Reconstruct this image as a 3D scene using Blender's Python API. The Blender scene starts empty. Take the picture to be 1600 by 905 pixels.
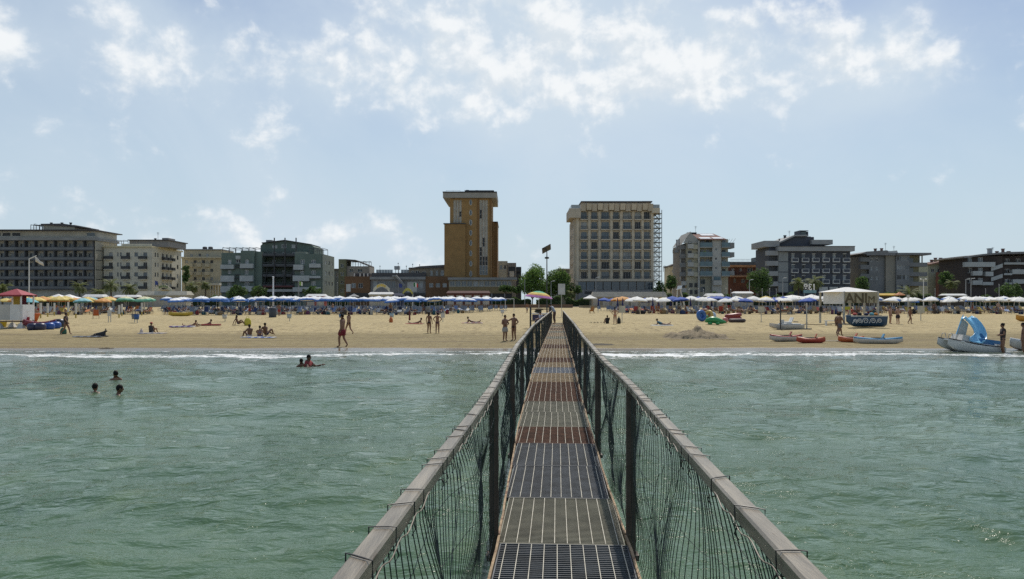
import bpy, bmesh, math, random
import numpy as np
from mathutils import Vector, Matrix
random.seed(7)
R = math.radians
SC = bpy.context.scene
COL = SC.collection

# ------------------------------------------------------------------ camera
F, HZ, CH = 1200.0, 475.0, 2.35          # focal length and horizon in photo pixels, eye height over the water
cam_data = bpy.data.cameras.new('camera')
cam = bpy.data.objects.new('camera', cam_data)
COL.objects.link(cam)
cam.location = (0, 0, CH)
cam.rotation_euler = (R(90), 0, 0)
cam_data.sensor_width = 36
cam_data.lens = F / 1600 * 36
cam_data.shift_y = (HZ - 452.5) / 1600
cam_data.clip_start = 0.05
cam_data.clip_end = 6000
SC.camera = cam
SC.render.resolution_x, SC.render.resolution_y = 1024, 579

# ------------------------------------------------------------------ sky and sun
SUN_AZ, SUN_EL = R(10), R(54)            # azimuth measured from straight ahead (+Y) to the right (+X)
world = bpy.data.worlds.new('World')
SC.world = world
world.use_nodes = True
wt = world.node_tree
wt.nodes.clear()


class NT:
    """tiny helper around a node tree"""
    def __init__(s, tree):
        s.t = tree

    def n(s, kind, **kw):
        o = s.t.nodes.new(kind)
        for k, v in kw.items():
            setattr(o, k, v)
        return o

    def link(s, a, b):
        s.t.links.new(a, b)

    def put(s, sock, v):
        if isinstance(v, bpy.types.NodeSocket):
            s.t.links.new(v, sock)
        else:
            sock.default_value = v

    def m(s, op, *a, clamp=False):
        o = s.n('ShaderNodeMath', operation=op)
        o.use_clamp = clamp
        for i, v in enumerate(a):
            s.put(o.inputs[i], v)
        return o.outputs[0]

    def smooth(s, v, lo, hi, a=0.0, b=1.0):
        o = s.n('ShaderNodeMapRange', interpolation_type='SMOOTHSTEP')
        s.put(o.inputs[0], v)
        for i, q in enumerate((lo, hi, a, b)):
            s.put(o.inputs[1 + i], q)
        return o.outputs[0]

    def noise(s, vec, scale, detail=4, rough=.55, dim='3D', dist=0):
        o = s.n('ShaderNodeTexNoise', noise_dimensions=dim)
        s.put(o.inputs['Vector'], vec)
        o.inputs['Scale'].default_value = scale
        o.inputs['Detail'].default_value = detail
        o.inputs['Roughness'].default_value = rough
        o.inputs['Distortion'].default_value = dist
        return o.outputs[0]

    def comb(s, x, y, z):
        o = s.n('ShaderNodeCombineXYZ')
        for i, v in enumerate((x, y, z)):
            s.put(o.inputs[i], v)
        return o.outputs[0]

    def mix(s, f, a, b):
        o = s.n('ShaderNodeMix', data_type='RGBA')
        s.put(o.inputs[0], f)
        for i, v in ((6, a), (7, b)):
            if isinstance(v, tuple):
                v = (*v[:3], 1)
            s.put(o.inputs[i], v)
        return o.outputs[2]


W = NT(wt)
tc = W.n('ShaderNodeTexCoord')
sep = W.n('ShaderNodeSeparateXYZ')
W.link(tc.outputs['Generated'], sep.inputs[0])
dx, dy, dz = sep.outputs
sky = W.n('ShaderNodeTexSky', sky_type='NISHITA')
sky.sun_disc = False
sky.sun_elevation = SUN_EL
sky.sun_rotation = SUN_AZ
sky.altitude = 0
sky.air_density = 1.0
sky.dust_density = 1.2
sky.ozone_density = 2.0
az = W.m('ARCTAN2', dx, dy)
el = W.m('ARCSINE', W.m('MINIMUM', W.m('MAXIMUM', dz, -1.0), 1.0))
vec = W.comb(az, W.m('MULTIPLY', el, 1.15), 0.0)


def gauss(a0, e0, sa, se, amp, tilt=0.0):
    u = W.m('DIVIDE', W.m('SUBTRACT', az, a0), sa)
    e_ = W.m('SUBTRACT', W.m('SUBTRACT', el, e0), W.m('MULTIPLY', W.m('SUBTRACT', az, a0), tilt))
    v = W.m('DIVIDE', e_, se)
    q = W.m('ADD', W.m('MULTIPLY', u, u), W.m('MULTIPLY', v, v))
    return W.m('MULTIPLY', W.m('POWER', 2.71828, W.m('MULTIPLY', q, -1.0)), amp)


# cumulus in a loose band a third of the way up, smaller puffs round it and low over the roofs;
# away from the band a slow noise goes on with the same broken cloud all round the sky
cover = W.m('MULTIPLY', W.m('SUBTRACT', W.noise(vec, 1.6, 2), 0.56), 0.45)
for g in ((-.13, .335, .15, .08, .17), (.06, .335, .16, .085, .20), (.27, .30, .14, .06, .21), (.46, .275, .11, .05, .22),
          (-.07, .27, .14, .05, .15), (.12, .26, .12, .03, .10), (-.40, .30, .11, .05, .12), (-.60, .275, .07, .03, .13), (-.24, .275, .06, .035, .12), (-.47, .345, .05, .025, .1),
          (-.30, .085, .12, .025, .15), (.02, .06, .08, .03, .12), (-.43, .065, .06, .02, .13), (-.14, .06, .06, .03, .14)):
    cover = W.m('ADD', cover, gauss(*g))


def puffs(v):
    a = W.noise(v, 14.0, 8, .56, dist=.12)
    c = W.noise(v, 38.0, 6, .6)
    return W.m('ADD', a, W.m('MULTIPLY', W.m('SUBTRACT', c, .5), .16))


vec_up = W.n('ShaderNodeVectorMath', operation='ADD')
W.link(vec, vec_up.inputs[0])
vec_up.inputs[1].default_value = (.006, .016, 0)
p0_, p1_ = puffs(vec), puffs(vec_up.outputs[0])
dens = W.m('ADD', p0_, cover)
cloud = W.smooth(dens, .56, .79)
soft = W.smooth(dens, .50, .78)
veil = W.m('MULTIPLY', W.smooth(W.m('ADD', W.noise(vec, 2.6, 6, .55, dist=.5), W.m('ADD', W.m('MULTIPLY', cover, .9), gauss(.08, .26, .42, .22, .27))), .43, .88), .86)
base = sky.outputs[0]
hz = W.smooth(el, 0.0, .40, .80, .10)
base = W.mix(hz, base, (5.6, 7.05, 8.1))
c1 = W.mix(veil, base, (6.4, 7.5, 8.5))
c1 = W.mix(W.m('MULTIPLY', soft, .35), c1, (7.3, 8.1, 8.9))
lit = W.smooth(W.m('SUBTRACT', p0_, p1_), -.10, .10)
ccol = W.mix(lit, (7.4, 8.1, 8.7), (9.8, 10.0, 10.1))
c2 = W.mix(W.m('MULTIPLY', cloud, .88), c1, ccol)
bg = W.n('ShaderNodeBackground')
W.link(c2, bg.inputs[0])
bg.inputs[1].default_value = 0.092
out = W.n('ShaderNodeOutputWorld')
W.link(bg.outputs[0], out.inputs[0])

sun_dir = Vector((math.sin(SUN_AZ) * math.cos(SUN_EL), math.cos(SUN_AZ) * math.cos(SUN_EL), math.sin(SUN_EL)))
sun_data = bpy.data.lights.new('sun', 'SUN')
sun_data.energy = 3.2
sun_data.angle = R(0.6)
sun_data.color = (1.0, .95, .86)
sun = bpy.data.objects.new('sun', sun_data)
COL.objects.link(sun)
sun.rotation_euler = (-sun_dir).to_track_quat('-Z', 'Y').to_euler()
sun.location = (30, 60, 90)

SC.view_settings.view_transform = 'Standard'
SC.view_settings.look = 'None'
SC.view_settings.exposure = 0.06
SC.view_settings.gamma = 1.0
SC.view_settings.use_curve_mapping = False
SC.render.engine = 'CYCLES'
SC.cycles.max_bounces = 6
SC.cycles.sample_clamp_indirect = 6
SC.cycles.sample_clamp_direct = 3.0
SC.cycles.use_denoising = False


# ------------------------------------------------------------------ helpers
def P(px, py, d):
    """photo pixel at depth d -> point in the place"""
    return Vector(((px - 800) / F * d, d, CH - (py - HZ) / F * d))


PROF = [(-400, -4), (20, -1.2), (30, -.42), (36, -.11), (38.6, 0), (41, .05), (48, .08), (60, .15), (70, .40), (80, .57), (90, .70), (110, .90), (130, 1.08), (150, 1.25), (185, 1.6), (6000, 1.6)]


def gz(y):
    return float(np.interp(y, [p[0] for p in PROF], [p[1] for p in PROF]))


def depth_of(py):
    """distance at which the sand shows at photo row py"""
    lo, hi = 30.0, 175.0
    for _ in range(50):
        mid = (lo + hi) / 2
        if HZ + (CH - gz(mid)) * F / mid > py:
            lo = mid
        else:
            hi = mid
    return lo


def G(px, py):
    d = depth_of(py)
    x = (px - 800) / F * d
    return Vector((x, d, ground(x, d)))


MATS = {}


def mat(key, rgb=(.5, .5, .5), rough=.7, var=.12, scale=1.5, metal=0.0, bump=0.0, bscale=None, stretch=(1, 1, 1), spec=.5, rust=None, alpha=1.0):
    if key in MATS:
        return MATS[key]
    m = bpy.data.materials.new(key)
    m.use_nodes = True
    t = NT(m.node_tree)
    b = m.node_tree.nodes['Principled BSDF']
    b.inputs['Roughness'].default_value = rough
    b.inputs['Metallic'].default_value = metal
    b.inputs['Specular IOR Level'].default_value = spec
    g = t.n('ShaderNodeNewGeometry')
    mp = t.n('ShaderNodeMapping')
    mp.inputs['Scale'].default_value = stretch
    t.link(g.outputs['Position'], mp.inputs[0])
    n = t.noise(mp.outputs[0], scale, 5, .6)
    lo = tuple(max(0, c * (1 - var)) for c in rgb)
    hi = tuple(min(1, c * (1 + var)) for c in rgb)
    c = t.mix(t.smooth(n, .3, .7), lo, hi)
    if rust:
        n2 = t.noise(mp.outputs[0], scale * 2.3, 6, .65)
        c = t.mix(t.smooth(n2, rust[1], rust[1] + .12), c, rust[0])
    t.link(c, b.inputs['Base Color'])
    if bump:
        bp = t.n('ShaderNodeBump')
        bp.inputs['Strength'].default_value = bump
        bp.inputs['Distance'].default_value = .02
        t.link(t.noise(mp.outputs[0], bscale or scale * 8, 4), bp.inputs['Height'])
        t.link(bp.outputs[0], b.inputs['Normal'])
    MATS[key] = m
    return m


class MB:
    """collects shapes into one mesh"""
    def __init__(s):
        s.v, s.f, s.mi, s.cur = [], [], [], 0

    def add(s, vs, fs):
        o = len(s.v)
        s.v.extend([tuple(q) for q in vs])
        for f in fs:
            s.f.append(tuple(i + o for i in f))
            s.mi.append(s.cur)
        return s

    def use(s, i):
        s.cur = i
        return s

    def box(s, x0, x1, y0, y1, z0, z1):
        v = [(x0, y0, z0), (x1, y0, z0), (x1, y1, z0), (x0, y1, z0), (x0, y0, z1), (x1, y0, z1), (x1, y1, z1), (x0, y1, z1)]
        return s.add(v, [(0, 3, 2, 1), (4, 5, 6, 7), (0, 1, 5, 4), (1, 2, 6, 5), (2, 3, 7, 6), (3, 0, 4, 7)])

    def hexa(s, bottom, top):
        return s.add(list(bottom) + list(top), [(0, 3, 2, 1), (4, 5, 6, 7), (0, 1, 5, 4), (1, 2, 6, 5), (2, 3, 7, 6), (3, 0, 4, 7)])

    def prism(s, poly, d0, d1, axis='y'):
        n = len(poly)
        if axis == 'y':
            a = [(x, d0, z) for x, z in poly]; b = [(x, d1, z) for x, z in poly]
        elif axis == 'x':
            a = [(d0, y, z) for y, z in poly]; b = [(d1, y, z) for y, z in poly]
        else:
            a = [(x, y, d0) for x, y in poly]; b = [(x, y, d1) for x, y in poly]
        return s.add(a + b, [tuple(range(n))[::-1], tuple(range(n, 2 * n))] + [(i, (i + 1) % n, n + (i + 1) % n, n + i) for i in range(n)])

    def tube(s, pts, r, n=6, cap=True):
        pts = [Vector(p) for p in pts]
        rs = r if isinstance(r, (list, tuple)) else [r] * len(pts)
        vs, fs = [], []
        up0 = Vector((0, 0, 1))
        for i, p in enumerate(pts):
            t = (pts[min(i + 1, len(pts) - 1)] - pts[max(i - 1, 0)])
            if t.length < 1e-9:
                t = Vector((0, 0, 1))
            t.normalize()
            u = t.cross(up0 if abs(t.z) < .95 else Vector((0, 1, 0))).normalized()
            w = t.cross(u)
            for k in range(n):
                a = 2 * math.pi * k / n + math.pi / n
                vs.append(p + (u * math.cos(a) + w * math.sin(a)) * rs[i])
        for i in range(len(pts) - 1):
            for k in range(n):
                fs.append((i * n + k, i * n + (k + 1) % n, (i + 1) * n + (k + 1) % n, (i + 1) * n + k))
        if cap:
            fs.append(tuple(range(n))[::-1])
            fs.append(tuple((len(pts) - 1) * n + k for k in range(n)))
        return s.add(vs, fs)

    def bar(s, a, b, w, h=None):
        """square bar between two points"""
        h = h or w
        a, b = Vector(a), Vector(b)
        t = (b - a).normalized()
        u = t.cross(Vector((0, 0, 1)) if abs(t.z) < .95 else Vector((0, 1, 0))).normalized() * (w / 2)
        q = t.cross(u.normalized()) * (h / 2)
        return s.hexa([a - u - q, a + u - q, a + u + q, a - u + q], [b - u - q, b + u - q, b + u + q, b - u + q])

    def lathe(s, prof, n=12, c=(0, 0, 0), sx=1, sy=1):
        vs, fs = [], []
        for r, z in prof:
            for k in range(n):
                a = 2 * math.pi * k / n
                vs.append((c[0] + r * sx * math.cos(a), c[1] + r * sy * math.sin(a), c[2] + z))
        for i in range(len(prof) - 1):
            for k in range(n):
                fs.append((i * n + k, i * n + (k + 1) % n, (i + 1) * n + (k + 1) % n, (i + 1) * n + k))
        fs.append(tuple(range(n))[::-1])
        fs.append(tuple((len(prof) - 1) * n + k for k in range(n)))
        return s.add(vs, fs)

    def ball(s, c, r, nu=10, nv=7, rot=None):
        rx, ry, rz = r if isinstance(r, (tuple, list)) else (r, r, r)
        vs, fs = [], []
        for j in range(1, nv):
            th = math.pi * j / nv
            for k in range(nu):
                a = 2 * math.pi * k / nu
                q = Vector((rx * math.sin(th) * math.cos(a), ry * math.sin(th) * math.sin(a), -rz * math.cos(th)))
                if rot:
                    q = rot @ q
                vs.append(Vector(c) + q)
        tp = Vector((0, 0, rz)); bt = Vector((0, 0, -rz))
        if rot:
            tp, bt = rot @ tp, rot @ bt
        vs += [Vector(c) + bt, Vector(c) + tp]
        ib, it = len(vs) - 2, len(vs) - 1
        for j in range(nv - 2):
            for k in range(nu):
                fs.append((j * nu + k, j * nu + (k + 1) % nu, (j + 1) * nu + (k + 1) % nu, (j + 1) * nu + k))
        for k in range(nu):
            fs.append((ib, (k + 1) % nu, k))
            fs.append((it, (nv - 2) * nu + k, (nv - 2) * nu + (k + 1) % nu))
        return s.add(vs, fs)

    def rings(s, rings, cap=True):
        n = len(rings[0])
        vs = [p for r in rings for p in r]
        fs = []
        for i in range(len(rings) - 1):
            for k in range(n):
                fs.append((i * n + k, i * n + (k + 1) % n, (i + 1) * n + (k + 1) % n, (i + 1) * n + k))
        if cap:
            fs.append(tuple(range(n))[::-1])
            fs.append(tuple((len(rings) - 1) * n + k for k in range(n)))
        return s.add(vs, fs)

    def mesh(s, name, mats, smooth=False, org=(0, 0, 0)):
        me = bpy.data.meshes.new(name)
        ox, oy, oz = org
        me.from_pydata([(a - ox, b - oy, c - oz) for a, b, c in s.v], [], s.f)
        for m in (mats if isinstance(mats, (list, tuple)) else [mats]):
            me.materials.append(m)
        if any(s.mi):
            me.polygons.foreach_set('material_index', s.mi)
        if smooth:
            me.polygons.foreach_set('use_smooth', [True] * len(me.polygons))
        me.update()
        return me

    def build(s, name, mats, parent=None, smooth=False, org=None, loc=None, rz=0):
        if org is None:
            org = (0, 0, 0)
        return link(name, s.mesh(name, mats, smooth, org), parent, loc, rz)


def link(name, me, parent=None, loc=None, rz=0):
    o = bpy.data.objects.new(name, me)
    COL.objects.link(o)
    if parent is not None:
        o.parent = parent
    if loc is not None:
        o.location = loc
    if rz:
        o.rotation_euler = (0, 0, rz)
    return o


def tag(o, label=None, cat=None, group=None, kind=None):
    if label:
        o['label'] = label
    if cat:
        o['category'] = cat
    if group:
        o['group'] = group
    if kind:
        o['kind'] = kind
    return o


def thing(name, label, cat, loc=(0, 0, 0), rz=0, group=None, scale=None):
    o = bpy.data.objects.new(name, None)
    COL.objects.link(o)
    o.location = loc
    o.rotation_euler = (0, 0, rz)
    o.empty_display_size = .2
    if scale:
        o.scale = scale if isinstance(scale, (tuple, list)) else (scale,) * 3
    return tag(o, label, cat, group)


KIDS = {}


def dup(root, loc, rz, label, group=None, scale=None, children=None):
    r = root.copy()
    COL.objects.link(r)
    r.location = loc
    r.rotation_euler = (0, 0, rz)
    if scale:
        r.scale = scale if isinstance(scale, (tuple, list)) else (scale,) * 3
    r['label'] = label
    if group:
        r['group'] = group
    for ch in (children or root.children):
        c = ch.copy()
        COL.objects.link(c)
        c.parent = r
        for g_ in ch.children:
            q = g_.copy()
            COL.objects.link(q)
            q.parent = c
    return r


ORD = 'first second third fourth fifth sixth seventh eighth ninth tenth eleventh twelfth thirteenth fourteenth fifteenth sixteenth seventeenth eighteenth nineteenth twentieth'.split()

BENCH = bpy.data.scenes.new('bench')        # scratch scene: modifiers and lettering are turned into meshes there


def evaluated(ob):
    if ob.name not in BENCH.collection.objects:
        BENCH.collection.objects.link(ob)
    vl = BENCH.view_layers[0]
    vl.update()
    return bpy.data.meshes.new_from_object(ob.evaluated_get(vl.depsgraph))


# common colours
white = mat('white_paint', (.72, .72, .70), .5, .06)
wallwhite = mat('off_white_wall', (.55, .54, .50), .8, .1, .4)
grey = mat('grey_metal', (.30, .31, .32), .45, .1, 3, metal=.4)
dark = mat('dark_metal', (.035, .038, .042), .5, .2, 3)
black = mat('black_rubber', (.018, .018, .02), .6, .2)
glass = mat('window_glass', (.045, .06, .075), .08, .25, .35, spec=.8)
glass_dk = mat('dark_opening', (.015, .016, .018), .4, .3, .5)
curtain = mat('pale_curtain', (.34, .36, .36), .8, .25, .6)
wood = mat('weathered_wood', (.22, .15, .09), .8, .25, 5)
# ------------------------------------------------------------------ beach, ground and sea
def sand_material():
    m = bpy.data.materials.new('sand')
    m.use_nodes = True
    t = NT(m.node_tree)
    b = m.node_tree.nodes['Principled BSDF']
    g = t.n('ShaderNodeNewGeometry')
    pos = g.outputs['Position']
    s = t.n('ShaderNodeSeparateXYZ')
    t.link(pos, s.inputs[0])
    X, Y, Z = s.outputs
    wob = t.m('MULTIPLY', t.m('SUBTRACT', t.noise(pos, .22, 3), .5), 3.0)
    yy = t.m('ADD', Y, wob)
    dry = (.42, .335, .172)
    damp = (.205, .162, .072)
    wet = (.15, .112, .07)
    big = t.noise(pos, .12, 4)
    c = t.mix(t.smooth(big, .3, .7), tuple(q * .93 for q in dry), tuple(min(1, q * 1.06) for q in dry))
    # combed, slightly damp lower beach with darker tracks parallel to the water
    mp = t.n('ShaderNodeMapping')
    mp.inputs['Scale'].default_value = (.10, .9, 1)
    t.link(pos, mp.inputs[0])
    streak = t.noise(mp.outputs[0], 1.0, 5, .65)
    dampf = t.m('MULTIPLY', t.smooth(yy, 54.0, 63.0, 1.0, 0.0), t.smooth(streak, .32, .62, .6, 1.0))
    c = t.mix(dampf, c, damp)
    c = t.mix(t.m('MULTIPLY', t.smooth(streak, .54, .64), t.smooth(yy, 55.0, 68.0, .85, .12)), c, (.19, .145, .08))
    spk = t.noise(pos, 2.6, 4, .75)
    c = t.mix(t.m('MULTIPLY', t.smooth(spk, .52, .66), t.smooth(Y, 70.0, 100.0, .55, .25)), c, (.20, .155, .09))
    spk2 = t.noise(pos, 7.0, 2, .6)
    c = t.mix(t.smooth(spk2, .62, .74, 0.0, .35), c, (.50, .41, .26))
    mg = t.n('ShaderNodeMapping')
    mg.inputs['Scale'].default_value = (1.7, .42, 1)
    t.link(pos, mg.inputs[0])
    grit = t.noise(mg.outputs[0], 1.5, 5, .72)
    c = t.mix(t.m('MULTIPLY', t.smooth(grit, .50, .66), t.smooth(Y, 60.0, 90.0, .75, .45)), c, (.165, .12, .058))
    c = t.mix(t.m('MULTIPLY', t.smooth(grit, .32, .44, .6, 0.0), t.m('SUBTRACT', 1.0, t.m('MULTIPLY', dampf, .85))), c, (.46, .37, .21))
    wetf = t.smooth(t.m('ADD', Y, t.m('MULTIPLY', t.m('SUBTRACT', t.noise(pos, .3, 3), .5), 1.6)), 39.9, 40.7, 1.0, 0.0)
    c = t.mix(wetf, c, wet)
    t.link(c, b.inputs['Base Color'])
    t.link(t.m('SUBTRACT', .95, t.m('MULTIPLY', wetf, .72)), b.inputs['Roughness'])
    b.inputs['Specular IOR Level'].default_value = .4
    bp = t.n('ShaderNodeBump')
    t.put(bp.inputs['Strength'], t.smooth(wetf, 0.0, 1.0, 1.0, .05))
    bp.inputs['Distance'].default_value = .2
    foot = t.m('ADD', t.noise(pos, 1.9, 5, .62), t.m('MULTIPLY', streak, .35))
    t.link(foot, bp.inputs['Height'])
    t.link(bp.outputs[0], b.inputs['Normal'])
    return m


rng = np.random.default_rng(3)


def wavesum(X, Y, n, lmin, lmax, amp, spread, base_dir=-math.pi / 2, sharp=0.0):
    H = np.zeros_like(X)
    for _ in range(n):
        lam = math.exp(rng.uniform(math.log(lmin), math.log(lmax)))
        a = base_dir + rng.normal(0, spread)
        k = 2 * math.pi / lam
        ph = rng.uniform(0, 2 * math.pi)
        sn = np.sin(k * (X * math.cos(a) + Y * math.sin(a)) + ph)
        if sharp:
            sn = sn + sharp * (1 - 2 * np.abs(np.cos(.5 * (k * (X * math.cos(a) + Y * math.sin(a)) + ph - math.pi / 2))))
        H += sn * amp * (lam / lmax) ** .9
    return H / math.sqrt(n)


def grid_mesh(name, X, Y, Z, m, smooth=True):
    r, c = X.shape
    me = bpy.data.meshes.new(name)
    co = np.stack([X, Y, Z], -1).reshape(-1, 3)
    idx = np.arange(r * c).reshape(r, c)
    q = np.stack([idx[:-1, :-1], idx[:-1, 1:], idx[1:, 1:], idx[1:, :-1]], -1).reshape(-1, 4)
    me.vertices.add(r * c)
    me.vertices.foreach_set('co', co.ravel())
    me.loops.add(q.size)
    me.loops.foreach_set('vertex_index', q.ravel().astype(np.int32))
    me.polygons.add(len(q))
    me.polygons.foreach_set('loop_start', np.arange(0, q.size, 4, dtype=np.int32))
    me.polygons.foreach_set('use_smooth', np.ones(len(q), bool))
    me.update(calc_edges=True)
    me.materials.append(m)
    return me


sand = sand_material()
ty = np.concatenate([np.linspace(14, 35.5, 14), np.linspace(36, 70, 240), 70 * (185 / 70) ** np.linspace(0.01, 1, 130), [200, 260, 400, 900, 2500, 5500]])
tx = np.concatenate([[-5000, -1500, -600, -300, -190], np.linspace(-150, 150, 620), [190, 300, 600, 1500, 5000]])
BX, BY = np.meshgrid(tx, ty)
BZ = np.interp(BY, [p[0] for p in PROF], [p[1] for p in PROF])
rough_amp = np.clip((BY - 39.2) / 5, 0, 1) * np.clip((190 - BY) / 20, 0, 1)
BZ = BZ + rough_amp * (wavesum(BX, BY, 30, .9, 4, .022, 2.0) + wavesum(BX, BY, 12, 3, 14, .05, .7)) * (np.abs(BX) < 155)
BZ = BZ + np.clip((BY - 36) / 1, 0, 1) * np.clip((41.5 - BY) / 3, 0, 1) * .012 * np.sin(BX * .55 + 1.2 * np.sin(BX * .17))


def ground(x, y):
    """height of the modelled sand at x, y"""
    j = int(np.clip(np.searchsorted(tx, x) - 1, 0, len(tx) - 2))
    i = int(np.clip(np.searchsorted(ty, y) - 1, 0, len(ty) - 2))
    u = min(1, max(0, (x - tx[j]) / (tx[j + 1] - tx[j])))
    v = min(1, max(0, (y - ty[i]) / (ty[i + 1] - ty[i])))
    return float((BZ[i, j] * (1 - u) + BZ[i, j + 1] * u) * (1 - v) + (BZ[i + 1, j] * (1 - u) + BZ[i + 1, j + 1] * u) * v)


beach = link('beach', grid_mesh('beach', BX, BY, BZ, sand))
tag(beach, 'pale combed sand beach rising from the water to the promenade', 'beach', kind='structure')

# promenade paving behind the beach
pave = mat('promenade_paving', (.26, .24, .21), .85, .15, .4)
pm = MB().box(-400, 400, 188, 225, 1.0, 1.68)
tag(pm.build('promenade', pave), 'grey paved promenade in front of the hotels', 'promenade', kind='structure')


def water_material():
    m = bpy.data.materials.new('sea_water')
    m.use_nodes = True
    t = NT(m.node_tree)
    b = m.node_tree.nodes['Principled BSDF']
    g = t.n('ShaderNodeNewGeometry')
    pos = g.outputs['Position']
    s = t.n('ShaderNodeSeparateXYZ')
    t.link(pos, s.inputs[0])
    X, Y, Z = s.outputs
    n1 = t.noise(pos, .16, 4, .55)
    n2 = t.noise(pos, .9, 4, .6)
    c = t.mix(t.smooth(n1, .3, .7), (.058, .114, .058), (.082, .146, .076))
    c = t.mix(t.smooth(n2, .52, .75, 0, .55), c, (.118, .178, .080))  # olive highlights of light through wave faces, painted into the colour
    # stirred-up sand where it gets shallow
    sh = t.m('ADD', Y, t.m('MULTIPLY', t.m('SUBTRACT', t.noise(pos, .35, 3), .5), 3.0))
    c = t.mix(t.smooth(sh, 27.0, 36.5, 0.0, .75), c, (.125, .135, .095))
    # foam of the small breakers
    fo = t.n('ShaderNodeAttribute', attribute_name='foam')
    mp = t.n('ShaderNodeMapping')
    mp.inputs['Scale'].default_value = (1, 1.5, 1)
    t.link(pos, mp.inputs[0])
    fn = t.m('ADD', t.m('MULTIPLY', t.noise(mp.outputs[0], 1.3, 8, .78), 1.15), t.m('MULTIPLY', t.noise(pos, 5.0, 4, .7), .5))
    ff = t.smooth(t.m('ADD', fn, fo.outputs['Fac']), 1.02, 1.16)
    c = t.mix(ff, c, (.82, .83, .82))
    t.link(c, b.inputs['Base Color'])
    t.link(t.m('ADD', .06, t.m('MULTIPLY', ff, .7)), b.inputs['Roughness'])
    b.inputs['IOR'].default_value = 1.333
    b.inputs['Specular IOR Level'].default_value = .38
    # ripples: long crests plus fine chop
    mp2 = t.n('ShaderNodeMapping')
    mp2.inputs['Scale'].default_value = (.85, 1.25, 1)
    mp2.inputs['Rotation'].default_value = (0, 0, .12)
    t.link(pos, mp2.inputs[0])
    r1 = t.noise(mp2.outputs[0], 1.7, 5, .55, dist=.5)
    r2 = t.noise(mp2.outputs[0], 5.0, 4, .55, dist=.4)
    r0 = t.noise(mp2.outputs[0], .55, 3, .5, dist=.6)
    h = t.m('ADD', t.m('ADD', t.m('MULTIPLY', r1, 1.0), t.m('MULTIPLY', r2, .38)), t.m('MULTIPLY', r0, .9))
    bp = t.n('ShaderNodeBump')
    t.put(bp.inputs['Strength'], t.smooth(t.noise(pos, .13, 3, .6, dist=.8), .36, .64, .45, 1.0))
    bp.inputs['Distance'].default_value = .145
    t.link(h, bp.inputs['Height'])
    t.link(bp.outputs[0], b.inputs['Normal'])
    return m


dd = np.concatenate([[-300, -120, -50, -20, -8, -3, -.5], 1.0 * (40.5 / 1.0) ** np.linspace(0, 1, 520)])
tt = np.concatenate([-np.array([60, 25, 10, 4, 2.2, 1.5]), np.linspace(-1.2, 1.2, 520), np.array([1.5, 2.2, 4, 10, 25, 60])])
T, D = np.meshgrid(tt, dd)
WX = T * (np.maximum(D, 0) * .72 + 3.0)
far = np.clip((np.abs(T) - 1.2) * 4, 0, 1)
inner = (1 - far) * (D > .9)
cell = np.maximum(D, 1) * .0075
WZ = (wavesum(WX, D, 16, 2.6, 8, .085, .45) + wavesum(WX, D, 26, .8, 2.6, .050, .7, sharp=.35)
      + wavesum(WX, D, 30, .25, .8, .019, .9, sharp=.3) * np.clip(1.6 - cell * 9, 0, 1)) * inner
calm = np.clip((38.5 - D) / 6, .12, 1)
WZ = WZ * calm
crest_y = 34.3 + .55 * np.sin(WX * .11 + .6) + .35 * np.sin(WX * .31 + 2) + .2 * np.sin(WX * .83)
crest_a = np.clip(.6 + .55 * np.sin(WX * .17 + 1) + .35 * np.sin(WX * .45), .15, 1.2)
WZ = WZ + .13 * crest_a * np.exp(-((D - crest_y) / .42) ** 2) * inner
c2y = 31.6 + .5 * np.sin(WX * .14 + 2.6) + .3 * np.sin(WX * .4)
c2a = np.clip(np.sin(WX * .13 + 2.2), 0, 1)
WZ = WZ + .09 * c2a * np.exp(-((D - c2y) / .5) ** 2) * inner
foam = (.56 * np.clip(crest_a, .5, 1.2) * np.exp(-((D - crest_y - .25) / .62) ** 2)
        + .28 * np.exp(-((D - crest_y - 1.5) / 1.0) ** 2)
        + .16 * c2a * np.exp(-((D - c2y) / .4) ** 2) + .30 * np.exp(-((D - 37.9) / .25) ** 2)) - .02
sea_mat = water_material()
sea_me = grid_mesh('sea', WX, D, WZ, sea_mat)
att = sea_me.attributes.new('foam', 'FLOAT', 'POINT')
att.data.foreach_set('value', foam.ravel().astype(np.float32))
sea = link('sea', sea_me)
tag(sea, 'choppy green shallow sea with a white line of foam', 'sea', kind='structure')

# ------------------------------------------------------------------ pier
DIRX = 70 / 1200.0
LOFF = ([0, 5, 10, 19, 30, 45, 64], [0, 0, -.11, -.19, -.15, -.08, 0])
ROFF = ([0, 5, 7, 12.7, 21, 64], [0, 0, -.04, -.06, -.02, 0])
DECK = CH - 1.60


def pier_x(d, side, half):
    off = np.interp(d, *(LOFF if side < 0 else ROFF))
    return DIRX * d + .045 + side * half + float(off)


def deck_z(d):
    return DECK + .002 * math.sin(d * .9) - (0.0 if d < 20 else .0)


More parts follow.
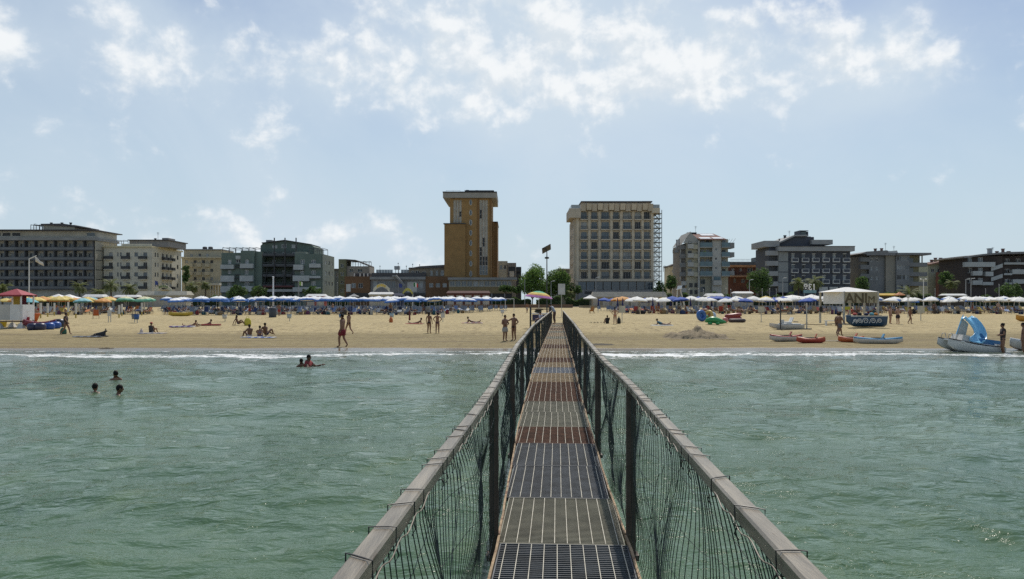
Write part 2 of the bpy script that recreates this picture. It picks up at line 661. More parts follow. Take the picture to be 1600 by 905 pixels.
pier = thing('pier', 'narrow steel footbridge pier with mesh decking, box handrails and slack wire netting', 'pier', (0, 0, 0))
rail_m = mat('handrail_steel', (.245, .208, .155), .34, .35, 2.2, metal=.3, bump=.15, bscale=30, stretch=(9, .8, 9), rust=((.13, .092, .058), .60))
post_m = mat('post_steel', (.085, .062, .048), .6, .3, 4, metal=.3, rust=((.12, .055, .03), .6))
wire_m = mat('net_wire', (.016, .026, .024), .55, .3, 3)
tie_m = mat('tie_wire', (.03, .03, .03), .5, .3, 3)
edge_m = mat('edge_angle', (.33, .23, .13), .8, .3, 7, rust=((.16, .07, .035), .52))
bar_m = mat('worn_bar', (.52, .48, .38), .5, .25, 9)
panel_cols = {
    'slate': mat('grating_slate', (.095, .102, .112), .62, .35, 6),
    'olive': mat('grating_olive', (.23, .215, .16), .75, .22, 5),
    'rust': mat('grating_rust', (.15, .072, .042), .85, .35, 7),
    'tan': mat('grating_tan', (.36, .265, .16), .8, .25, 6),
    'blue': mat('grating_blue', (.20, .215, .25), .7, .25, 6)}
rows_y = [(905 + 260, 850, 'slate'), (850, 778, 'olive'), (778, 728, 'slate'), (728, 693, 'slate'), (693, 667, 'rust'), (667, 644, 'olive'), (644, 627, 'olive'),
          (627, 612, 'rust'), (612, 597, 'rust'), (597, 583, 'tan'), (583, 574, 'blue'), (574, 566, 'tan'), (566, 559, 'rust'), (559, 551, 'tan')]
spans = []
for y0, y1, k in rows_y:
    spans.append((1.6 * F / (y0 - HZ), 1.6 * F / (y1 - HZ), k))
spans = [(0.6, 1.85, 'olive'), (1.85, 3.05, 'rust'), (3.05, 4.2, 'olive')] + [(4.2, spans[0][1], 'slate')] + spans[1:]
d_ = spans[-1][1]
seq = ['tan', 'rust', 'tan', 'tan', 'olive', 'tan', 'tan', 'olive']
i = 0
while d_ < 63:
    spans.append((d_, d_ + 2.5, seq[i % len(seq)]))
    d_ += 2.5
    i += 1
PIER_END = d_
slat_cache = {}
n_slats = 0
for i, (a, b, k) in enumerate(spans):
    mid = (a + b) / 2
    xl, xr = pier_x(mid, -1, .425), pier_x(mid, 1, .425)
    w = xr - xl
    zt = deck_z(mid) + random.uniform(-.0008, .0008)
    slope = DIRX
    fb = MB()
    g_ = .001
    # rim of the panel
    for (yy0, yy1) in ((a + g_, a + g_ + .008), (b - g_ - .008, b - g_)):
        fb.box(-w / 2, w / 2, yy0 - mid, yy1 - mid, -.035, 0)
    fb.box(-w / 2, -w / 2 + .008, a - mid + .015, b - mid - .015, -.035, -.001)
    fb.box(w / 2 - .008, w / 2, a - mid + .015, b - mid - .015, -.035, -.001)
    pn = fb.build('deck_panel', panel_cols[k], pier)
    cx = (xl + xr) / 2
    pn.matrix_local = Matrix.Translation((cx, mid, zt)) @ Matrix(((1, slope, 0, 0), (0, 1, 0, 0), (0, 0, 1, 0), (0, 0, 0, 1))) if False else Matrix.Translation((cx, mid, zt))
    pn.rotation_euler = (0, 0, -math.atan(slope))
    nbar = 10
    sh = random.uniform(-.012, .012)
    barmesh = MB().box(-.0021, .0021, a - mid + .012, b - mid - .012, -.03, .003).mesh('bearing_bar', bar_m)
    joined = MB()
    for j in range(nbar):
        xo = -w / 2 + w * (j + .5) / nbar + sh
        if b < 20:
            link('bearing_bar', barmesh, pn, (xo, 0, 0))
        else:
            joined.box(xo - .0028, xo + .0028, a - mid + .012, b - mid - .012, -.03, .003)
    if b >= 20:
        joined.build('bearing_bar', bar_m, pn)
    pitch = .034 if i < 4 else .028
    ns = int((b - a - .04) / pitch)
    if b < 10.2:
        key = (round(w, 2), k)
        if key not in slat_cache:
            slat_cache[key] = MB().box(-w / 2 + .01, w / 2 - .01, -.0035, .0035, -.026, -.003).mesh('cross_bar', panel_cols[k])
        for j in range(ns):
            link('cross_bar', slat_cache[key], pn, (0, a - mid + .02 + (b - a - .04) * (j + .5) / ns, 0))
            n_slats += 1
    else:
        q = MB()
        for j in range(ns):
            yc = a - mid + .02 + (b - a - .04) * (j + .5) / ns
            q.box(-w / 2 + .01, w / 2 - .01, yc - .0035, yc + .0035, -.026, -.003)
        tag(q.build('cross_bars', panel_cols[k], pn), kind='stuff')

POSTS = [1.15] + [5.3 + 3.5 * k for k in range(17)] + [64.2]
for side in (-1, 1):
    # handrail: bevelled box tube in lengths between posts
    for i in range(len(POSTS) - 1):
        a, b = POSTS[i], POSTS[i + 1]
        if i == 0:
            a = .35
        rg = []
        hw, hh, bv = .027, .046, .006
        prof = [(-hw + bv, 0), (hw - bv, 0), (hw, -bv), (hw, -hh + bv), (hw - bv, -hh), (-hw + bv, -hh), (-hw, -hh + bv), (-hw, -bv)]
        for q in np.linspace(a + .002, b - .002, 5):
            x = pier_x(q, side, .4625)
            z = CH - .54 + .004 * math.sin(q * 1.3)
            rg.append([(x + u, q, z + v) for u, v in prof])
        MB().rings(rg).build('handrail', rail_m, pier)
    for q in POSTS[1:]:
        x = pier_x(q, side, .472)
        pb = MB().box(x - .032, x + .032, q - .022, q + .022, DECK - .12, CH - .590)
        pb.box(x - .05, x + .05, q - .05, q + .05, DECK - .16, DECK - .121)
        pb.build('post', post_m, pier)
    # edge angle along the deck
    for i in range(len(POSTS) - 1):
        a, b = max(.3, POSTS[i]), POSTS[i + 1]
        rg = []
        for q in np.linspace(a + .02, b - .02, 14):
            x = pier_x(q, side, .437) + random.uniform(-.003, .003)
            z = deck_z(q) + .012 + random.uniform(-.004, .004)
            rg.append([(x - .008, q, z), (x + .008, q, z), (x + .008, q, z - .05), (x - .008, q, z - .05)])
        MB().rings(rg).build('edge_beam', edge_m, pier)
    # slack wire netting, one length per bay
    for i in range(len(POSTS) - 1):
        a, b = max(1.0, POSTS[i]), POSTS[i + 1]
        L = b - a
        far_ = a > 26
        nv = int(L / (.058 if not far_ else .13))
        nh = 6 if not far_ else 4
        rr = .0021 if a < 9 else .0026
        ph = [random.uniform(0, 6.28) for _ in range(6)]
        g1, g2 = a + L * random.uniform(.25, .4), a + L * random.uniform(.6, .85)

        def npos(s_, t_, side=side, a=a, b=b, ph=ph, g1=g1, g2=g2, L=L):
            env = math.sin(math.pi * min(1, max(0, t_))) ** .7
            edge = min(1, (s_ - a) / .25, (b - s_) / .25)
            pull = 0
            for g0, w0, k0 in ((g1, .30, .72), (g2, .22, .62)):
                dq = s_ - g0
                pull -= dq * math.exp(-(dq / w0) ** 2) * k0 * math.exp(-((t_ - .42) / .42) ** 2)
            dd_ = s_ + edge * (pull + env * (.06 * math.sin(2.1 * s_ + ph[0] + 2 * t_) + .025 * math.sin(7 * s_ + ph[1] + 5 * t_))) + .30 * t_ * math.sin(1.7 * s_ + ph[4]) * edge * .5
            lat = edge * env * (.055 * math.sin(1.4 * s_ + ph[2] + 3 * t_) + .030 * math.sin(4.3 * s_ + ph[3] - 4 * t_) + .02)
            top = CH - .600
            z = top + (DECK + .0 - top) * t_ + edge * .03 * math.sin(3 * s_ + ph[5]) * t_
            return (pier_x(dd_, side, .470 + .0) - side * lat * .0 + lat * .9, dd_, z)
        nb = MB()
        seg = 12 if a < 9 else (8 if not far_ else 5)
        for j in range(nv + 1):
            s_ = a + .03 + (L - .06) * (j + random.uniform(-.25, .25)) / nv
            s_ = min(b - .02, max(a + .02, s_))
            nb.tube([npos(s_, q / seg) for q in range(seg + 1)], rr, 4, False)
        for j in range(nh + 1):
            t_ = j / nh
            m_ = int(L / .09) if not far_ else 14
            nb.tube([npos(a + .03 + (L - .06) * q / m_, min(1, max(0, t_ + .035 * math.sin(2.3 * q * L / m_ + j) + random.uniform(-.004, .004)))) for q in range(m_ + 1)], rr * .62, 3, False)
        # slanting lacing wires
        m_ = 16
        for j in range(7 if not far_ else 2):
            s0 = a + .05 + (L - .9) * random.random()
            ln = random.uniform(.4, .85)
            t0, t1 = random.uniform(0, .3), random.uniform(.6, 1)
            if random.random() < .5:
                t0, t1 = t1, t0
            nb.tube([npos(s0 + ln * q / m_, t0 + (t1 - t0) * q / m_ + .02 * math.sin(q * 1.9)) for q in range(m_ + 1)], rr * .75, 3, False)
        tag(nb.build('wire_net', wire_m, pier), kind='stuff')
    # wire ties wrapped round the rail
    q = 1.62 if side < 0 else 1.66
    tiekinds = []
    for v in range(3):
        tb = MB()
        sk = (-.02, .0, .016)[v]
        pts = []
        for u, z_ in [(-.033, -.02), (-.033, .003), (-.015, .0035), (.015, .0035), (.033, .003), (.033, -.03), (.034, -.052), (.01, -.054), (-.033, -.052), (-.033, -.02)]:
            pts.append((u, sk * u / .03 + random.uniform(-.003, .003), z_))
        tb.tube(pts, .0021, 5)
        tb.tube([(-side * .034, 0, -.05), (-side * .038, .008, -.068), (-side * .03, -.004, -.082)], .0024, 5)
        tiekinds.append(tb.mesh('wire_tie', tie_m))
    while q < 26:
        x = pier_x(q, side, .4625)
        link('wire_tie', random.choice(tiekinds), pier, (x, q, CH - .54 + .004 * math.sin(q * 1.3)))
        q += random.choice((.10, .16, .22, .3, .36)) * (1 if q < 9 else 2.2)
    # a wavy loose wire hanging along the inside of the rail
    for (a, b) in ((1.3, 2.3), (3.0, 4.6)):
        pts = []
        for u in np.linspace(a, b, 30):
            pts.append((pier_x(u, side, .4625) - side * .036, u, CH - .57 + .008 * math.sin(u * 31) - .012 * math.sin((u - a) / (b - a) * math.pi)))
        MB().tube(pts, .0018, 4).build('loose_wire', mat('pale_wire', (.22, .18, .14), .5, .3, 5), pier)

# beams and piles under the deck
for k, q in enumerate(POSTS[1:]):
    x0, x1 = pier_x(q, -1, .5), pier_x(q, 1, .5)
    MB().box(x0, x1, q - .04, q + .04, DECK - .26, DECK - .161).build('cross_beam', post_m, pier)
    if k % 2 == 0:
        for side in (-1, 1):
            x = pier_x(q, side, .36)
            zb = min(gz(q), 0) - .3 if q < 40 else gz(q) - .25
            MB().tube([(x, q, zb - .1), (x, q, DECK - .26)], .055, 10).build('pile', post_m, pier)
# landing step at the beach end
lz = gz(65.5)
sx = pier_x(64.5, 1, 0) - .0
st = MB()
st.box(sx - .55, sx + .55, 64.35, 65.1, DECK - .19, DECK - .05)
st.box(sx - .55, sx + .55, 65.1, 65.7, lz - .1, DECK - .26)
st.build('landing_step', mat('concrete', (.3, .28, .24), .9, .2, 2), pier)
# ------------------------------------------------------------------ buildings
WIN_CACHE = {}


class Bld:
    def __init__(s, name, label, d, px_mid, cat='building', group=None):
        s.d, s.k = d, d / F
        s.org = Vector(((px_mid - 800) * s.k, d, 1.6))
        s.root = thing(name, label, cat, s.org, group=group)

    def X(s, px):
        return (px - 800) * s.k

    def Z(s, py):
        return CH - (py - HZ) * s.k

    def put(s, name, mb, m, parent=None, smooth=False):
        return mb.build(name, m, parent or s.root, smooth, org=s.org)

    def box(s, name, px0, px1, py0, py1, m, y0=0.0, y1=10.0, parent=None):
        """px/py rectangle at the building's front plane, from y0 to y1 metres behind it"""
        return s.put(name, MB().box(s.X(px0), s.X(px1), s.d + y0, s.d + y1, s.Z(py1), s.Z(py0)), m, parent)

    def poly(s, name, pts, m, y0=0.0, y1=10.0, parent=None):
        return s.put(name, MB().prism([(s.X(x), s.Z(y)) for x, y in pts], s.d + y0, s.d + y1), m, parent)

    def facade(s, u0, u1, z0, z1, holes, m, plane, face='f', th=.3, name='wall'):
        """wall sheet with real openings; face f: front at y=plane, r/l: side wall at x=plane; u is x (front) or y (side)"""
        us = sorted({u0, u1, *[h[0] for h in holes], *[h[1] for h in holes]})
        zs = sorted({z0, z1, *[h[2] for h in holes], *[h[3] for h in holes]})
        mb = MB()

        def tr(u, z, w):
            return (u, plane + w, z) if face == 'f' else ((plane - w, u, z) if face == 'r' else (plane + w, u, z))

        def quad(a, b, c, d):
            mb.add([tr(*a), tr(*b), tr(*c), tr(*d)], [(0, 1, 2, 3)] if face != 'l' else [(3, 2, 1, 0)])
        for i in range(len(us) - 1):
            for j in range(len(zs) - 1):
                um, zm = (us[i] + us[i + 1]) / 2, (zs[j] + zs[j + 1]) / 2
                if any(h[0] < um < h[1] and h[2] < zm < h[3] for h in holes):
                    continue
                quad((us[i], zs[j], 0), (us[i + 1], zs[j], 0), (us[i + 1], zs[j + 1], 0), (us[i], zs[j + 1], 0))
        for (a, b, c, e) in list(holes) + [(u0, u1, z0, z1)]:
            quad((a, c, 0), (a, e, 0), (a, e, th), (a, c, th))
            quad((b, c, 0), (b, e, 0), (b, e, th), (b, c, th))
            quad((a, c, 0), (b, c, 0), (b, c, th), (a, c, th))
            quad((a, e, 0), (b, e, 0), (b, e, th), (a, e, th))
        return s.put(name, mb, m)

    def window(s, u0, u1, z0, z1, plane, face='f', fm=None, pm=None, cols=2, rows=1, rec=.16, name='window'):
        """framed window seated in an opening: frame is the part, pane its sub-part"""
        fm = fm or white
        pm = pm or glass
        w, h = u1 - u0, z1 - z0
        key = (round(w, 2), round(h, 2), fm.name, cols, rows)
        if key not in WIN_CACHE:
            t = min(.08, w * .09)
            mb = MB()
            mb.box(-w / 2, w / 2, -.03, .03, -h / 2, -h / 2 + t).box(-w / 2, w / 2, -.03, .03, h / 2 - t, h / 2)
            mb.box(-w / 2, -w / 2 + t, -.03, .03, -h / 2 + t, h / 2 - t).box(w / 2 - t, w / 2, -.03, .03, -h / 2 + t, h / 2 - t)
            for c in range(1, cols):
                x = -w / 2 + w * c / cols
                mb.box(x - t / 2, x + t / 2, -.028, .028, -h / 2 + t, h / 2 - t)
            for r in range(1, rows):
                z = -h / 2 + h * r / rows
                mb.box(-w / 2 + t, w / 2 - t, -.024, .024, z - t / 2, z + t / 2)
            WIN_CACHE[key] = mb.mesh('window', fm)
        pk = (round(w, 2), round(h, 2), pm.name, 'p')
        if pk not in WIN_CACHE:
            WIN_CACHE[pk] = MB().box(-w / 2 + .01, w / 2 - .01, -.004, .01, -h / 2 + .01, h / 2 - .01).mesh('pane', pm)
        um, zm = (u0 + u1) / 2, (z0 + z1) / 2
        loc = {'f': (um, plane + rec, zm), 'r': (plane - rec, um, zm), 'l': (plane + rec, um, zm)}[face]
        rz = {'f': 0, 'r': math.pi / 2, 'l': -math.pi / 2}[face]
        o = link(name, WIN_CACHE[key], s.root, Vector(loc) - s.org, rz)
        link('pane', WIN_CACHE[pk], o)
        return o

    def front(s, px0, px1, py0, py1, wins, m, y=0.0, fm=None, pm=None, cols=2, rows=1, th=.3, depth=10.0, body=True, mixpane=None):
        """front wall with windows given as px rectangles, and the solid body behind it"""
        hs = [(s.X(a), s.X(b), s.Z(d_), s.Z(c)) for a, b, c, d_ in wins]
        s.facade(s.X(px0), s.X(px1), s.Z(py1), s.Z(py0), hs, m, s.d + y, 'f', th)
        for h in hs:
            p_ = pm or (random.choice(mixpane) if mixpane else glass)
            s.window(*h, s.d + y, 'f', fm, p_, cols, rows, rec=th * .55)
        if body:
            s.box('wall', px0, px1, py0, py1, m, y + th, y + depth)

    def side(s, px, y0, y1, py0, py1, wins, m, face='r', fm=None, cols=2, mixpane=None, th=.22):
        """side wall at the x of px; wins are (y0,y1 metres behind the front, py0, py1)"""
        hs = [(s.d + a, s.d + b, s.Z(d_), s.Z(c)) for a, b, c, d_ in wins]
        off = .26 if face == 'r' else -.26
        s.facade(s.d + y0, s.d + y1, s.Z(py1), s.Z(py0), hs, m, s.X(px) + off, face, th)
        for h in hs:
            s.window(*h, s.X(px) + off, face, fm, random.choice(mixpane) if mixpane else glass, cols, 1, rec=th * .55)

    def balcony(s, px0, px1, py0, py1, m, out=1.1, y=0.0, slab=None, dark_in=None, open_rail=False):
        """slab with parapet projecting from the front at depth y"""
        b = MB()
        x0, x1, zt, zb = s.X(px0), s.X(px1), s.Z(py0), s.Z(py1)
        yf = s.d + y - out
        ye = s.d + y - .012
        b.box(x0, x1, yf, ye, zb - .16, zb)
        o = s.put('balcony', b, slab or m)
        r = MB()
        if open_rail:
            r.box(x0, x1, yf, yf + .05, zt - .06, zt)
            n = max(3, int((x1 - x0) / .16))
            for i in range(n + 1):
                x = x0 + (x1 - x0 - .025) * i / n
                r.box(x, x + .025, yf + .01, yf + .04, zb + .002, zt - .06)
            r.box(x0, x0 + .04, yf + .05, ye, zt - .06, zt).box(x1 - .04, x1, yf + .05, ye, zt - .06, zt)
        else:
            r.box(x0, x1, yf, yf + .09, zb + .002, zt)
            r.box(x0, x0 + .08, yf + .09, ye, zb + .002, zt - .003).box(x1 - .08, x1, yf + .09, ye, zb + .002, zt - .003)
        q = s.put('railing', r, m, o)
        if dark_in:
            s.put('inset', MB().box(x0 + .14, x1 - .14, yf - .02, yf - .002, zb + .12, zt - .12), dark_in, o)
        return o

    def aerial(s, px, py0, py1, y=4.0):
        b = MB()
        x, z0, z1 = s.X(px), s.Z(py1), s.Z(py0)
        b.tube([(x, s.d + y, z0), (x, s.d + y, z1)], .04, 5)
        for k in range(4):
            z = z1 - .12 - k * .2
            b.bar((x - .45 + .06 * k, s.d + y, z), (x + .45 - .06 * k, s.d + y, z), .035)
        b.bar((x, s.d + y - .5, z1 - .3), (x, s.d + y + .5, z1 - .3), .035)
        return s.put('aerial', b, dark)

    def chimney(s, px, py0, py1, w=3.0, y=4.0, m=None):
        x, z0, z1 = s.X(px), s.Z(py1), s.Z(py0)
        h = w * s.k / 2
        b = MB().box(x - h, x + h, s.d + y, s.d + y + 2 * h, z0, z1 - .25)
        b.box(x - h * 1.3, x + h * 1.3, s.d + y - h * .3, s.d + y + h * 2.3, z1 - .25, z1)
        return s.put('chimney', b, m or dark)

    def pergola(s, px0, px1, py0, py1, y0=1.0, y1=6.0, n=4, m=None):
        b = MB()
        x0, x1, z0, z1 = s.X(px0), s.X(px1), s.Z(py1), s.Z(py0)
        for yy in (y0, y1):
            for i in range(n):
                x = x0 + (x1 - x0) * i / (n - 1)
                b.bar((x, s.d + yy, z0), (x, s.d + yy, z1), .12)
            b.bar((x0, s.d + yy, z1 + .07), (x1, s.d + yy, z1 + .07), .12)
        for i in range(n):
            x = x0 + (x1 - x0) * i / (n - 1)
            b.bar((x, s.d + y0, z1 + .2), (x, s.d + y1, z1 + .2), .12)
        b.bar((x0, s.d + y0, (z0 + z1) / 2), (x1, s.d + y0, (z0 + z1) / 2), .06)
        return s.put('roof_pergola', b, m or dark)


panes = [glass, glass, curtain, glass_dk]
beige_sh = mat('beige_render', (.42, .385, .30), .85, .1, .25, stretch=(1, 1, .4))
cream = mat('cream_render', (.56, .53, .43), .85, .08, .25, stretch=(1, 1, .4))
greybl = mat('blue_grey_paint', (.085, .09, .098), .8, .15, .4)
slabgrey = mat('slab_grey', (.25, .25, .24), .85, .12, .4)
roofdark = mat('roof_felt', (.09, .085, .085), .9, .15, .4)

# --- hotel 1: long grey hotel with fins, at the left edge
b = Bld('fin_hotel', 'long grey hotel with dark vertical fins and flat overhanging roof, leftmost building', 232, 60)
fl = [376, 391, 406.5, 421.5, 436.5, 452, 480]
wins = []
cols_ = [-38.8 + 15.35 * i for i in range(13)]
wallb = mat('fin_hotel_wall', (.46, .44, .38), .85, .15, .3)
for r in range(5):
    for c in cols_[:-1]:
        wins.append((c + 4.0, c + 9.2, fl[r] + 4.0, fl[r + 1] - 1.0))
b.front(-40, 147.5, 376, 480, wins, wallb, y=1.5, depth=11.3, fm=mat('grey_frame', (.3, .31, .32), .6), cols=2, mixpane=[glass, curtain, curtain, glass_dk, glass])
for c in cols_:
    b.box('fin', c - .9, c + .9, 376, 452, greybl, 0.0, 1.49)
for r in range(1, 6):
    b.box('floor_slab', -40, 147.2, fl[r] - .9, fl[r] + .6, greybl, -.25, 1.48)
    b.box('railing', -40, 147.2, fl[r] - 5.0, fl[r] - 4.3, greybl, -.22, -.17)
    b.box('railing_panel', -40, 147.2, fl[r] - 4.28, fl[r] - .95, mat('smoked_panel', (.125, .13, .135), .35, .2, .4), -.20, -.18)
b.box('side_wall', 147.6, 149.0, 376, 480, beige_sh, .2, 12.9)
for r in range(1, 6):
    b.box('joint_strip', 149.02, 149.4, fl[r] - .4, fl[r] + .4, dark, .3, 12.5)
b.box('cornice', -40, 151, 371.5, 375.9, slabgrey, -1.0, 13.5)
topw = [(-30 + 15.3 * i, -30 + 15.3 * i + 13, 363, 369) for i in range(4)] + [(133, 146, 363, 369)]
b.front(-40, 148.5, 361, 371.4, topw, wallb, y=.8, depth=12, cols=1, mixpane=[glass, glass_dk])
b.box('roof', -40, 153.5, 359.4, 360.9, roofdark, -1.6, 14.5)
b.box('rooftop_room', 58, 108, 350, 359.3, beige_sh, 3.0, 12)
b.poly('rooftop_roof', [(56, 350), (56, 348.4), (90, 348.0), (120, 352.5), (120, 354)], roofdark, 2.4, 12.6)
b.pergola(40, 58, 351, 359.3, 2.5, 7, 5)
for x_ in (64, 81, 95):
    b.chimney(x_, 345, 348.2, 2.4, 5)
b.aerial(42, 347, 359.3)

# --- hotel 2: cream corner hotel
b = Bld('cream_hotel', 'cream four storey hotel with small dark balconies between the grey fin hotel and palms', 236, 224)
kx = 236
wins, bal = [], []
for r in range(4):
    y0 = 394.5 + 15.6 * r
    for a, c in ((170, 176), (197, 203), (224, 230)):
        wins.append((a, c, y0, y0 + 10.2))
    wins += [(183, 185.4, y0, y0 + 6.5), (187.6, 190, y0, y0 + 6.5), (210, 215.5, y0, y0 + 6.5)]
    bal += [(164.5, 176.5, y0 + 6, y0 + 10.6), (191.2, 203.2, y0 + 6, y0 + 10.6), (218, 230, y0 + 6, y0 + 10.6)]
b.front(162, 236, 387, 480, wins, cream, depth=21.4, mixpane=panes, fm=slabgrey)
for q in bal:
    b.balcony(*q, dark, 1.0, slab=cream, open_rail=False)
sw = []
for r in range(4):
    y0 = 394.0 + 15.6 * r
    for (u0, u1) in ((1.9, 2.8), (3.6, 4.5), (6.9, 8.0), (9.7, 10.8), (12.6, 13.7), (17.6, 18.8)):
        sw.append((u0, u1, y0, y0 + (7 if u0 in (1.9, 3.6, 17.6) else 10)))
b.side(236, 0, 21, 387, 480, sw, cream, 'r', slabgrey, 1, mixpane=panes)
xs = b.X(236) + .27
for r in range(4):
    y0 = 394.0 + 15.6 * r
    for u in (6.6, 9.4, 12.3):
        o = b.put('balcony', MB().box(xs + .01, xs + 1.0, b.d + u, b.d + u + 2.0, b.Z(y0 + 10.4) - .15, b.Z(y0 + 10.4)), cream)
        b.put('railing', MB().box(xs + .93, xs + 1.0, b.d + u, b.d + u + 2.0, b.Z(y0 + 10.4) + .002, b.Z(y0 + 5.8)).box(xs + .01, xs + .92, b.d + u, b.d + u + .06, b.Z(y0 + 10.4) + .002, b.Z(y0 + 5.8)), dark, o)
b.box('cornice', 161.5, 238.2, 384.4, 386.9, mat('ochre_trim', (.56, .50, .33), .85), -.5, 22)
b.box('parapet', 190, 236, 381, 384.3, cream, .2, .5)
b.box('rooftop_room', 192, 254, 374.5, 384.3, mat('grey_render', (.25, .24, .23), .85), 4, 17)
b.box('rooftop_roof', 190.5, 256, 373, 374.4, roofdark, 3.4, 17.6)
b.box('stair_head', 237, 247, 368.8, 372.9, mat('grey_render'), 7, 12)
b.aerial(237.5, 361, 373)
b.chimney(228, 369.8, 373, 2.2, 6)
b.pergola(230, 237.5, 377.5, 384.3, 17.8, 21, 3, grey)
b.pergola(158, 190, 376, 384.3, 1.2, 4, 4, grey)

# --- hotel 3: beige hotel set back
b = Bld('beige_hotel', 'pale beige hotel set back behind palms, with rounded top floor', 262, 316)
wins = []
for r, y0 in enumerate((406.5, 420, 433, 447)):
    wins += [(x_, x_ + 4.6, y0, y0 + 5) for x_ in (289.5, 302.5, 315.5, 328.5)]
b.front(284, 347, 404, 480, wins, mat('pale_beige', (.47, .43, .32), .85, .1, .3), depth=12, mixpane=panes, fm=slabgrey)
b.box('cornice', 283, 348, 401.5, 403.9, mat('pale_beige'), -.8, 12.5)
b.front(286, 345, 391, 401.4, [(296, 300, 396, 401), (309, 313, 396, 401), (321, 325, 396, 401)], mat('pale_beige'), y=.6, depth=11, mixpane=panes)
b.box('roof', 285, 346, 389.2, 390.9, slabgrey, .2, 12)
for y0 in (414, 427, 440):
    for x_ in (295.5, 308.5, 321.5):
        b.balcony(x_, x_ + 7, y0 - 2, y0 + 2.5, mat('pale_beige'), .9)
for x_ in (311, 320):
    b.put('water_tank', MB().lathe([(.0, 0), (.75, 0), (.8, .9), (.55, 1.15), (0, 1.2)], 12, (b.X(x_), b.d + 5, b.Z(389.2))), roofdark)
for x_ in (332, 336, 340, 344):
    b.box('porch_column', x_, x_ + 1.0, 446, 462, wallwhite, -2.2, -1.9)
b.box('porch_roof', 330, 347, 443, 446, wallwhite, -2.6, -.02)

# --- hotel 4: green hotel with steel centre
gr = mat('green_render', (.125, .165, .14), .85, .12, .3, stretch=(1, 1, .4))
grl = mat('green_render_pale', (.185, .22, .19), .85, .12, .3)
parap = mat('pale_parapet', (.40, .42, .41), .8, .1, .4)
steel = mat('charcoal_steel', (.03, .032, .036), .5, .2, 1)
b = Bld('green_hotel', 'dark green hotel with white balcony parapets and black steel centre', 226, 432)
wins = [(356, 361.5, 406, 412.5), (356, 361.5, 423, 428), (355, 362, 441, 447), (368.5, 375.5, 405, 411)]
b.front(346, 377, 395, 480, wins, gr, depth=14, mixpane=panes)
b.front(377.2, 398, 392, 480, [(384, 389.5, 406, 412), (383.5, 389.5, 422, 429), (383, 391, 441, 447)], gr, y=-.6, depth=15, mixpane=panes)
b.box('wall', 398.2, 408.5, 393, 480, gr, .4, 14)
for q in ((346.5, 367, 414, 420.5), (346.5, 367.5, 431, 440.5), (346.5, 367, 447.5, 457)):
    b.balcony(*q, parap, 1.1, slab=steel)
for q in ((378, 398, 412.5, 419.5), (377.5, 397.5, 431, 440), (377.5, 397.5, 447.5, 456)):
    b.balcony(*q, parap, 1.1, y=-.6, slab=steel)
b.box('recess_panel', 368.3, 376, 399.5, 404.5, parap, -.08, -.01)
for y0 in (413, 417, 429, 434, 447):
    b.box('grille', 368.2, 376, y0, y0 + 1.6, steel, -.5, -.02)
# centre block with shallow gable
b.poly('wall', [(398, 480), (398, 382), (403, 377.5), (438, 373.4), (478, 380), (484, 384), (484, 480)], gr, 5.2, 16)
b.poly('roof', [(401, 377.2), (438, 372.8), (480, 379.6), (480, 380.4), (438, 373.9), (401, 378.3)], steel, 4.4, 16.4)
for (x0, x1, y0, y1) in ((417, 425, 381.5, 386), (432, 439.5, 380, 386), (448, 456, 380.5, 386), (417.5, 423.5, 392.5, 397.5), (433, 439, 393, 397.5), (449, 456, 392.5, 397.5)):
    hz_ = (b.X(x0), b.X(x1), b.Z(y1), b.Z(y0))
    b.window(*hz_, b.d + 5.12, 'f', wallwhite, random.choice(panes), 2, 1, rec=0)
for yc in (399.5, 416, 432, 448):
    b.box('gallery_slab', 409, 461, yc - .8, yc + .8, steel, .6, 5.1)
    b.box('gallery_rail', 409, 461, yc - 6.2, yc - 5.4, steel, .6, .72)
    b.box('gallery_panel', 409, 461, yc - 3.6, yc - 1.0, mat('smoked_steel', (.05, .055, .065), .4, .2), .62, .68)
for x_ in (428, 444.7, 462):
    b.box('steel_column', x_ - .7, x_ + .7, 371.5, 480, steel, .25, .58)
for yc in (404, 420, 436, 452):
    for x_ in (416, 432, 449):
        b.window(b.X(x_), b.X(x_ + 7), b.Z(yc + 7.5), b.Z(yc + .5), b.d + 5.12, 'f', steel, random.choice([glass, glass_dk, curtain]), 2, 1, rec=0)
for x_ in (412, 424, 440, 452):
    b.put('slanted_strut', MB().bar((b.X(x_ + 5), b.d + .4, b.Z(418)), (b.X(x_), b.d + .1, b.Z(450)), .14), steel)
b.box('red_canopy', 413, 459, 446.5, 449.0, mat('dark_red', (.10, .03, .03), .7), -1.2, .55)
b.box('lobby_band', 416, 458, 452, 456, parap, -.4, .2)
# right wing
wins = [(470, 476.5, 406, 412.5), (487, 494, 406, 412), (469.5, 475.5, 423.5, 429), (487, 494, 423, 429), (487, 494, 440, 446)]
b.front(461, 503, 397, 480, wins, gr, y=-.4, depth=15, mixpane=panes)
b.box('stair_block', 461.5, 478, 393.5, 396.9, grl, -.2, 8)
for q in ((460.5, 475.5, 414, 422), (485, 502, 412.5, 418.5), (459.5, 485, 431, 439.5), (485.2, 502, 431.5, 435), (459.5, 502, 449, 456)):
    b.balcony(*q, parap, 1.1, y=-.4, slab=steel)
sw = []
for y0 in (406, 422.5, 439):
    sw += [(u, u + 1.6, y0, y0 + 6.5) for u in (3, 7, 11)]
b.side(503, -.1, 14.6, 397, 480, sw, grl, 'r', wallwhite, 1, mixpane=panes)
b.pergola(346, 398, 387.5, 394.5, 1, 6, 6)
b.pergola(482, 502, 388.5, 396.8, 1, 8, 4)
b.box('tank', 402, 411, 371.5, 378.5, slabgrey, 8, 12)
b.box('tank', 399, 404, 376, 381.5, steel, 6.2, 9)

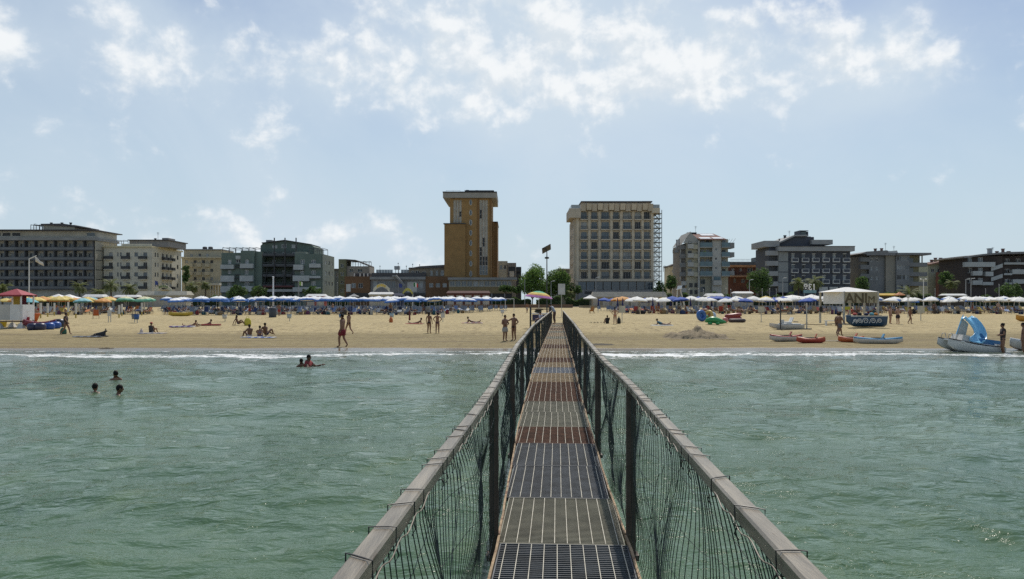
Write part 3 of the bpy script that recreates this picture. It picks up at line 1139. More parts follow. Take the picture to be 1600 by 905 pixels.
# --- building behind with roof terrace
b = Bld('terrace_house', 'mossy grey block with slanting roof pergola behind the green hotel', 258, 552)
mossy = mat('mossy_render', (.17, .18, .12), .9, .25, .3)
b.front(529, 541, 405, 480, [(532, 537, 412 + 13 * i, 418 + 13 * i) for i in range(4)], mossy, depth=8, mixpane=panes)
b.front(541.2, 577, 416, 480, [(545, 551, 420, 425), (558, 566, 420, 425), (545, 551, 432, 437), (558, 566, 432, 437)], mat('grey_render'), depth=9, y=.5, mixpane=panes)
b.poly('roof', [(541, 405), (555, 406), (577, 415), (577, 416.5), (555, 408), (541, 407)], roofdark, .2, 9)
b.pergola(542, 576, 409, 415.9, 1, 5, 5)

# --- long low brick complex beside the tower
brick = mat('brown_brick', (.155, .085, .042), .9, .15, .35, bump=.1)
b = Bld('brick_wing', 'low brown brick wing with banded glass, left of the tall tower', 224, 622)
b.front(538.5, 578, 432, 482, [(549, 556, 442.5, 450), (560, 567, 442.5, 450)], brick, depth=14, fm=wallwhite, mixpane=panes)
b.box('white_panel', 541, 548, 444, 456, wallwhite, -.08, -.01)
b.front(578.2, 664.8, 437, 482, [(582 + 7.2 * i, 588.4 + 7.2 * i, 439.5, 450) for i in range(11) if i not in (5, 7)], mat('grey_render'), y=.8, depth=13, mixpane=[glass, curtain, glass], fm=grey)
b.box('white_panel', 636, 651, 441, 456, wallwhite, .70, .79)
b.box('roof_slab', 578, 665, 432.6, 436.9, slabgrey, -.3, 14)
b.box('roof_edge', 579, 664, 426, 432.5, mat('roof_felt'), 2, 13)
b.front(665, 706, 432, 482, [(670.5, 677, 442.5, 449), (681, 687.5, 442.5, 449), (691.5, 698, 442.5, 449)], brick, depth=14, fm=wallwhite, mixpane=panes)
b.front(637, 699, 417.5, 432, [(641, 646, 422.5, 429), (647.5, 654, 422.5, 429), (658, 664, 423, 428), (671, 674.6, 422, 430), (679.5, 683, 422, 430), (687, 692, 422, 430)], mat('grey_brown', (.21, .175, .13), .85, .15), y=2.5, depth=9, mixpane=[glass_dk, glass])
b.poly('upper_roof', [(636, 419), (655, 415.5), (699, 413), (699, 417.3), (636, 417.3 + 2)], roofdark, 2.0, 11.8)
b.box('roof_clutter', 550, 575, 426.5, 431.9, roofdark, 3, 8)
for x_ in (551, 560, 566, 572):
    b.box('vent', x_, x_ + 1.3, 427, 431.8, wallwhite, 1.5, 2.2)
b.box('water_tower', 611, 619, 414.2, 419.8, grey, 6, 8)
b.put('water_tower_leg', MB().bar((b.X(612.5), b.d + 7, b.Z(419.8)), (b.X(612.5), b.d + 7, b.Z(426)), .15).bar((b.X(617.5), b.d + 7, b.Z(419.8)), (b.X(617.5), b.d + 7, b.Z(426)), .15), grey)
for (x_, y0) in ((590, 415), (619, 410.5), (632, 415), (642, 412), (653, 413)):
    b.put('roof_lamp', MB().tube([(b.X(x_), b.d + 4, b.Z(426)), (b.X(x_), b.d + 4, b.Z(y0))], .05, 5).ball((b.X(x_), b.d + 4, b.Z(y0)), .17, 6, 5), dark)
for i in range(13):
    x_ = 584 + 4.4 * i
    if not 608 < x_ < 623:
        b.box('roof_railing', x_, x_ + 4.2, 420.5, 425.9, mat('hazy_glass', (.30, .33, .34), .2, .1), 4.0, 4.06)
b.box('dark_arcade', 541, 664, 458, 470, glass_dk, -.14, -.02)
b.put('outside_stair', MB().hexa([(b.X(618), b.d - 1.6, b.Z(432)), (b.X(620), b.d - 1.6, b.Z(430)), (b.X(620), b.d - .5, b.Z(430)), (b.X(618), b.d - .5, b.Z(432))], [(b.X(633), b.d - 1.6, b.Z(448)), (b.X(635), b.d - 1.6, b.Z(446)), (b.X(635), b.d - .5, b.Z(446)), (b.X(633), b.d - .5, b.Z(448))]), slabgrey)
b.box('stair_landing', 614, 620.5, 430.5, 432.5, slabgrey, -1.7, -.32)

# --- the tall brick tower
b = Bld('brick_tower', 'tall ochre brick tower with projecting flat cap and column of oval windows', 226, 737)
obr = mat('ochre_brick', (.285, .172, .066), .9, .1, .5, bump=.08)
obr2 = mat('ochre_brick_pale', (.315, .192, .076), .9, .1, .5, bump=.08)
bp_ = mat('brown_pilaster', (.21, .115, .045), .9, .1, .5)
wins = [(708.5 + 4.4 * i, 712.4 + 4.4 * i, 312.6, 348) for i in range(3)] + [(749.2 + 4.4 * i, 753.2 + 4.4 * i, 312.6, 430) for i in range(3)]
tower_panel = mat('tower_panel', (.42, .40, .34), .7, .15, .3)
hs = [(b.X(a), b.X(c), b.Z(e), b.Z(d_)) for a, c, d_, e in wins]
ov = [316.5, 332.5, 348, 364, 380, 396, 412, 428]
ovh = [(b.X(733.6), b.X(737.4), b.Z(y + 4), b.Z(y - 4)) for y in ov]
b.facade(b.X(703), b.X(768), b.Z(434), b.Z(310.2), hs + ovh, obr2, b.d, 'f', .4)
b.box('wall', 703, 768, 310.2, 434, obr2, .4, 20)
random.seed(21)
for q, (a, c, d_, e) in enumerate(wins):
    n = 4 if e < 400 else 8
    for i in range(n):
        y0 = d_ + (e - d_) * i / n
        y1 = d_ + (e - d_) * (i + 1) / n - .25
        pm_ = glass if (e > 400 and i >= 7) else (glass_dk if (e > 400 and i == 6) or random.random() < .08 else tower_panel)
        b.window(b.X(a), b.X(c), b.Z(y1), b.Z(y0), b.d, 'f', wallwhite, pm_, 1, 2, rec=.25)
for y in ov:
    rg = MB()
    cx, cz = b.X(735.5), b.Z(y)
    pts = []
    for k in range(17):
        a = 2 * math.pi * k / 16
        pts.append((cx + .36 * math.cos(a), b.d - .03, cz + .78 * math.sin(a)))
    rg.tube(pts, .085, 5, False)
    o = b.put('oval_window', rg, wallwhite)
    dsc = [(cx + .34 * math.cos(2 * math.pi * k / 16), cz + .76 * math.sin(2 * math.pi * k / 16)) for k in range(16)]
    b.put('pane', MB().prism(dsc, b.d + .1, b.d + .14), glass, o)
    b.put('surround', MB().prism(dsc[:], b.d + .2, b.d + .24), obr2, o)
for (x0, x1) in ((745.6, 748.6), (765.3, 768.2)):
    b.box('pilaster', x0, x1, 311.5, 434, bp_, -.18, -.01)
b.box('left_block', 695, 727.5, 351.2, 436, obr, -1.6, -.02)
b.box('left_block_back', 695, 702.9, 351.2, 436, obr, 0, 17)
b.box('block_coping', 693.6, 728, 349.8, 351.1, dark, -1.9, -.04)
b.box('right_block', 768.3, 771.2, 343.4, 436, bp_, 5, 21)
b.box('right_block', 771.3, 776.5, 343.4, 436, bp_, 8, 24)
b.box('block_coping', 770.8, 777.2, 342, 343.3, dark, 7.5, 24.5)
b.box('cap', 692.6, 776.2, 302, 309.9, mat('cap_concrete', (.33, .31, .27), .8, .1, .4), -1.2, 20.8)
b.box('cap_coping', 692.2, 776.6, 300.4, 301.9, dark, -1.4, 21)
b.box('rooftop_room', 726, 770.5, 296.5, 300.3, roofdark, 3, 14)
b.box('rooftop_coping', 725, 771.5, 295.4, 296.4, dark, 2.6, 14.4)
b.chimney(728.5, 292.2, 295.4, 3.4, 6)
b.chimney(743.5, 292.6, 295.4, 3.4, 6)
b.put('roof_railing', MB().bar((b.X(697), b.d, b.Z(297.8)), (b.X(719), b.d, b.Z(297.8)), .06).bar((b.X(697), b.d, b.Z(300.3)), (b.X(697), b.d, b.Z(297.8)), .06).bar((b.X(719), b.d, b.Z(300.3)), (b.X(719), b.d, b.Z(297.8)), .06).bar((b.X(708), b.d, b.Z(300.3)), (b.X(708), b.d, b.Z(297.8)), .06), grey)
# glazed base of the tower
b.front(703.5, 800, 438.5, 449, [(705 + 8.9 * i, 712.4 + 8.9 * i, 440, 448) for i in range(10)] + [(794, 798.5, 440, 448)], mat('base_band', (.33, .30, .23), .8), y=-5.0, depth=9, fm=wallwhite, mixpane=[glass, glass, curtain])
b.box('base_roof', 702.5, 808, 434.8, 438.4, slabgrey, -6.2, 5)
b.box('base_plinth', 703.5, 800, 449.2, 459, mat('ochre_sill', (.24, .18, .09), .85), -5.0, 4)
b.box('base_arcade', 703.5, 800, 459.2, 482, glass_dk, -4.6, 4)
for x_ in (716, 742, 768, 788):
    b.box('base_pier', x_, x_ + 2, 459.1, 482, mat('grey_render'), -5.1, -4.62)

# --- small blocks between the tower and the trees
b = Bld('pale_annex', 'pale block with dark loggia just right of the brick tower', 250, 796)
b.front(778, 793, 408, 482, [(781, 785, 414, 421), (787, 791, 414, 421)], cream, depth=9, mixpane=panes)
b.front(793.2, 806.5, 411, 482, [(794.5, 805, 417, 433)], mat('grey_render'), y=-.6, depth=9, fm=dark, pm=glass_dk)
b.box('loggia_panel', 796, 803.5, 424, 432.6, wallwhite, -.52, -.48)
b.box('dark_bay', 806.7, 814.5, 417, 482, steel, .4, 7)
for y0 in (419, 428, 440):
    b.balcony(806.5, 814.5, y0, y0 + 5, steel, 1.0, y=.4)

# --- big hotel right of the pier
b = Bld('grid_hotel', 'tall beige hotel with a grid of balconied windows and outside steel stair', 226, 960)
hb = mat('hotel_beige', (.56, .48, .36), .85, .09, .3, stretch=(1, 1, .4))
hb2 = mat('hotel_beige_dark', (.50, .43, .33), .85, .1, .3)
cw = [(908, 917.2), (924.2, 933.2), (940, 952), (958.4, 967.4), (974, 986), (992.4, 1001.4), (1006.6, 1015.6)]
rowsy = [331 + 15.62 * i for i in range(7)]
bluec = mat('blue_curtain_glass', (.085, .115, .14), .12, .3, .5)
wins = [(a, c, y, y + 11.2) for y in rowsy for a, c in cw]
b.front(898, 1022, 326, 482, [w_ for w_ in wins] , hb, y=.5, depth=17, cols=3, mixpane=[bluec, bluec, glass, bluec, glass_dk, curtain], fm=mat('grey_frame'))
for x_ in (902.5, 920.8, 936.6, 955.3, 970.7, 989.2, 1004, 1018.8):
    b.box('pilaster', x_ - 1.9, x_ + 1.9, 330, 436, hb, -.15, .49)
for y in rowsy:
    for a, c in cw:
        o = b.balcony(a - .9, c + .9, y + 7.2, y + 11.6, dark, 1.0, y=.5, slab=hb2, open_rail=True)
        b.box('balcony_front', a - 1.2, c + 1.2, y + 11.7, y + 13.4, hb2, -.62, .46)
# crown of tilted boxes
for i in range(13):
    x_ = 907.2 + 8.7 * i
    t0 = 0 if i % 2 == 0 else .5
    x1_ = x_ + 7.6
    b.put('crown_box', MB().hexa([(b.X(x_), b.d - 1.1 - t0, b.Z(330.5 - t0 * 3)), (b.X(x1_), b.d - 1.1 - t0, b.Z(330.5 - t0 * 3)), (b.X(x1_), b.d + .45, b.Z(330.5 - t0 * 3)), (b.X(x_), b.d + .45, b.Z(330.5 - t0 * 3))],
                                [(b.X(x_), b.d - 1.7 - t0, b.Z(319.5)), (b.X(x1_), b.d - 1.7 - t0, b.Z(319.5)), (b.X(x1_), b.d + .45, b.Z(319.5)), (b.X(x_), b.d + .45, b.Z(319.5))]), hb if i % 2 else hb2)
b.box('left_terrace', 889.5, 906.8, 326.5, 341, hb2, -1.4, 12)
b.box('terrace_railing', 892, 906, 321, 326.3, mat('hazy_glass'), -1.3, -1.22)
b.box('terrace_railing', 892, 892.5, 321, 326.3, mat('hazy_glass'), -1.2, 10)
b.box('right_terrace', 1018, 1030, 326, 333.5, hb, -1.2, 12)
b.box('terrace_railing', 1018.5, 1029.5, 320.5, 325.9, mat('hazy_glass'), -1.1, -1.02)
b.front(910, 1019, 315.2, 325.9, [(913 + 10 * i, 921 + 10 * i, 316.2, 319.3) for i in range(10)], hb2, y=2.2, depth=11, cols=1, mixpane=[glass])
b.box('roof', 908.5, 1020.5, 313.4, 315.1, roofdark, 1.2, 13.5)
b.box('roof', 1005, 1020.5, 314.4 - 1.3, 313.3, roofdark, 1.5, 13)
b.box('floor_band', 899, 1021.5, 436, 440, hb2, -1.6, .48)
for i in range(9):
    x0_ = 903 + 13 * i
    b.window(b.X(x0_), b.X(x0_ + 11.8), b.Z(453), b.Z(440.6), b.d, 'f', slabgrey, random.choice([glass, bluec, glass]), 3, 2, rec=-1.4)
b.box('ground_wall', 899, 1021.5, 453.2, 482, mat('grey_render'), -1.5, .48)
b.box('left_ground', 898, 902.8, 440.2, 453, hb2, -1.5, .48)
b.box('garage_door', 913, 925, 455.5, 459.5, glass_dk, -1.58, -1.51)
# small windows on the hotel's left flank
b.side(898, .5, 17, 342, 482, [(3 + 4.4 * j, 4.6 + 4.4 * j, y + 1, y + 9) for y in rowsy[1:] for j in range(3)], hb2, 'l', slabgrey, 1, mixpane=panes)
# outside stair tower
st_ = MB()
x0, x1 = b.X(1023.5), b.X(1035)
for x_ in (x0, (x0 + x1) / 2, x1):
    for yy in (1.0, 4.2):
        st_.bar((x_, b.d + yy, b.Z(447)), (x_, b.d + yy, b.Z(327.5)), .17)
o_frame = b.put('stair_frame', st_, mat('stair_steel', (.16, .19, .20), .5, .15, 1, metal=.2))
for i in range(16):
    z0 = b.Z(446 - 7.55 * i)
    z1 = b.Z(446 - 7.55 * (i + 1))
    if z1 > b.Z(327):
        break
    yy = 1.1 if i % 2 else 3.2
    fl_ = MB()
    a_, c_ = (x0 + .2, x1 - .2) if i % 2 else (x1 - .2, x0 + .2)
    n_ = 7
    for k in range(n_):
        fx = a_ + (c_ - a_) * (k + .5) / n_
        fz = z0 + (z1 - z0) * (k + .5) / n_
        fl_.box(fx - .17, fx + .17, b.d + yy, b.d + yy + .95, fz - .03, fz + .03)
    fl_.bar((a_, b.d + yy, z0), (c_, b.d + yy, z1), .09)
    fl_.bar((a_, b.d + yy, z0 + .95), (c_, b.d + yy, z1 + .95), .07)
    fl_.box(min(x0, x1) - .1, x1 + .1, b.d + .95, b.d + 4.3, z1 - .07, z1 + .03)
    b.put('stair_flight', fl_, mat('stair_steel'))

b = Bld('grey_house', 'small dark grey house with flat roof behind the round trees', 262, 888)
b.front(874, 896, 422, 482, [(877, 883, 427, 432), (886, 893, 427, 432), (877, 883, 440, 446), (886, 893, 440, 446)], mat('slate_wall', (.12, .14, .14), .85, .15), depth=9, mixpane=panes)
b.box('roof', 872.5, 897, 420, 421.9, slabgrey, -.6, 9.5)

# --- balcony building with red roof
b = Bld('red_roof_house', 'pale apartment house with red tiled roof, white roof panels and glass balconies', 228, 1104)
lr = mat('light_render', (.42, .41, .37), .85, .1, .3)
lr2 = mat('cream_panel', (.43, .40, .30), .85, .1, .3)
bg_ = mat('blue_balcony_glass', (.10, .16, .18), .15, .2, .5)
wins = []
for y in (402, 416, 430):
    wins.append((1116.5, 1120, y - 16, y - 12))
b.front(1113, 1127, 373, 482, [(1117.5, 1120.5, 388 + 14.6 * i, 391.5 + 14.6 * i) for i in range(4)], lr, y=0, depth=16, mixpane=[glass_dk, glass], cols=1)
b.box('wall', 1092.5, 1112.8, 373, 482, lr2, 1.6, 16)
b.box('wall', 1127.2, 1140, 373, 482, lr2, 1.6, 16)
b.box('corner_column', 1090.8, 1093.2, 376, 482, lr, -.1, 1.58)
for i, y in enumerate((386.2, 401, 416, 431)):
    for (x0_, x1_) in ((1093.3, 1112.8), (1127.2, 1140)):
        b.box('balcony_slab', x0_, x1_, y, y + 1.0, lr, -.5, 1.58)
        b.box('glass_railing', x0_ + .1, x1_ - .1, y - 7.0, y - .05, bg_, -.42, -.36)
    for x_ in (1097, 1105, 1130.5):
        b.window(b.X(x_), b.X(x_ + 5.5), b.Z(y - .2), b.Z(y - 11.5), b.d + 1.5, 'f', slabgrey, random.choice(panes), 2, 1, rec=0)
b.balcony(1113.5, 1126.5, 438.5, 445, lr, .9)
for (x_, y) in ((1096.5, 436), (1096.5, 448)):
    b.window(b.X(x_), b.X(x_ + 7), b.Z(y + 8), b.Z(y), b.d + 1.5, 'f', slabgrey, glass, 2, 1, rec=0)
b.window(b.X(1115), b.X(1126), b.Z(438), b.Z(432), b.d, 'f', slabgrey, bg_, 2, 1, rec=-.06)
for (y0, y1) in ((379, 387.5), (394, 401.5), (424, 430)):
    b.box('side_balcony', 1140.1, 1148.5, y0, y1, slabgrey, .6, 5)
for i in range(4):
    b.put('awning_pole', MB().bar((b.X(1134 + 4 * i), b.d + 1, b.Z(379)), (b.X(1137 + 4.6 * i), b.d + 1, b.Z(373.5 - i * .4)), .07), grey)
b.put('plant_pot', MB().ball((b.X(1101), b.d - .1, b.Z(395.5)), (.9, .3, .45), 8, 6).ball((b.X(1098), b.d - .12, b.Z(396)), (.5, .3, .35), 8, 6), mat('lime_plant', (.22, .34, .03), .8, .3, 6))
# left wing with curved balconies
b.box('wall', 1074, 1090.7, 379, 482, lr2, 1.0, 15)
b.poly('gable_wall', [(1069, 379.5), (1079.5, 363), (1092.5, 373.5), (1092.5, 379.5)], lr, .9, 1.5)
for i, y in enumerate((387, 401.5, 415.5, 430)):
    b.balcony(1074.5, 1083.5, y - 5.5, y + .5, lr, 1.3, y=1.0)
    b.balcony(1083.8, 1090.5, y - 4.5, y + 1.5, lr2, 1.0, y=1.0)
    b.balcony(1064.5, 1073.8, y - 5.0, y + .8, slabgrey, 1.0, y=3.0)
    b.window(b.X(1076), b.X(1082), b.Z(y), b.Z(y - 10), b.d + .93, 'f', slabgrey, random.choice(panes), 2, 1, rec=0)
    b.box('column', 1065, 1066.2, y + 1.7, y + 8.7, lr, 2.1, 2.5)
b.box('wall', 1068, 1073.9, 382, 482, mat('grey_render'), 3.2, 15)
b.box('end_balcony', 1057.5, 1064, 388.5, 394, slabgrey, 3, 6)
for y in (441, 452):
    for x_ in (1066, 1078, 1086):
        b.window(b.X(x_), b.X(x_ + 5.5), b.Z(y + 8), b.Z(y + 1), b.d + .93, 'f', slabgrey, glass_dk, 2, 1, rec=0)
    b.balcony(1064.5, 1072.5, y - 1.5, y + 4, lr, 1.0, y=.9)
for x_ in (1064.5, 1068):
    b.chimney(x_, 372 if x_ < 1066 else 371, 389, 2.0, 6, grey)
# roof: two slopes, the seaward one tiled
rt = mat('red_tiles', (.17, .075, .055), .85, .2, 1.5, bump=.2)
rfm = MB()
A = [(1079.5, 361.8), (1123, 361.8)]
zr, ze = b.Z(361.5), b.Z(374.2)
yr, ye = b.d + 8, b.d - .8
rfm.add([(b.X(1080.5), yr, zr), (b.X(1126), yr, zr), (b.X(1134), ye, ze), (b.X(1093), ye, ze), (b.X(1080.5), yr, zr - .25), (b.X(1126), yr, zr - .25), (b.X(1134), ye, ze - .25), (b.X(1093), ye, ze - .25)],
        [(0, 1, 2, 3), (4, 7, 6, 5), (3, 2, 6, 7), (0, 3, 7, 4), (1, 5, 6, 2), (0, 4, 5, 1)])
o_roof = b.put('roof', rfm, rt)
b.put('roof_side', MB().hexa([(b.X(1066), b.d + 1, b.Z(382)), (b.X(1067), b.d + 1, b.Z(380.5)), (b.X(1067), b.d + 14, b.Z(380.5)), (b.X(1066), b.d + 14, b.Z(382))], [(b.X(1080), b.d + .7, b.Z(362.5)), (b.X(1080.4), b.d + .7, b.Z(361.4)), (b.X(1080.4), b.d + 14, b.Z(361.4)), (b.X(1080), b.d + 14, b.Z(362.5))]), slabgrey)
wp = mat('white_roof_panel', (.75, .76, .76), .25, .05)


def on_roof(px0, px1, t0, t1, lift=.12):
    def pt(px, t):
        return (b.X(px), yr + (ye - yr) * t, zr + (ze - zr) * t)
    q0, q1, q2, q3 = pt(px0, t0), pt(px1, t0), pt(px1 + 1.5, t1), pt(px0 + 1.5, t1)
    up = lambda q: (q[0], q[1] - .02, q[2] + lift)
    u2 = lambda q: (q[0], q[1] - .02, q[2] + lift - .08)
    b.put('skylight', MB().hexa([u2(q3), u2(q2), u2(q1), u2(q0)], [up(q3), up(q2), up(q1), up(q0)]), wp, o_roof)


on_roof(1101, 1122, .12, .38)
on_roof(1093, 1110, .72, .95)
on_roof(1113, 1129, .72, .95)
b.box('ridge_vent', 1083, 1098, 359.6, 361.4, dark, 7.4, 8.6)
b.aerial(1097, 349, 361, 8)

# --- red house behind
b = Bld('red_house', 'dark red brick house with orange eaves between the pale house and blue hotel', 262, 1168)
rb = mat('dark_red_brick', (.13, .06, .045), .9, .15, .4)
orr = mat('orange_tiles', (.40, .21, .10), .85, .2, 1.2)
b.front(1136, 1200, 418, 482, [(1143, 1147, 419.5, 424), (1155, 1159, 419.5, 424), (1168, 1176, 419, 426), (1146, 1150, 436, 442), (1158, 1164, 436, 442), (1174, 1180, 436, 442)], rb, depth=10, mixpane=panes)
b.box('eave', 1140, 1196, 414.4, 417.8, orr, -1.0, 11)
b.box('upper_floor', 1141, 1192, 409, 414.3, mat('slate_wall'), 1, 9)
b.box('roof_room', 1185, 1198, 401.5, 413, mat('slate_wall'), 2.2, 8)
b.put('lower_eave', MB().hexa([(b.X(1138), b.d - 2.6, b.Z(433.5)), (b.X(1174), b.d - 2.6, b.Z(433.5)), (b.X(1174), b.d - .01, b.Z(430.5)), (b.X(1138), b.d - .01, b.Z(430.5))], [(b.X(1138), b.d - 2.6, b.Z(432.6)), (b.X(1174), b.d - 2.6, b.Z(432.6)), (b.X(1174), b.d - .01, b.Z(429.4)), (b.X(1138), b.d - .01, b.Z(429.4))]), orr)
rl = MB()
for i in range(24):
    x_ = 1142 + 1.95 * i
    rl.box(b.X(x_), b.X(x_ + .25), b.d + 1.1, b.d + 1.16, b.Z(408.9), b.Z(405.2))
rl.box(b.X(1142), b.X(1188), b.d + 1.1, b.d + 1.16, b.Z(405.1), b.Z(404.8))
b.put('roof_railing', rl, grey)
b.balcony(1138, 1146, 424, 430.5, lr, 1.2)

# --- house far behind at 1040
b = Bld('gable_house', 'low grey house with trees, left of the red roofed apartment house', 266, 1056)
b.front(1046, 1068, 415, 482, [(1050, 1054, 421, 426), (1058, 1062, 421, 426), (1050, 1054, 434, 440), (1058, 1062, 434, 440)], mat('pale_beige'), depth=9, mixpane=panes)
b.poly('roof', [(1045, 416), (1057, 411), (1069, 412), (1069, 414.5), (1057, 413.5), (1046, 417.5)], roofdark, -.4, 9.4)
b.pergola(1041, 1052, 416, 424, 2, 5, 3)

# --- blue grey hotel
b = Bld('slate_hotel', 'dark slate hotel with white framed balcony boxes and pale cornice', 230, 1264)
sl = mat('slate_render', (.075, .082, .10), .85, .12, .4)
pale = mat('pale_cornice', (.33, .33, .32), .85, .08, .4)
gcx = [1236, 1252.4, 1268.4, 1284.4, 1300.4, 1316.4]
gry = [397, 413.9, 430.8]
wins = [(x_ + .6, x_ + 5.6, y, y + 8.4) for y in gry for x_ in gcx]
b.front(1231.2, 1328.5, 393.2, 482, wins, sl, depth=16, mixpane=[glass_dk, curtain, curtain, glass], fm=wallwhite, cols=1)
for y in gry:
    for x_ in gcx:
        b.balcony(x_ - .4, x_ + 10.2, y + 6.4, y + 12.2, wallwhite, .9, dark_in=sl)
        b.box('lintel', x_ + .2, x_ + 6, y - 1.0, y - .1, wallwhite, -.12, -.01)
b.box('cornice', 1213.5, 1332, 386, 393, pale, -1.6, 17)
b.box('cornice_cap', 1213.2, 1332.4, 385.1, 385.9, roofdark, -1.8, 17)
for y in (396.5, 412.5, 428.5, 444.5):
    b.box('pale_panel', 1216, 1231, y - 2.6, y + 12.2, mat('pale_panel', (.27, .28, .27), .85, .08), -.3, 10)
    b.box('panel_joint', 1216.2, 1231, y + 12.3, y + 13.2, sl, -.2, 10)
b.box('wall', 1204, 1215.8, 386, 482, sl, 1.2, 14)
for y in (395, 411, 427, 443):
    b.balcony(1197.5, 1215.5, y - 3.0, y + 3.5, pale, 1.6, y=1.2)
    b.window(b.X(1206), b.X(1213), b.Z(y + 13), b.Z(y + 4.2), b.d + 1.1, 'f', slabgrey, glass_dk, 2, 1, rec=0)
for x_ in (1240, 1252.8, 1265, 1281, 1297, 1313):
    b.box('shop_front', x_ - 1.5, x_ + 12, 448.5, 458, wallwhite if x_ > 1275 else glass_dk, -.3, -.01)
b.poly('upper_wall', [(1218, 385), (1218, 381), (1245, 368.5), (1272, 368.5), (1272, 376), (1293, 381), (1293, 385)], sl, 2.5, 14)
b.poly('upper_roof', [(1217, 379), (1244, 366.6), (1266, 366.2), (1266, 368.4), (1245, 368.6), (1218, 381)], pale, 1.4, 14.5)
b.box('upper_slab', 1195, 1219, 376, 385.5, pale, .6, 13)
b.box('right_slab', 1270, 1303, 374.4, 381.6, pale, .8, 12)
b.box('tank_room', 1259.5, 1271, 359.5, 366.1, mat('tank_green', (.10, .13, .13), .5), 5, 9)
b.box('tank_rib', 1258.6, 1260.4, 358.6, 366.1, sl, 4.7, 9.2)
b.box('tank_rib', 1270.2, 1272.4, 359.6, 366.1, sl, 4.7, 9.2)
b.box('tank_cap', 1258.6, 1272.6, 357.8, 358.5, sl, 4.6, 9.3)
b.box('stair_head', 1271, 1278, 369, 374.3, sl, 3, 9)
b.chimney(1238, 364.8, 371, 3.0, 6)
b.chimney(1229, 370.5, 376.5, 1.6, 6)
b.aerial(1246.5, 357, 366.5, 7)

# --- beige apartment block
b = Bld('bay_apartments', 'drab beige apartment block with two flat roofs and glazed central bay', 234, 1396)
db = mat('drab_beige', (.27, .25, .205), .85, .12, .3)
db2 = mat('drab_grey', (.20, .205, .205), .85, .12, .3)
wins = []
for y in (403.5, 417, 432):
    wins += [(1362, 1366.4, y, y + 5), (1370, 1374.4, y, y + 5)]
b.front(1360, 1384, 400, 482, wins, db2, y=.8, depth=12, mixpane=panes)
b.box('wall', 1384.2, 1398.8, 398, 482, db, 0, 13)
wins = [(1400.5 + 3.15 * i, 1403.1 + 3.15 * i, y, y + 7) for y in (400.5, 414.5, 430, 445) for i in range(6)]
b.front(1399, 1419.6, 397.5, 482, wins, db2, y=-.6, depth=13, cols=1, fm=wallwhite, mixpane=[glass, glass_dk, curtain])
b.box('wall', 1419.8, 1440, 399, 482, mat('olive_beige', (.29, .27, .17), .85, .1), 1.6, 12)
for y in (412, 427, 442):
    b.balcony(1420, 1448.5, y - 1.5, y + 4.0, db2, 1.8, y=1.6)
    b.window(b.X(1425), b.X(1431), b.Z(y + 4), b.Z(y - 9), b.d + 1.5, 'f', slabgrey, glass, 2, 1, rec=0)
for x_ in (1436, 1440.5):
    b.box('balcony_column', x_, x_ + 1, 399, 410.4, db, -.1, .3)
b.box('roof', 1398, 1451, 395.6, 398.8, mat('roof_edge_grey', (.2, .2, .2), .85), -1.6, 14)
b.poly('roof', [(1343, 396.5), (1352, 393.5), (1384, 391.5), (1386, 395), (1397.8, 396), (1397.8, 399.4), (1352, 399.4), (1352, 397.5)], mat('roof_edge_grey'), -1.0, 13)
for y in (402, 414, 428, 441):
    b.balcony(1346, 1359.6, y, y + 6, db2, 1.4, y=2)
b.box('wall', 1350, 1359.8, 399.6, 482, db, 2.0, 12)
b.poly('rooftop_tent', [(1388, 395.4), (1392, 390), (1402, 391), (1412, 390), (1414, 395.4)], wallwhite, 4, 8)
for (x_, y0) in ((1380.5, 386.5), (1390.5, 386), (1387, 390)):
    b.chimney(x_, y0, 395, 3, 5, mat('clay_pot', (.16, .09, .075), .8))
b.aerial(1398.5, 377, 392, 6)
b.aerial(1412, 382, 396, 6)

# --- reddish roofs in the gap
b = Bld('clay_roof_houses', 'pale house with low clay tile roofs and chimneys between two apartment blocks', 264, 1478)
b.front(1450, 1475, 412, 482, [(1455, 1460, 420, 426), (1465, 1470, 420, 426)], mat('pale_green_wall', (.35, .38, .30), .85, .1), depth=9, mixpane=panes)
b.front(1468, 1512, 408, 482, [(1480, 1484, 415, 420), (1494, 1500, 415, 421), (1476, 1482, 434, 440), (1496, 1502, 434, 440)], db, y=-1.5, depth=9, mixpane=panes)
b.poly('roof', [(1448, 413), (1468, 408.5), (1496, 403.5), (1512, 404), (1512, 407.9), (1468, 411), (1449, 414.5)], mat('clay_roof', (.22, .13, .10), .9, .2), -1.9, 9)
b.box('tile_strip', 1468, 1508, 423, 426, orr, -3.6, -1.52)
b.box('porch_wall', 1458, 1508, 426.2, 482, rb, -3.4, -1.6)
b.balcony(1490, 1508, 434, 440, wallwhite, 1, y=-3.4)
for (x_, y0) in ((1464, 405), (1470, 402), (1478, 402), (1486, 402.5)):
    b.chimney(x_, y0, 410, 3.2, 3, mat('clay_pot'))

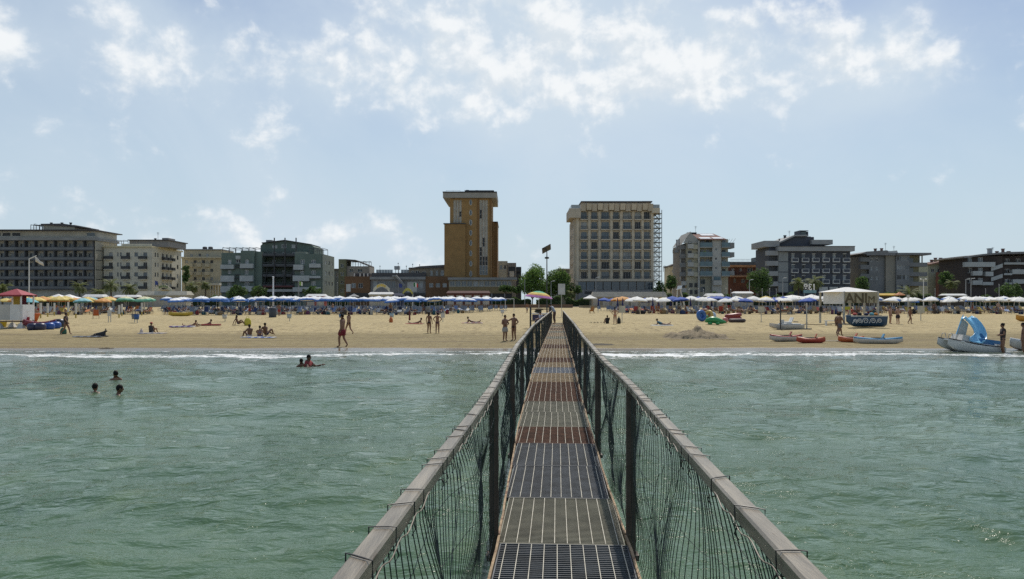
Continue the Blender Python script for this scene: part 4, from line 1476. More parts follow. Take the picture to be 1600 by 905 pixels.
# --- far right dark apartments
b = Bld('dark_terraces', 'dark brick terraced apartments with pale stepped balconies at the right edge', 228, 1560)
dbk = mat('dark_brown_brick', (.055, .045, .042), .9, .2, .4)
wins = [(1512, 1519, y, y + 8) for y in (402.5, 418.5, 434.5)] + [(1528, 1536, y, y + 8) for y in (402.5, 418.5, 434.5)]
b.front(1508, 1566, 400, 482, wins, dbk, depth=14, mixpane=[glass_dk, glass])
wins = [(1575, 1583, y, y + 8) for y in (404, 420, 436)] + [(1592, 1600, y, y + 8) for y in (404, 420, 436)] + [(1610, 1618, y, y + 8) for y in (404, 420, 436)]
b.front(1566.2, 1660, 400, 482, wins, dbk, y=1.5, depth=14, mixpane=[glass_dk, glass])
b.poly('roof', [(1500, 402), (1530, 397.5), (1562, 394.5), (1660, 392.5), (1660, 395.5), (1562, 397.5), (1530, 400), (1502, 404)], mat('roof_edge_grey'), -1.8, 15)
for q in ((1504, 1551, 410, 416.5), (1516.5, 1531, 424, 430), (1536, 1548, 425, 431), (1516.5, 1531, 438.5, 444.5), (1530.5, 1548, 441, 445)):
    b.balcony(*q, parap, 1.3)
for q in ((1570, 1660, 410, 412.5), (1583, 1660, 421, 427.5), (1570, 1582.5, 427, 429), (1584, 1660, 436.5, 442.5), (1571, 1583, 441.5, 443.5)):
    b.balcony(*q, parap, 1.2, y=1.5)
for y in (413, 429):
    b.put('slanting_railing', MB().hexa([(b.X(1547), b.d - .5, b.Z(y + 11)), (b.X(1565), b.d - .5, b.Z(y + 5)), (b.X(1565), b.d - .42, b.Z(y + 5)), (b.X(1547), b.d - .42, b.Z(y + 11))], [(b.X(1547), b.d - .5, b.Z(y + 5)), (b.X(1565), b.d - .5, b.Z(y - 1)), (b.X(1565), b.d - .42, b.Z(y - 1)), (b.X(1547), b.d - .42, b.Z(y + 5))]), parap)
for (x_, y0, w_) in ((1561, 386.5, 5), (1572, 391, 3.2), (1581.5, 387, 3.2), (1590.5, 391, 3.2)):
    b.chimney(x_, y0, 398 if w_ < 5 else 395, w_, 4, grey if w_ == 5 else mat('clay_pot'))
b.aerial(1571, 384, 393, 6)

# low wall closing the gaps behind the promenade, and far blocks glimpsed between buildings
for (px0, px1, py0, lab, mm) in ((1196, 1216, 410, 'rust coloured low house glimpsed left of the slate hotel', rb), (1328, 1362, 412, 'mossy low house glimpsed between slate hotel and beige apartments', db),
                                 (500, 534, 420, 'grey low house glimpsed between green hotel and brick wing', mat('slate_wall'))):
    b = Bld('low_house', lab, 278, (px0 + px1) / 2)
    b.front(px0, px1, py0 + 2, 482, [(px0 + 4, px0 + 8, py0 + 8, py0 + 13), (px1 - 9, px1 - 5, py0 + 8, py0 + 13)], mm, depth=8, mixpane=panes)
    b.box('roof', px0 - 1, px1 + 1, py0, py0 + 1.9, roofdark, -.5, 8.5)
# ------------------------------------------------------------------ trees and plants
bark = mat('bark', (.10, .075, .05), .95, .3, 5)


def leaf_mat(key, rgb, var=.45):
    m = mat(key, rgb, .65, var, 1.2)
    t = NT(m.node_tree)
    b_ = m.node_tree.nodes['Principled BSDF']
    src = b_.inputs['Base Color'].links[0].from_socket
    tr = t.n('ShaderNodeBsdfTranslucent')
    t.link(src, tr.inputs[0])
    mx = t.n('ShaderNodeMixShader')
    mx.inputs[0].default_value = .42
    t.link(b_.outputs[0], mx.inputs[1])
    t.link(tr.outputs[0], mx.inputs[2])
    t.link(mx.outputs[0], m.node_tree.nodes['Material Output'].inputs['Surface'])
    return m


leafm = [leaf_mat('leaf_a', (.11, .19, .042)), leaf_mat('leaf_b', (.15, .25, .05)), leaf_mat('leaf_dark', (.065, .105, .036))]
palm_m = leaf_mat('palm_frond', (.15, .175, .055))


def crown_mesh(w, h, n, leaf, mats, seed, clumps=26, flat=1.0):
    rs = np.random.default_rng(seed)
    mb = MB()
    cs = []
    for _ in range(clumps):
        u = rs.normal(0, 1, 3)
        u /= np.linalg.norm(u)
        r = rs.uniform(.45, .95)
        cs.append((u[0] * r * w / 2, u[1] * r * w / 2, h / 2 + u[2] * r * h / 2 * flat, rs.uniform(.24, .38) * min(w, h) / 2 * 1.55))
    for i in range(n):
        c = cs[rs.integers(0, clumps)]
        u = rs.normal(0, 1, 3)
        u /= np.linalg.norm(u)
        p = Vector((c[0], c[1], c[2])) + Vector(u) * c[3] * rs.uniform(.55, 1.05)
        a = Vector(rs.normal(0, 1, 3)).normalized()
        nrm = Vector(u) * .6 + a * .8
        nrm.normalize()
        t = nrm.cross(Vector((0, 0, 1)) if abs(nrm.z) < .9 else Vector((1, 0, 0))).normalized()
        bt = nrm.cross(t)
        s = leaf * rs.uniform(.6, 1.3)
        mb.use(int(rs.integers(0, len(mats))))
        mb.add([p - t * s * .5, p + bt * s * .32, p + t * s * .6, p - bt * s * .32], [(0, 1, 2, 3)])
    return mb.mesh('crown', mats)


def trunk_mesh(h, r, w, ch, seed):
    rs = random.Random(seed)
    mb = MB()
    mb.tube([(0, 0, -.2), (.05, 0, h * .4), (-.04, .03, h * .8), (0, 0, h + ch * .35)], [r * 1.25, r, r * .8, r * .35], 8)
    for k in range(6):
        a = k * 1.05 + rs.uniform(-.3, .3)
        e = (math.cos(a) * w * .33, math.sin(a) * w * .33, h + ch * rs.uniform(.35, .75))
        mb.tube([(0, 0, h * .85), (e[0] * .45, e[1] * .45, h + ch * .15), e], [r * .5, r * .35, r * .12], 5)
    return mb.mesh('trunk', bark)


def tree(name, label, px, base_d, py_top, py_bot, wpx, crown_py, mats, n=2600, leaf=.5, seed=1, cat='tree', group=None):
    k = base_d / F
    x = (px - 800) * k
    g0 = 1.68 if 188 < base_d < 225 else gz(base_d)
    ztop = CH - (py_top - HZ) * k
    zc = CH - (crown_py - HZ) * k
    t = thing(name, label, cat, (x, base_d, g0), random.uniform(0, 6), group)
    link('trunk', trunk_mesh(zc - g0, .16 if wpx > 18 else .08, wpx * k, ztop - zc, seed), t)
    link('crown', crown_mesh(wpx * k, ztop - zc, n, leaf, mats, seed), t, (0, 0, zc - g0))
    return t


tree('street_tree', 'round bright green tree left of the solar lamp', 832, 205, 413, 470, 44, 466, leafm[:2], 7600, .42, 3)
tree('street_tree', 'round green tree between the solar lamp and the grid hotel', 868, 207, 415, 470, 42, 466, [leafm[0], leafm[1], leafm[2]], 7600, .42, 5)
tree('street_tree', 'dark tree filling the gap behind the two round trees', 851, 222, 432, 470, 44, 468, [leafm[2], leafm[0]], 3000, .45, 23)
tree('street_tree', 'dark low tree right of the round trees before the grid hotel', 889, 216, 440, 470, 22, 467, [leafm[2], leafm[0]], 1600, .42, 24)
tree('street_tree', 'dark tree at the foot of the outside steel stair', 1031, 218, 441, 470, 20, 466, [leafm[2], leafm[0]], 1600, .42, 25)
tree('pine_tree', 'small dark umbrella pine in front of the pale annex', 790, 203, 446, 470, 22, 457, [leafm[2], leafm[0]], 1700, .4, 8)
tree('pine_tree', 'small dark umbrella pine beside the round street trees', 808, 203, 447, 470, 17, 457, [leafm[2], leafm[0]], 1500, .4, 9)
tree('street_tree', 'tall loose tree between the red house and the slate hotel', 1187, 204, 421, 470, 33, 458, [leafm[0], leafm[2]], 4200, .42, 11)
tree('street_tree', 'slim tree against the cream hotel corner', 290, 214, 415, 470, 12, 445, [leafm[0], leafm[2]], 1600, .42, 12)
tree('street_tree', 'broad bushy tree before the left wing of the green hotel', 371, 205, 446, 472, 30, 467, [leafm[0], leafm[2]], 2600, .4, 13)
tree('street_tree', 'dark bushy tree before the green hotel centre', 404, 205, 448, 472, 26, 466, [leafm[2], leafm[0]], 2000, .4, 14)
tree('street_tree', 'dark bushy tree before the right wing of the green hotel', 487, 205, 449, 472, 28, 466, [leafm[2], leafm[0]], 2200, .4, 15)
tree('street_tree', 'small shrub tree left of the big beige hotel entrance', 903, 203, 447, 470, 12, 458, [leafm[0], leafm[2]], 900, .38, 16)
tree('street_tree', 'leafy tree left of the red roofed house', 1048, 214, 431, 472, 18, 452, [leafm[2], leafm[0]], 1500, .42, 17)
tree('street_tree', 'dark tree in front of the clay roofed houses', 1478, 212, 424, 472, 18, 448, [leafm[2], leafm[0]], 1500, .42, 18)
tree('street_tree', 'green tree in front of the mossy low house', 1347, 214, 430, 472, 22, 455, [leafm[0], leafm[2]], 1800, .42, 19)
tree('street_tree', 'bushy tree below the dark terraced apartments', 1580, 205, 445, 474, 44, 466, [leafm[2], leafm[0]], 2800, .42, 20)


def palm_meshes(seed, h, fr=26, fl=2.5):
    rs = random.Random(seed)
    tb = MB()
    pts, rad = [], []
    for i in range(9):
        t = i / 8
        pts.append((.12 * math.sin(t * 2 + seed), .1 * math.cos(t * 1.7 + seed) - .1, h * t - .15))
        rad.append(.24 - .07 * t + (.015 if i % 2 else 0))
    tb.tube(pts, rad, 9)
    top = Vector(pts[-1])
    cb = MB()
    for i in range(fr):
        a = i * 2.399 + rs.uniform(-.2, .2)
        e0 = rs.uniform(-.25, 1.25)
        L = fl * rs.uniform(.8, 1.1)
        q = top.copy()
        el_ = e0
        n = 12
        prev = q.copy()
        for j in range(n):
            st_ = L / n
            dirv = Vector((math.cos(a) * math.cos(el_), math.sin(a) * math.cos(el_), math.sin(el_)))
            nx = prev + dirv * st_
            side = Vector((-math.sin(a), math.cos(a), 0))
            wl = .62 * math.sin(math.pi * (j + 1.2) / (n + 1.5)) + .05
            cb.add([prev - side * .02, prev + side * .02, nx + side * .015, nx - side * .015], [(0, 1, 2, 3)])
            for sg in (-1, 1):
                tip = prev + side * sg * wl + dirv * wl * .55 + Vector((0, 0, -wl * .35))
                cb.add([prev, prev + dirv * st_ * .8, tip], [(0, 1, 2)])
            prev = nx
            el_ -= .11 + .05 * (1 - math.sin(max(e0, 0)))
    return tb.mesh('trunk', bark), cb.mesh('crown', palm_m)


def palm(label, px, d, py_top, wpx, seed, base=None):
    k = d / F
    g0 = 1.68 if 188 < d < 225 else gz(d)
    fl = wpx * k / 2 * 1.4
    ztop = CH - (py_top - HZ) * k
    h = max(.4, ztop - g0 - fl * .55)
    t = thing('palm_tree', label, 'palm tree', ((px - 800) * k, d, g0), seed, 'palms along the promenade')
    a, c = palm_meshes(seed, h, 44, fl)
    link('trunk', a, t)
    link('crown', c, t)


for args in (('palm cut by the left edge, before the grey fin hotel', 3, 205, 441, 26, 1), ('palm before the middle of the grey fin hotel', 123, 205, 439, 22, 2),
             ('short palm at the right corner of the grey fin hotel', 153, 207, 449, 22, 3), ('tall palm where the grey and cream hotels meet', 173, 203, 434, 26, 4),
             ('palm before the cream hotel balconies', 203, 203, 441, 24, 5), ('small palm at the foot of the cream hotel', 213, 207, 452, 14, 6),
             ('slim palm between the cream and beige hotels', 299, 207, 438, 22, 7), ('palm before the beige hotel porch', 320, 207, 438, 16, 8),
             ('left palm of the pair by the number board at the slate hotel', 1247, 205, 432, 24, 9), ('right palm of the pair by the number board at the slate hotel', 1273, 205, 429, 26, 10),
             ('low spreading palm before the beige bay apartments', 1421, 203, 446, 36, 11), ('slim palm before the clay roofed houses', 1487, 205, 436, 18, 12),
             ('low palm right of the big white number board', 892, 203, 452, 16, 13)):
    palm(*args)


def hedge(label, px0, px1, d, py_top, seed, mats=None, name='hedge'):
    k = d / F
    x0, x1 = (px0 - 800) * k, (px1 - 800) * k
    g0 = 1.68 if 188 < d < 225 else gz(d)
    zt = CH - (py_top - HZ) * k - g0
    rs = np.random.default_rng(seed)
    w = x1 - x0
    mb = MB()
    n = int(min(2600, 260 * w * zt))
    for _ in range(n):
        px_, py_ = rs.uniform(-w / 2, w / 2), rs.uniform(-.8, .8)
        hh = zt * (.78 + .22 * math.sin(px_ * 1.3 + seed) * math.sin(px_ * .47 + 2 * seed))
        pz = rs.uniform(0, 1) ** .6 * hh
        a = Vector(rs.normal(0, 1, 3)).normalized()
        t = a.cross(Vector((0, 0, 1))).normalized() if abs(a.z) < .95 else Vector((1, 0, 0))
        bt = a.cross(t)
        s = .34 * rs.uniform(.6, 1.3)
        mb.use(int(rs.integers(0, 2)))
        p = Vector((px_, py_, pz))
        mb.add([p - t * s * .5, p + bt * s * .32, p + t * s * .5, p - bt * s * .32], [(0, 1, 2, 3)])
    t = thing(name, label, 'hedge', ((x0 + x1) / 2, d, g0))
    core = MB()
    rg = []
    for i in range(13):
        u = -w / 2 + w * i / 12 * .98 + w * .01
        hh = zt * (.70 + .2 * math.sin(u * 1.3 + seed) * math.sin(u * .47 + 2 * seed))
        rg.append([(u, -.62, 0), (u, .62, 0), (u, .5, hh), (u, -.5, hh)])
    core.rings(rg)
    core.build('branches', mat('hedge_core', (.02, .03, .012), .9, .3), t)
    tag(mb.build('foliage', mats or [leafm[0], leafm[2]], t), kind='stuff')


hd = [('dark hedge at the foot of the grey fin hotel', 20, 118, 201, 462, 1), ('long hedge before the cream hotel', 205, 262, 200, 460, 2), ('hedge under the beige hotel palms', 283, 345, 201, 461, 3),
      ('hedge before the green hotel lobby', 412, 462, 201, 461, 4), ('hedge between the kiosk and the green hotel', 500, 545, 201, 462, 5), ('hedge before the brown brick wing', 612, 690, 201, 464, 6),
      ('hedge left of the rainbow parasol', 770, 830, 200, 464, 7), ('hedge behind the man on the pier', 838, 876, 198, 462, 8), ('hedge left of the curved beach bar', 884, 926, 199, 463, 9),
      ('hedge behind the row of bare poles', 1030, 1075, 201, 455, 10), ('hedge behind the white roofed cabin', 1112, 1150, 203, 455, 11), ('tall hedge under the loose tree', 1158, 1240, 203, 455, 12),
      ('hedge beyond the white gazebo', 1280, 1345, 203, 456, 13), ('hedge before the beige bay apartments', 1365, 1412, 203, 453, 14), ('olive hedge right of the low palm', 1432, 1500, 203, 456, 15),
      ('hedge below the dark terraced apartments', 1508, 1620, 203, 460, 16)]
for q in hd:
    hedge(*q)

# ------------------------------------------------------------------ promenade furniture
def lathe_obj(name, prof, m, parent, n=12, c=(0, 0, 0), smooth=True):
    return MB().lathe(prof, n, c).build(name, m, parent, smooth)


def pole_thing(name, label, cat, px, d, py_top, m=None, r=.06, group=None, head=None):
    k = d / F
    g0 = 1.68 if 188 < d < 225 else gz(d)
    h = CH - (py_top - HZ) * k - g0
    t = thing(name, label, cat, ((px - 800) * k, d, g0), 0, group)
    MB().tube([(0, 0, -.1), (0, 0, h * .5), (0, 0, h)], [r * 1.2, r, r * .85], 8).build('pole', m or grey, t)
    if head == 'lamp':
        MB().bar((0, 0, h), (.5, 0, h + .15), .07).hexa([(.35, -.12, h + .05), (1.0, -.12, h + .12), (1.0, .12, h + .12), (.35, .12, h + .05)], [(.4, -.1, h + .2), (.95, -.1, h + .24), (.95, .1, h + .24), (.4, .1, h + .2)]).build('lamp_head', white, t)
    elif head == 'twin':
        for sg in (-1, 1):
            MB().bar((0, 0, h - .05), (sg * .5, 0, h + .1), .06).ball((sg * .62, 0, h + .1), (.28, .2, .14), 8, 6).build('lamp_head', white, t)
    elif head == 'cap':
        MB().lathe([(.0, h), (r * 1.6, h), (r * 1.6, h + .08), (0, h + .12)], 8).build('cap', m or grey, t)
    return t


for i, px in enumerate((1036, 1051, 1063, 1077, 1091, 1099, 1134.5, 1142)):
    pole_thing('bare_pole', f'{ORD[i]} bare grey pole of the row behind the beach, counted from the grid hotel', 'pole', px, 186 + (i % 3), 451 + (i % 2) * 1.5, grey, .07, 'bare poles behind the beach', 'cap')
for i, px in enumerate((1191, 1202.5, 1213, 1461, 1540)):
    pole_thing('bare_pole', ('bare pole nearest the loose tree', 'bare pole between loose tree and slate hotel lamp', 'bare pole just left of the slate hotel street lamp', 'bare pole behind the white parasols, below clay roofs', 'bare pole in front of the dark terraces')[i], 'pole', px, 186, 452, grey, .07, 'bare poles behind the beach', 'cap')
pole_thing('street_lamp', 'single arm street lamp before the red house tree', 'street lamp', 1171, 190, 438, grey, .09, None, 'lamp')
pole_thing('street_lamp', 'single arm street lamp before the slate hotel pale corner', 'street lamp', 1223, 190, 435, grey, .09, None, 'lamp')
pole_thing('street_lamp', 'twin headed lamp post right of the low palm', 'street lamp', 1443, 186, 437, white, .10, None, 'twin')
pole_thing('street_lamp', 'left lamp post of two before the dark terraces', 'street lamp', 1509, 186, 437, grey, .10, None, 'lamp')
pole_thing('street_lamp', 'right lamp post of two before the dark terraces', 'street lamp', 1517, 188, 436, grey, .10, None, 'lamp')
pole_thing('street_lamp', 'lamp post at the far right with a plain top', 'street lamp', 1561, 186, 445, grey, .10, None, 'cap')
pole_thing('street_lamp', 'thin lamp post left of the grid hotel entrance', 'street lamp', 931, 196, 434, grey, .07, None, 'lamp')
pole_thing('street_lamp', 'thin lamp post between the two round trees', 'street lamp', 861, 192, 440, grey, .07, None, 'lamp')
pole_thing('street_lamp', 'thin lamp post left of the round trees', 'street lamp', 820, 192, 438, grey, .07, None, 'cap')
pole_thing('tall_mast', 'white mast before the green hotel centre', 'mast', 427, 130, 433, white, .13, None, 'cap')
pole_thing('tall_mast', 'thin grey mast before the green hotel right wing', 'mast', 466, 186, 440, grey, .06, None, 'cap')
pole_thing('tall_mast', 'thin mast below the left edge of the green hotel', 'mast', 527, 186, 442, grey, .05, None, 'cap')

# solar lamp by the pier
k = 112 / F
g0 = gz(112)
t = thing('solar_lamp', 'tall dark mast with tilted solar panel behind the pier end', 'solar lamp', ((854.5 - 800) * k, 112, g0))
h = CH - (394 - HZ) * k - g0
MB().tube([(0, 0, -.2), (0, 0, h * .6), (0, 0, h)], [.11, .09, .07], 8).build('pole', dark, t)
pan = MB().hexa([(-.72, -.6, h + .42), (.52, -.6, h + 1.08), (.62, .55, h + .42), (-.62, .55, h - .24)], [(-.75, -.6, h + .50), (.49, -.6, h + 1.16), (.59, .55, h + .50), (-.65, .55, h - .16)])
pan.build('solar_panel', mat('solar_cells', (.02, .025, .04), .2, .2), t)
MB().bar((0, 0, h - .1), (-.05, 0, h + .45), .1).build('bracket', dark, t)
MB().lathe([(.1, h - 1.0), (.32, h - .95), (.32, h - .75), (.1, h - .68)], 10).build('lamp_ring', dark, t)

# flag pole at the left
k = 92 / F
g0 = gz(92)
t = thing('flag_pole', 'tall white flag pole with a pale flag, beside the lifeguard tower', 'flag pole', ((45.5 - 800) * k, 92, g0))
h = CH - (404 - HZ) * k - g0
MB().tube([(0, 0, -.2), (0, 0, h)], [.075, .05], 8).build('pole', white, t)
MB().bar((0, 0, h - .05), (.85, 0, h + .32), .09).build('arm', white, t)
fb = MB()
rgs = []
for i in range(9):
    u = i / 8
    x = .70 + u * .95
    z = h + .22 - u * .75
    rgs.append((x, .10 * math.sin(u * 7), z))
vs, fs = [], []
for i, (x, y, z) in enumerate(rgs):
    vs += [(x, y, z), (x + .05, y + .02, z - .62 + .25 * i / 8), (x + .05, y + .045, z - .62 + .25 * i / 8), (x, y + .025, z)]
for i in range(8):
    for q in range(4):
        fs.append((i * 4 + q, i * 4 + (q + 1) % 4, (i + 1) * 4 + (q + 1) % 4, (i + 1) * 4 + q))
fs += [(0, 1, 2, 3), (32, 35, 34, 33)]
fb.add(vs, fs).build('flag', mat('pale_flag', (.66, .62, .56), .8, .1), t, True)

# flags by the brick wing
def small_flag(label, px, d, py_top, cols, wpx=7):
    k = d / F
    g0 = 1.68 if 188 < d < 225 else gz(d)
    h = CH - (py_top - HZ) * k - g0
    t = thing('flag_pole', label, 'flag pole', ((px - 800) * k, d, g0))
    MB().tube([(0, 0, -.1), (0, 0, h)], .045, 6).build('pole', grey, t)
    w = wpx * k / len(cols)
    fb = MB()
    for i in range(len(cols)):
        fb.use(i)
        rg = []
        for j in range(4):
            u = .05 + w * (i + j / 3)
            yy = .12 * math.sin(u * 4)
            zz = h - .1 - .28 * u
            rg.append([(u, yy, zz - .95), (u, yy + .02, zz - .95), (u, yy + .02, zz), (u, yy, zz)])
        fb.rings(rg)
    fb.build('flag', cols, t)


small_flag('pole flying a green white and red flag before the brick wing', 646, 190, 441, [mat('flag_green', (.02, .17, .06), .7), white, mat('flag_red', (.45, .03, .03), .7)])
small_flag('pole flying a dark blue flag beside the small yellow arch', 623, 190, 442, [mat('flag_blue', (.03, .05, .2), .7)], 5)
small_flag('pole flying a green and white flag before the green hotel', 467.5, 189, 439, [mat('flag_lime', (.2, .35, .05), .7), white], 5)
small_flag('pole with small blue flag beside the cream hotel arch', 242, 190, 438, [mat('flag_blue')], 4)


def arch(label, px0, px1, py_top, py_bot, cm, name='beach_arch', marks=None):
    d = 188.5
    k = d / F
    x0, x1 = (px0 - 800) * k, (px1 - 800) * k
    g0 = 1.68
    zt, zb = CH - (py_top - HZ) * k - g0, CH - (py_bot - HZ) * k - g0
    w = x1 - x0
    t = thing(name, label, 'arch sign', ((x0 + x1) / 2, d, g0))
    for sg in (-1, 1):
        MB().bar((sg * w / 2, 0, -.1), (sg * w / 2, 0, zb + .2), .16).build('post', wallwhite, t)
    outer, inner_ = [], []
    for i in range(17):
        u = -1 + 2 * i / 16
        zz = zt - (zt - zb) * .62 * u * u
        outer.append((u * w / 2, zz))
        inner_.append((u * w / 2 * .97, zz - (zt - zb) * .40))
    bd = MB()
    for i in range(16):
        a, c, e, f = outer[i], outer[i + 1], inner_[i + 1], inner_[i]
        bd.hexa([(f[0], -.08, f[1]), (e[0], -.08, e[1]), (e[0], .08, e[1]), (f[0], .08, f[1])], [(a[0], -.08, a[1]), (c[0], -.08, c[1]), (c[0], .08, c[1]), (a[0], .08, a[1])])
    o = bd.build('arch_board', cm, t)
    if marks:
        mk = MB()
        for u in (-.45, -.25, -.02, .2, .42):
            zz = zt - (zt - zb) * .62 * u * u - (zt - zb) * .2
            mk.box(u * w / 2 - .16, u * w / 2 + .16, -.12, -.085, zz - .28, zz + .28)
        mk.build('arch_mark', marks, o)


arch('cream arch sign over the beach entrance by the cream hotel', 242, 269, 445, 457, mat('arch_cream', (.52, .50, .38), .8), marks=mat('arch_green', (.12, .18, .06), .8))
arch('large yellow topped arch sign before the brown brick wing', 583, 609, 443, 457, mat('arch_sand', (.50, .47, .36), .8), marks=mat('arch_yellow', (.6, .42, .05), .7))
arch('small yellow arch sign beside the flags', 629, 645, 450, 461, mat('arch_yellow2', (.42, .40, .10), .8))


def cabin(label, px0, px1, py0, py1, d, wall, roof, depth=3.0, stripes=None, name='beach_cabin', doors=0):
    k = d / F
    x0, x1 = (px0 - 800) * k, (px1 - 800) * k
    g0 = 1.68 if 188 < d < 225 else gz(d)
    zt = CH - (py0 - HZ) * k - g0
    zw = CH - (py1 - HZ) * k - g0
    w = x1 - x0
    t = thing(name, label, 'cabin', ((x0 + x1) / 2, d, g0))
    MB().box(-w / 2 + .25, w / 2 - .25, .3, depth, -.1, zw - .02).build('wall', wall, t)
    MB().hexa([(-w / 2, 0, zw), (w / 2, 0, zw), (w / 2, depth + .4, zw), (-w / 2, depth + .4, zw)], [(-w / 2 + .4, .9, zt), (w / 2 - .4, .9, zt), (w / 2 - .4, depth - .5, zt), (-w / 2 + .4, depth - .5, zt)]).build('roof', roof, t)
    MB().box(-w / 2 + .1, w / 2 - .1, -.02, .06, zw - .22, zw - .02).build('fascia', stripes or roof, t)
    for i in range(doors):
        xc = -w / 2 + w * (i + .5) / doors
        MB().box(xc - w / doors * .36, xc + w / doors * .36, .22, .28, 0, zw - .5).build('door', mat('cabin_door', (.42, .38, .33), .8), t)


wroof = mat('white_roof', (.70, .69, .66), .7, .06)
cabin('low white roofed kiosk before the brown brick wing', 575, 614, 456.5, 459.5, 186, mat('pale_beige'), wroof, 3, doors=3)
cabin('red kiosk with white roof before the green hotel', 477, 508, 459.5, 463, 186, mat('kiosk_red', (.30, .06, .045), .7), wroof, 3, mat('kiosk_red'), doors=2)
cabin('long dark red beach bar below the brick tower', 697, 766, 454.5, 458, 187, mat('bar_red', (.13, .045, .035), .8), mat('bar_roof', (.10, .04, .032), .8), 3, doors=5)
cabin('long curved roofed beach bar before the grid hotel', 925, 1043, 456, 463.5, 186, mat('bar_tan', (.30, .25, .18), .8), mat('bar_roof_tan', (.42, .38, .31), .8), 4, doors=8)
cabin('small white roofed cabin below the red roofed house', 1104, 1132, 458.5, 462.5, 186, mat('slate_wall'), wroof, 3, doors=2)
cabin('white canopied minibus shaped cabin behind the parasols', 1148, 1178, 455.5, 458, 187, mat('van_grey', (.32, .35, .38), .5), wroof, 3, doors=3)
cabin('yellow awning bar right of the white gazebo', 1362, 1404, 458.5, 461, 184, mat('bar_dark', (.06, .05, .04), .8), mat('awning_yellow', (.60, .38, .05), .7), 4)
cabin('low cream roofed hall before the cream hotel', 212, 292, 455, 461, 187, mat('pale_beige'), mat('hall_roof', (.45, .42, .34), .8), 4, doors=6)
cabin('white flat roofed cabin at far left of the orange parasols', 128, 160, 460, 464, 184, mat('bar_dark'), wroof, 3)
cabin('white flat roofed cabin below the tall palm', 176, 214, 461, 464, 184, mat('bar_dark'), wroof, 3)
cabin('dark blue tarpaulin shed before the brick wing', 612, 630, 458, 462, 187, mat('tarp_navy', (.03, .04, .08), .8), mat('tarp_navy'), 3)
cabin('cream roofed stall behind the white parasols at right', 1478, 1512, 459, 461.5, 184, mat('bar_dark'), wroof, 3)


def marquee(label, px, d, wpx, py_apex, py_eave, m, group=None):
    k = d / F
    g0 = 1.68 if 188 < d < 225 else gz(d)
    w = wpx * k / 2
    za, ze = CH - (py_apex - HZ) * k - g0, CH - (py_eave - HZ) * k - g0
    t = thing('market_parasol', label, 'parasol', ((px - 800) * k, d, g0), 0, group)
    cb = MB()
    cb.rings([[(-w, -w, ze - .18), (w, -w, ze - .18), (w, w, ze - .18), (-w, w, ze - .18)], [(-w, -w, ze), (w, -w, ze), (w, w, ze), (-w, w, ze)], [(-w * .5, -w * .5, ze + (za - ze) * .42), (w * .5, -w * .5, ze + (za - ze) * .42), (w * .5, w * .5, ze + (za - ze) * .42), (-w * .5, w * .5, ze + (za - ze) * .42)], [(-.05, -.05, za), (.05, -.05, za), (.05, .05, za), (-.05, .05, za)]], True)
    cb.build('canopy', m, t)
    MB().tube([(0, 0, -.1), (0, 0, za)], .05, 8).build('pole', grey, t)


canw = mat('canvas_white', (.78, .76, .72), .8, .05)
marquee('left one of two big white square parasols before the fin hotel', 91, 178, 34, 459.5, 467, canw)
marquee('right one of two big white square parasols before the fin hotel', 108, 182, 30, 460, 466, canw)
marquee('pale yellow round parasol among the blue ones below the mast', 411, 170, 20, 463, 468, mat('pale_yellow', (.62, .58, .30), .8))
marquee('grey parasol before the brown brick wing', 553, 184, 14, 459, 463, mat('grey_canvas', (.3, .3, .3), .8))
marquee('peach coloured parasol beside the yellow awning', 1405.5, 176, 12, 456, 460.5, mat('peach', (.55, .25, .12), .8))
marquee('white parasol between the pier and the curved bar', 922, 172, 20, 461, 466, canw)
marquee('white square parasol before the tall hedge', 1238, 178, 40, 461, 465, canw)
marquee('white square parasol below the number board', 1268, 176, 26, 460, 464.5, canw)

# back of the beach number board: the figures are seen from behind
k = 186 / F
t = thing('number_board', 'number sign seen from behind, blue panel and big white figures below the slate hotel', 'sign', ((1265.5 - 800) * k, 186, 1.68 if False else gz(186)))
zb = CH - (457.5 - HZ) * k - gz(186)
for x_ in (-1.35, 1.35):
    MB().bar((x_, .1, -.1), (x_, .1, zb + .7), .12).build('post', grey, t)
MB().box(-1.55, 1.55, -.05, .05, zb - .1, zb + .62).build('panel', mat('sign_blue', (.16, .30, .36), .6), t)


def text_mesh(body, size, ext, m, name, bold=.0):
    cu = bpy.data.curves.new('lettering', 'FONT')
    cu.body = body
    cu.size = size
    cu.extrude = ext
    cu.offset = bold
    cu.align_x = 'CENTER'
    ob = bpy.data.objects.new('tmp', cu)
    me = evaluated(ob)
    bpy.data.objects.remove(ob)
    me.name = name
    me.materials.clear()
    me.materials.append(m)
    return me


for ch_, xo, mm in (('1', 1.0, white), ('3', 0.05, white), ('8', -1.0, white)):
    o = link('figure', text_mesh(ch_, 2.1, .06, mm, 'figure', .05), t, (xo, 0, zb + .66))
    o.rotation_euler = (R(90), 0, R(180))
# ------------------------------------------------------------------ people
def skin_mesh(joints, edges, radii, root, sub=1):
    names = list(joints)
    me = bpy.data.meshes.new('tmp')
    me.from_pydata([joints[n] for n in names], [(names.index(a), names.index(c)) for a, c in edges], [])
    ob = bpy.data.objects.new('tmp', me)
    BENCH.collection.objects.link(ob)
    md = ob.modifiers.new('Skin', 'SKIN')
    md.use_smooth_shade = True
    sv = me.skin_vertices[0].data
    for i, n in enumerate(names):
        r = radii[n]
        sv[i].radius = r if isinstance(r, tuple) else (r, r)
        sv[i].use_root = (n == root)
    s2 = ob.modifiers.new('Sub', 'SUBSURF')
    s2.levels = s2.render_levels = sub
    out_ = evaluated(ob)
    bpy.data.objects.remove(ob)
    return out_


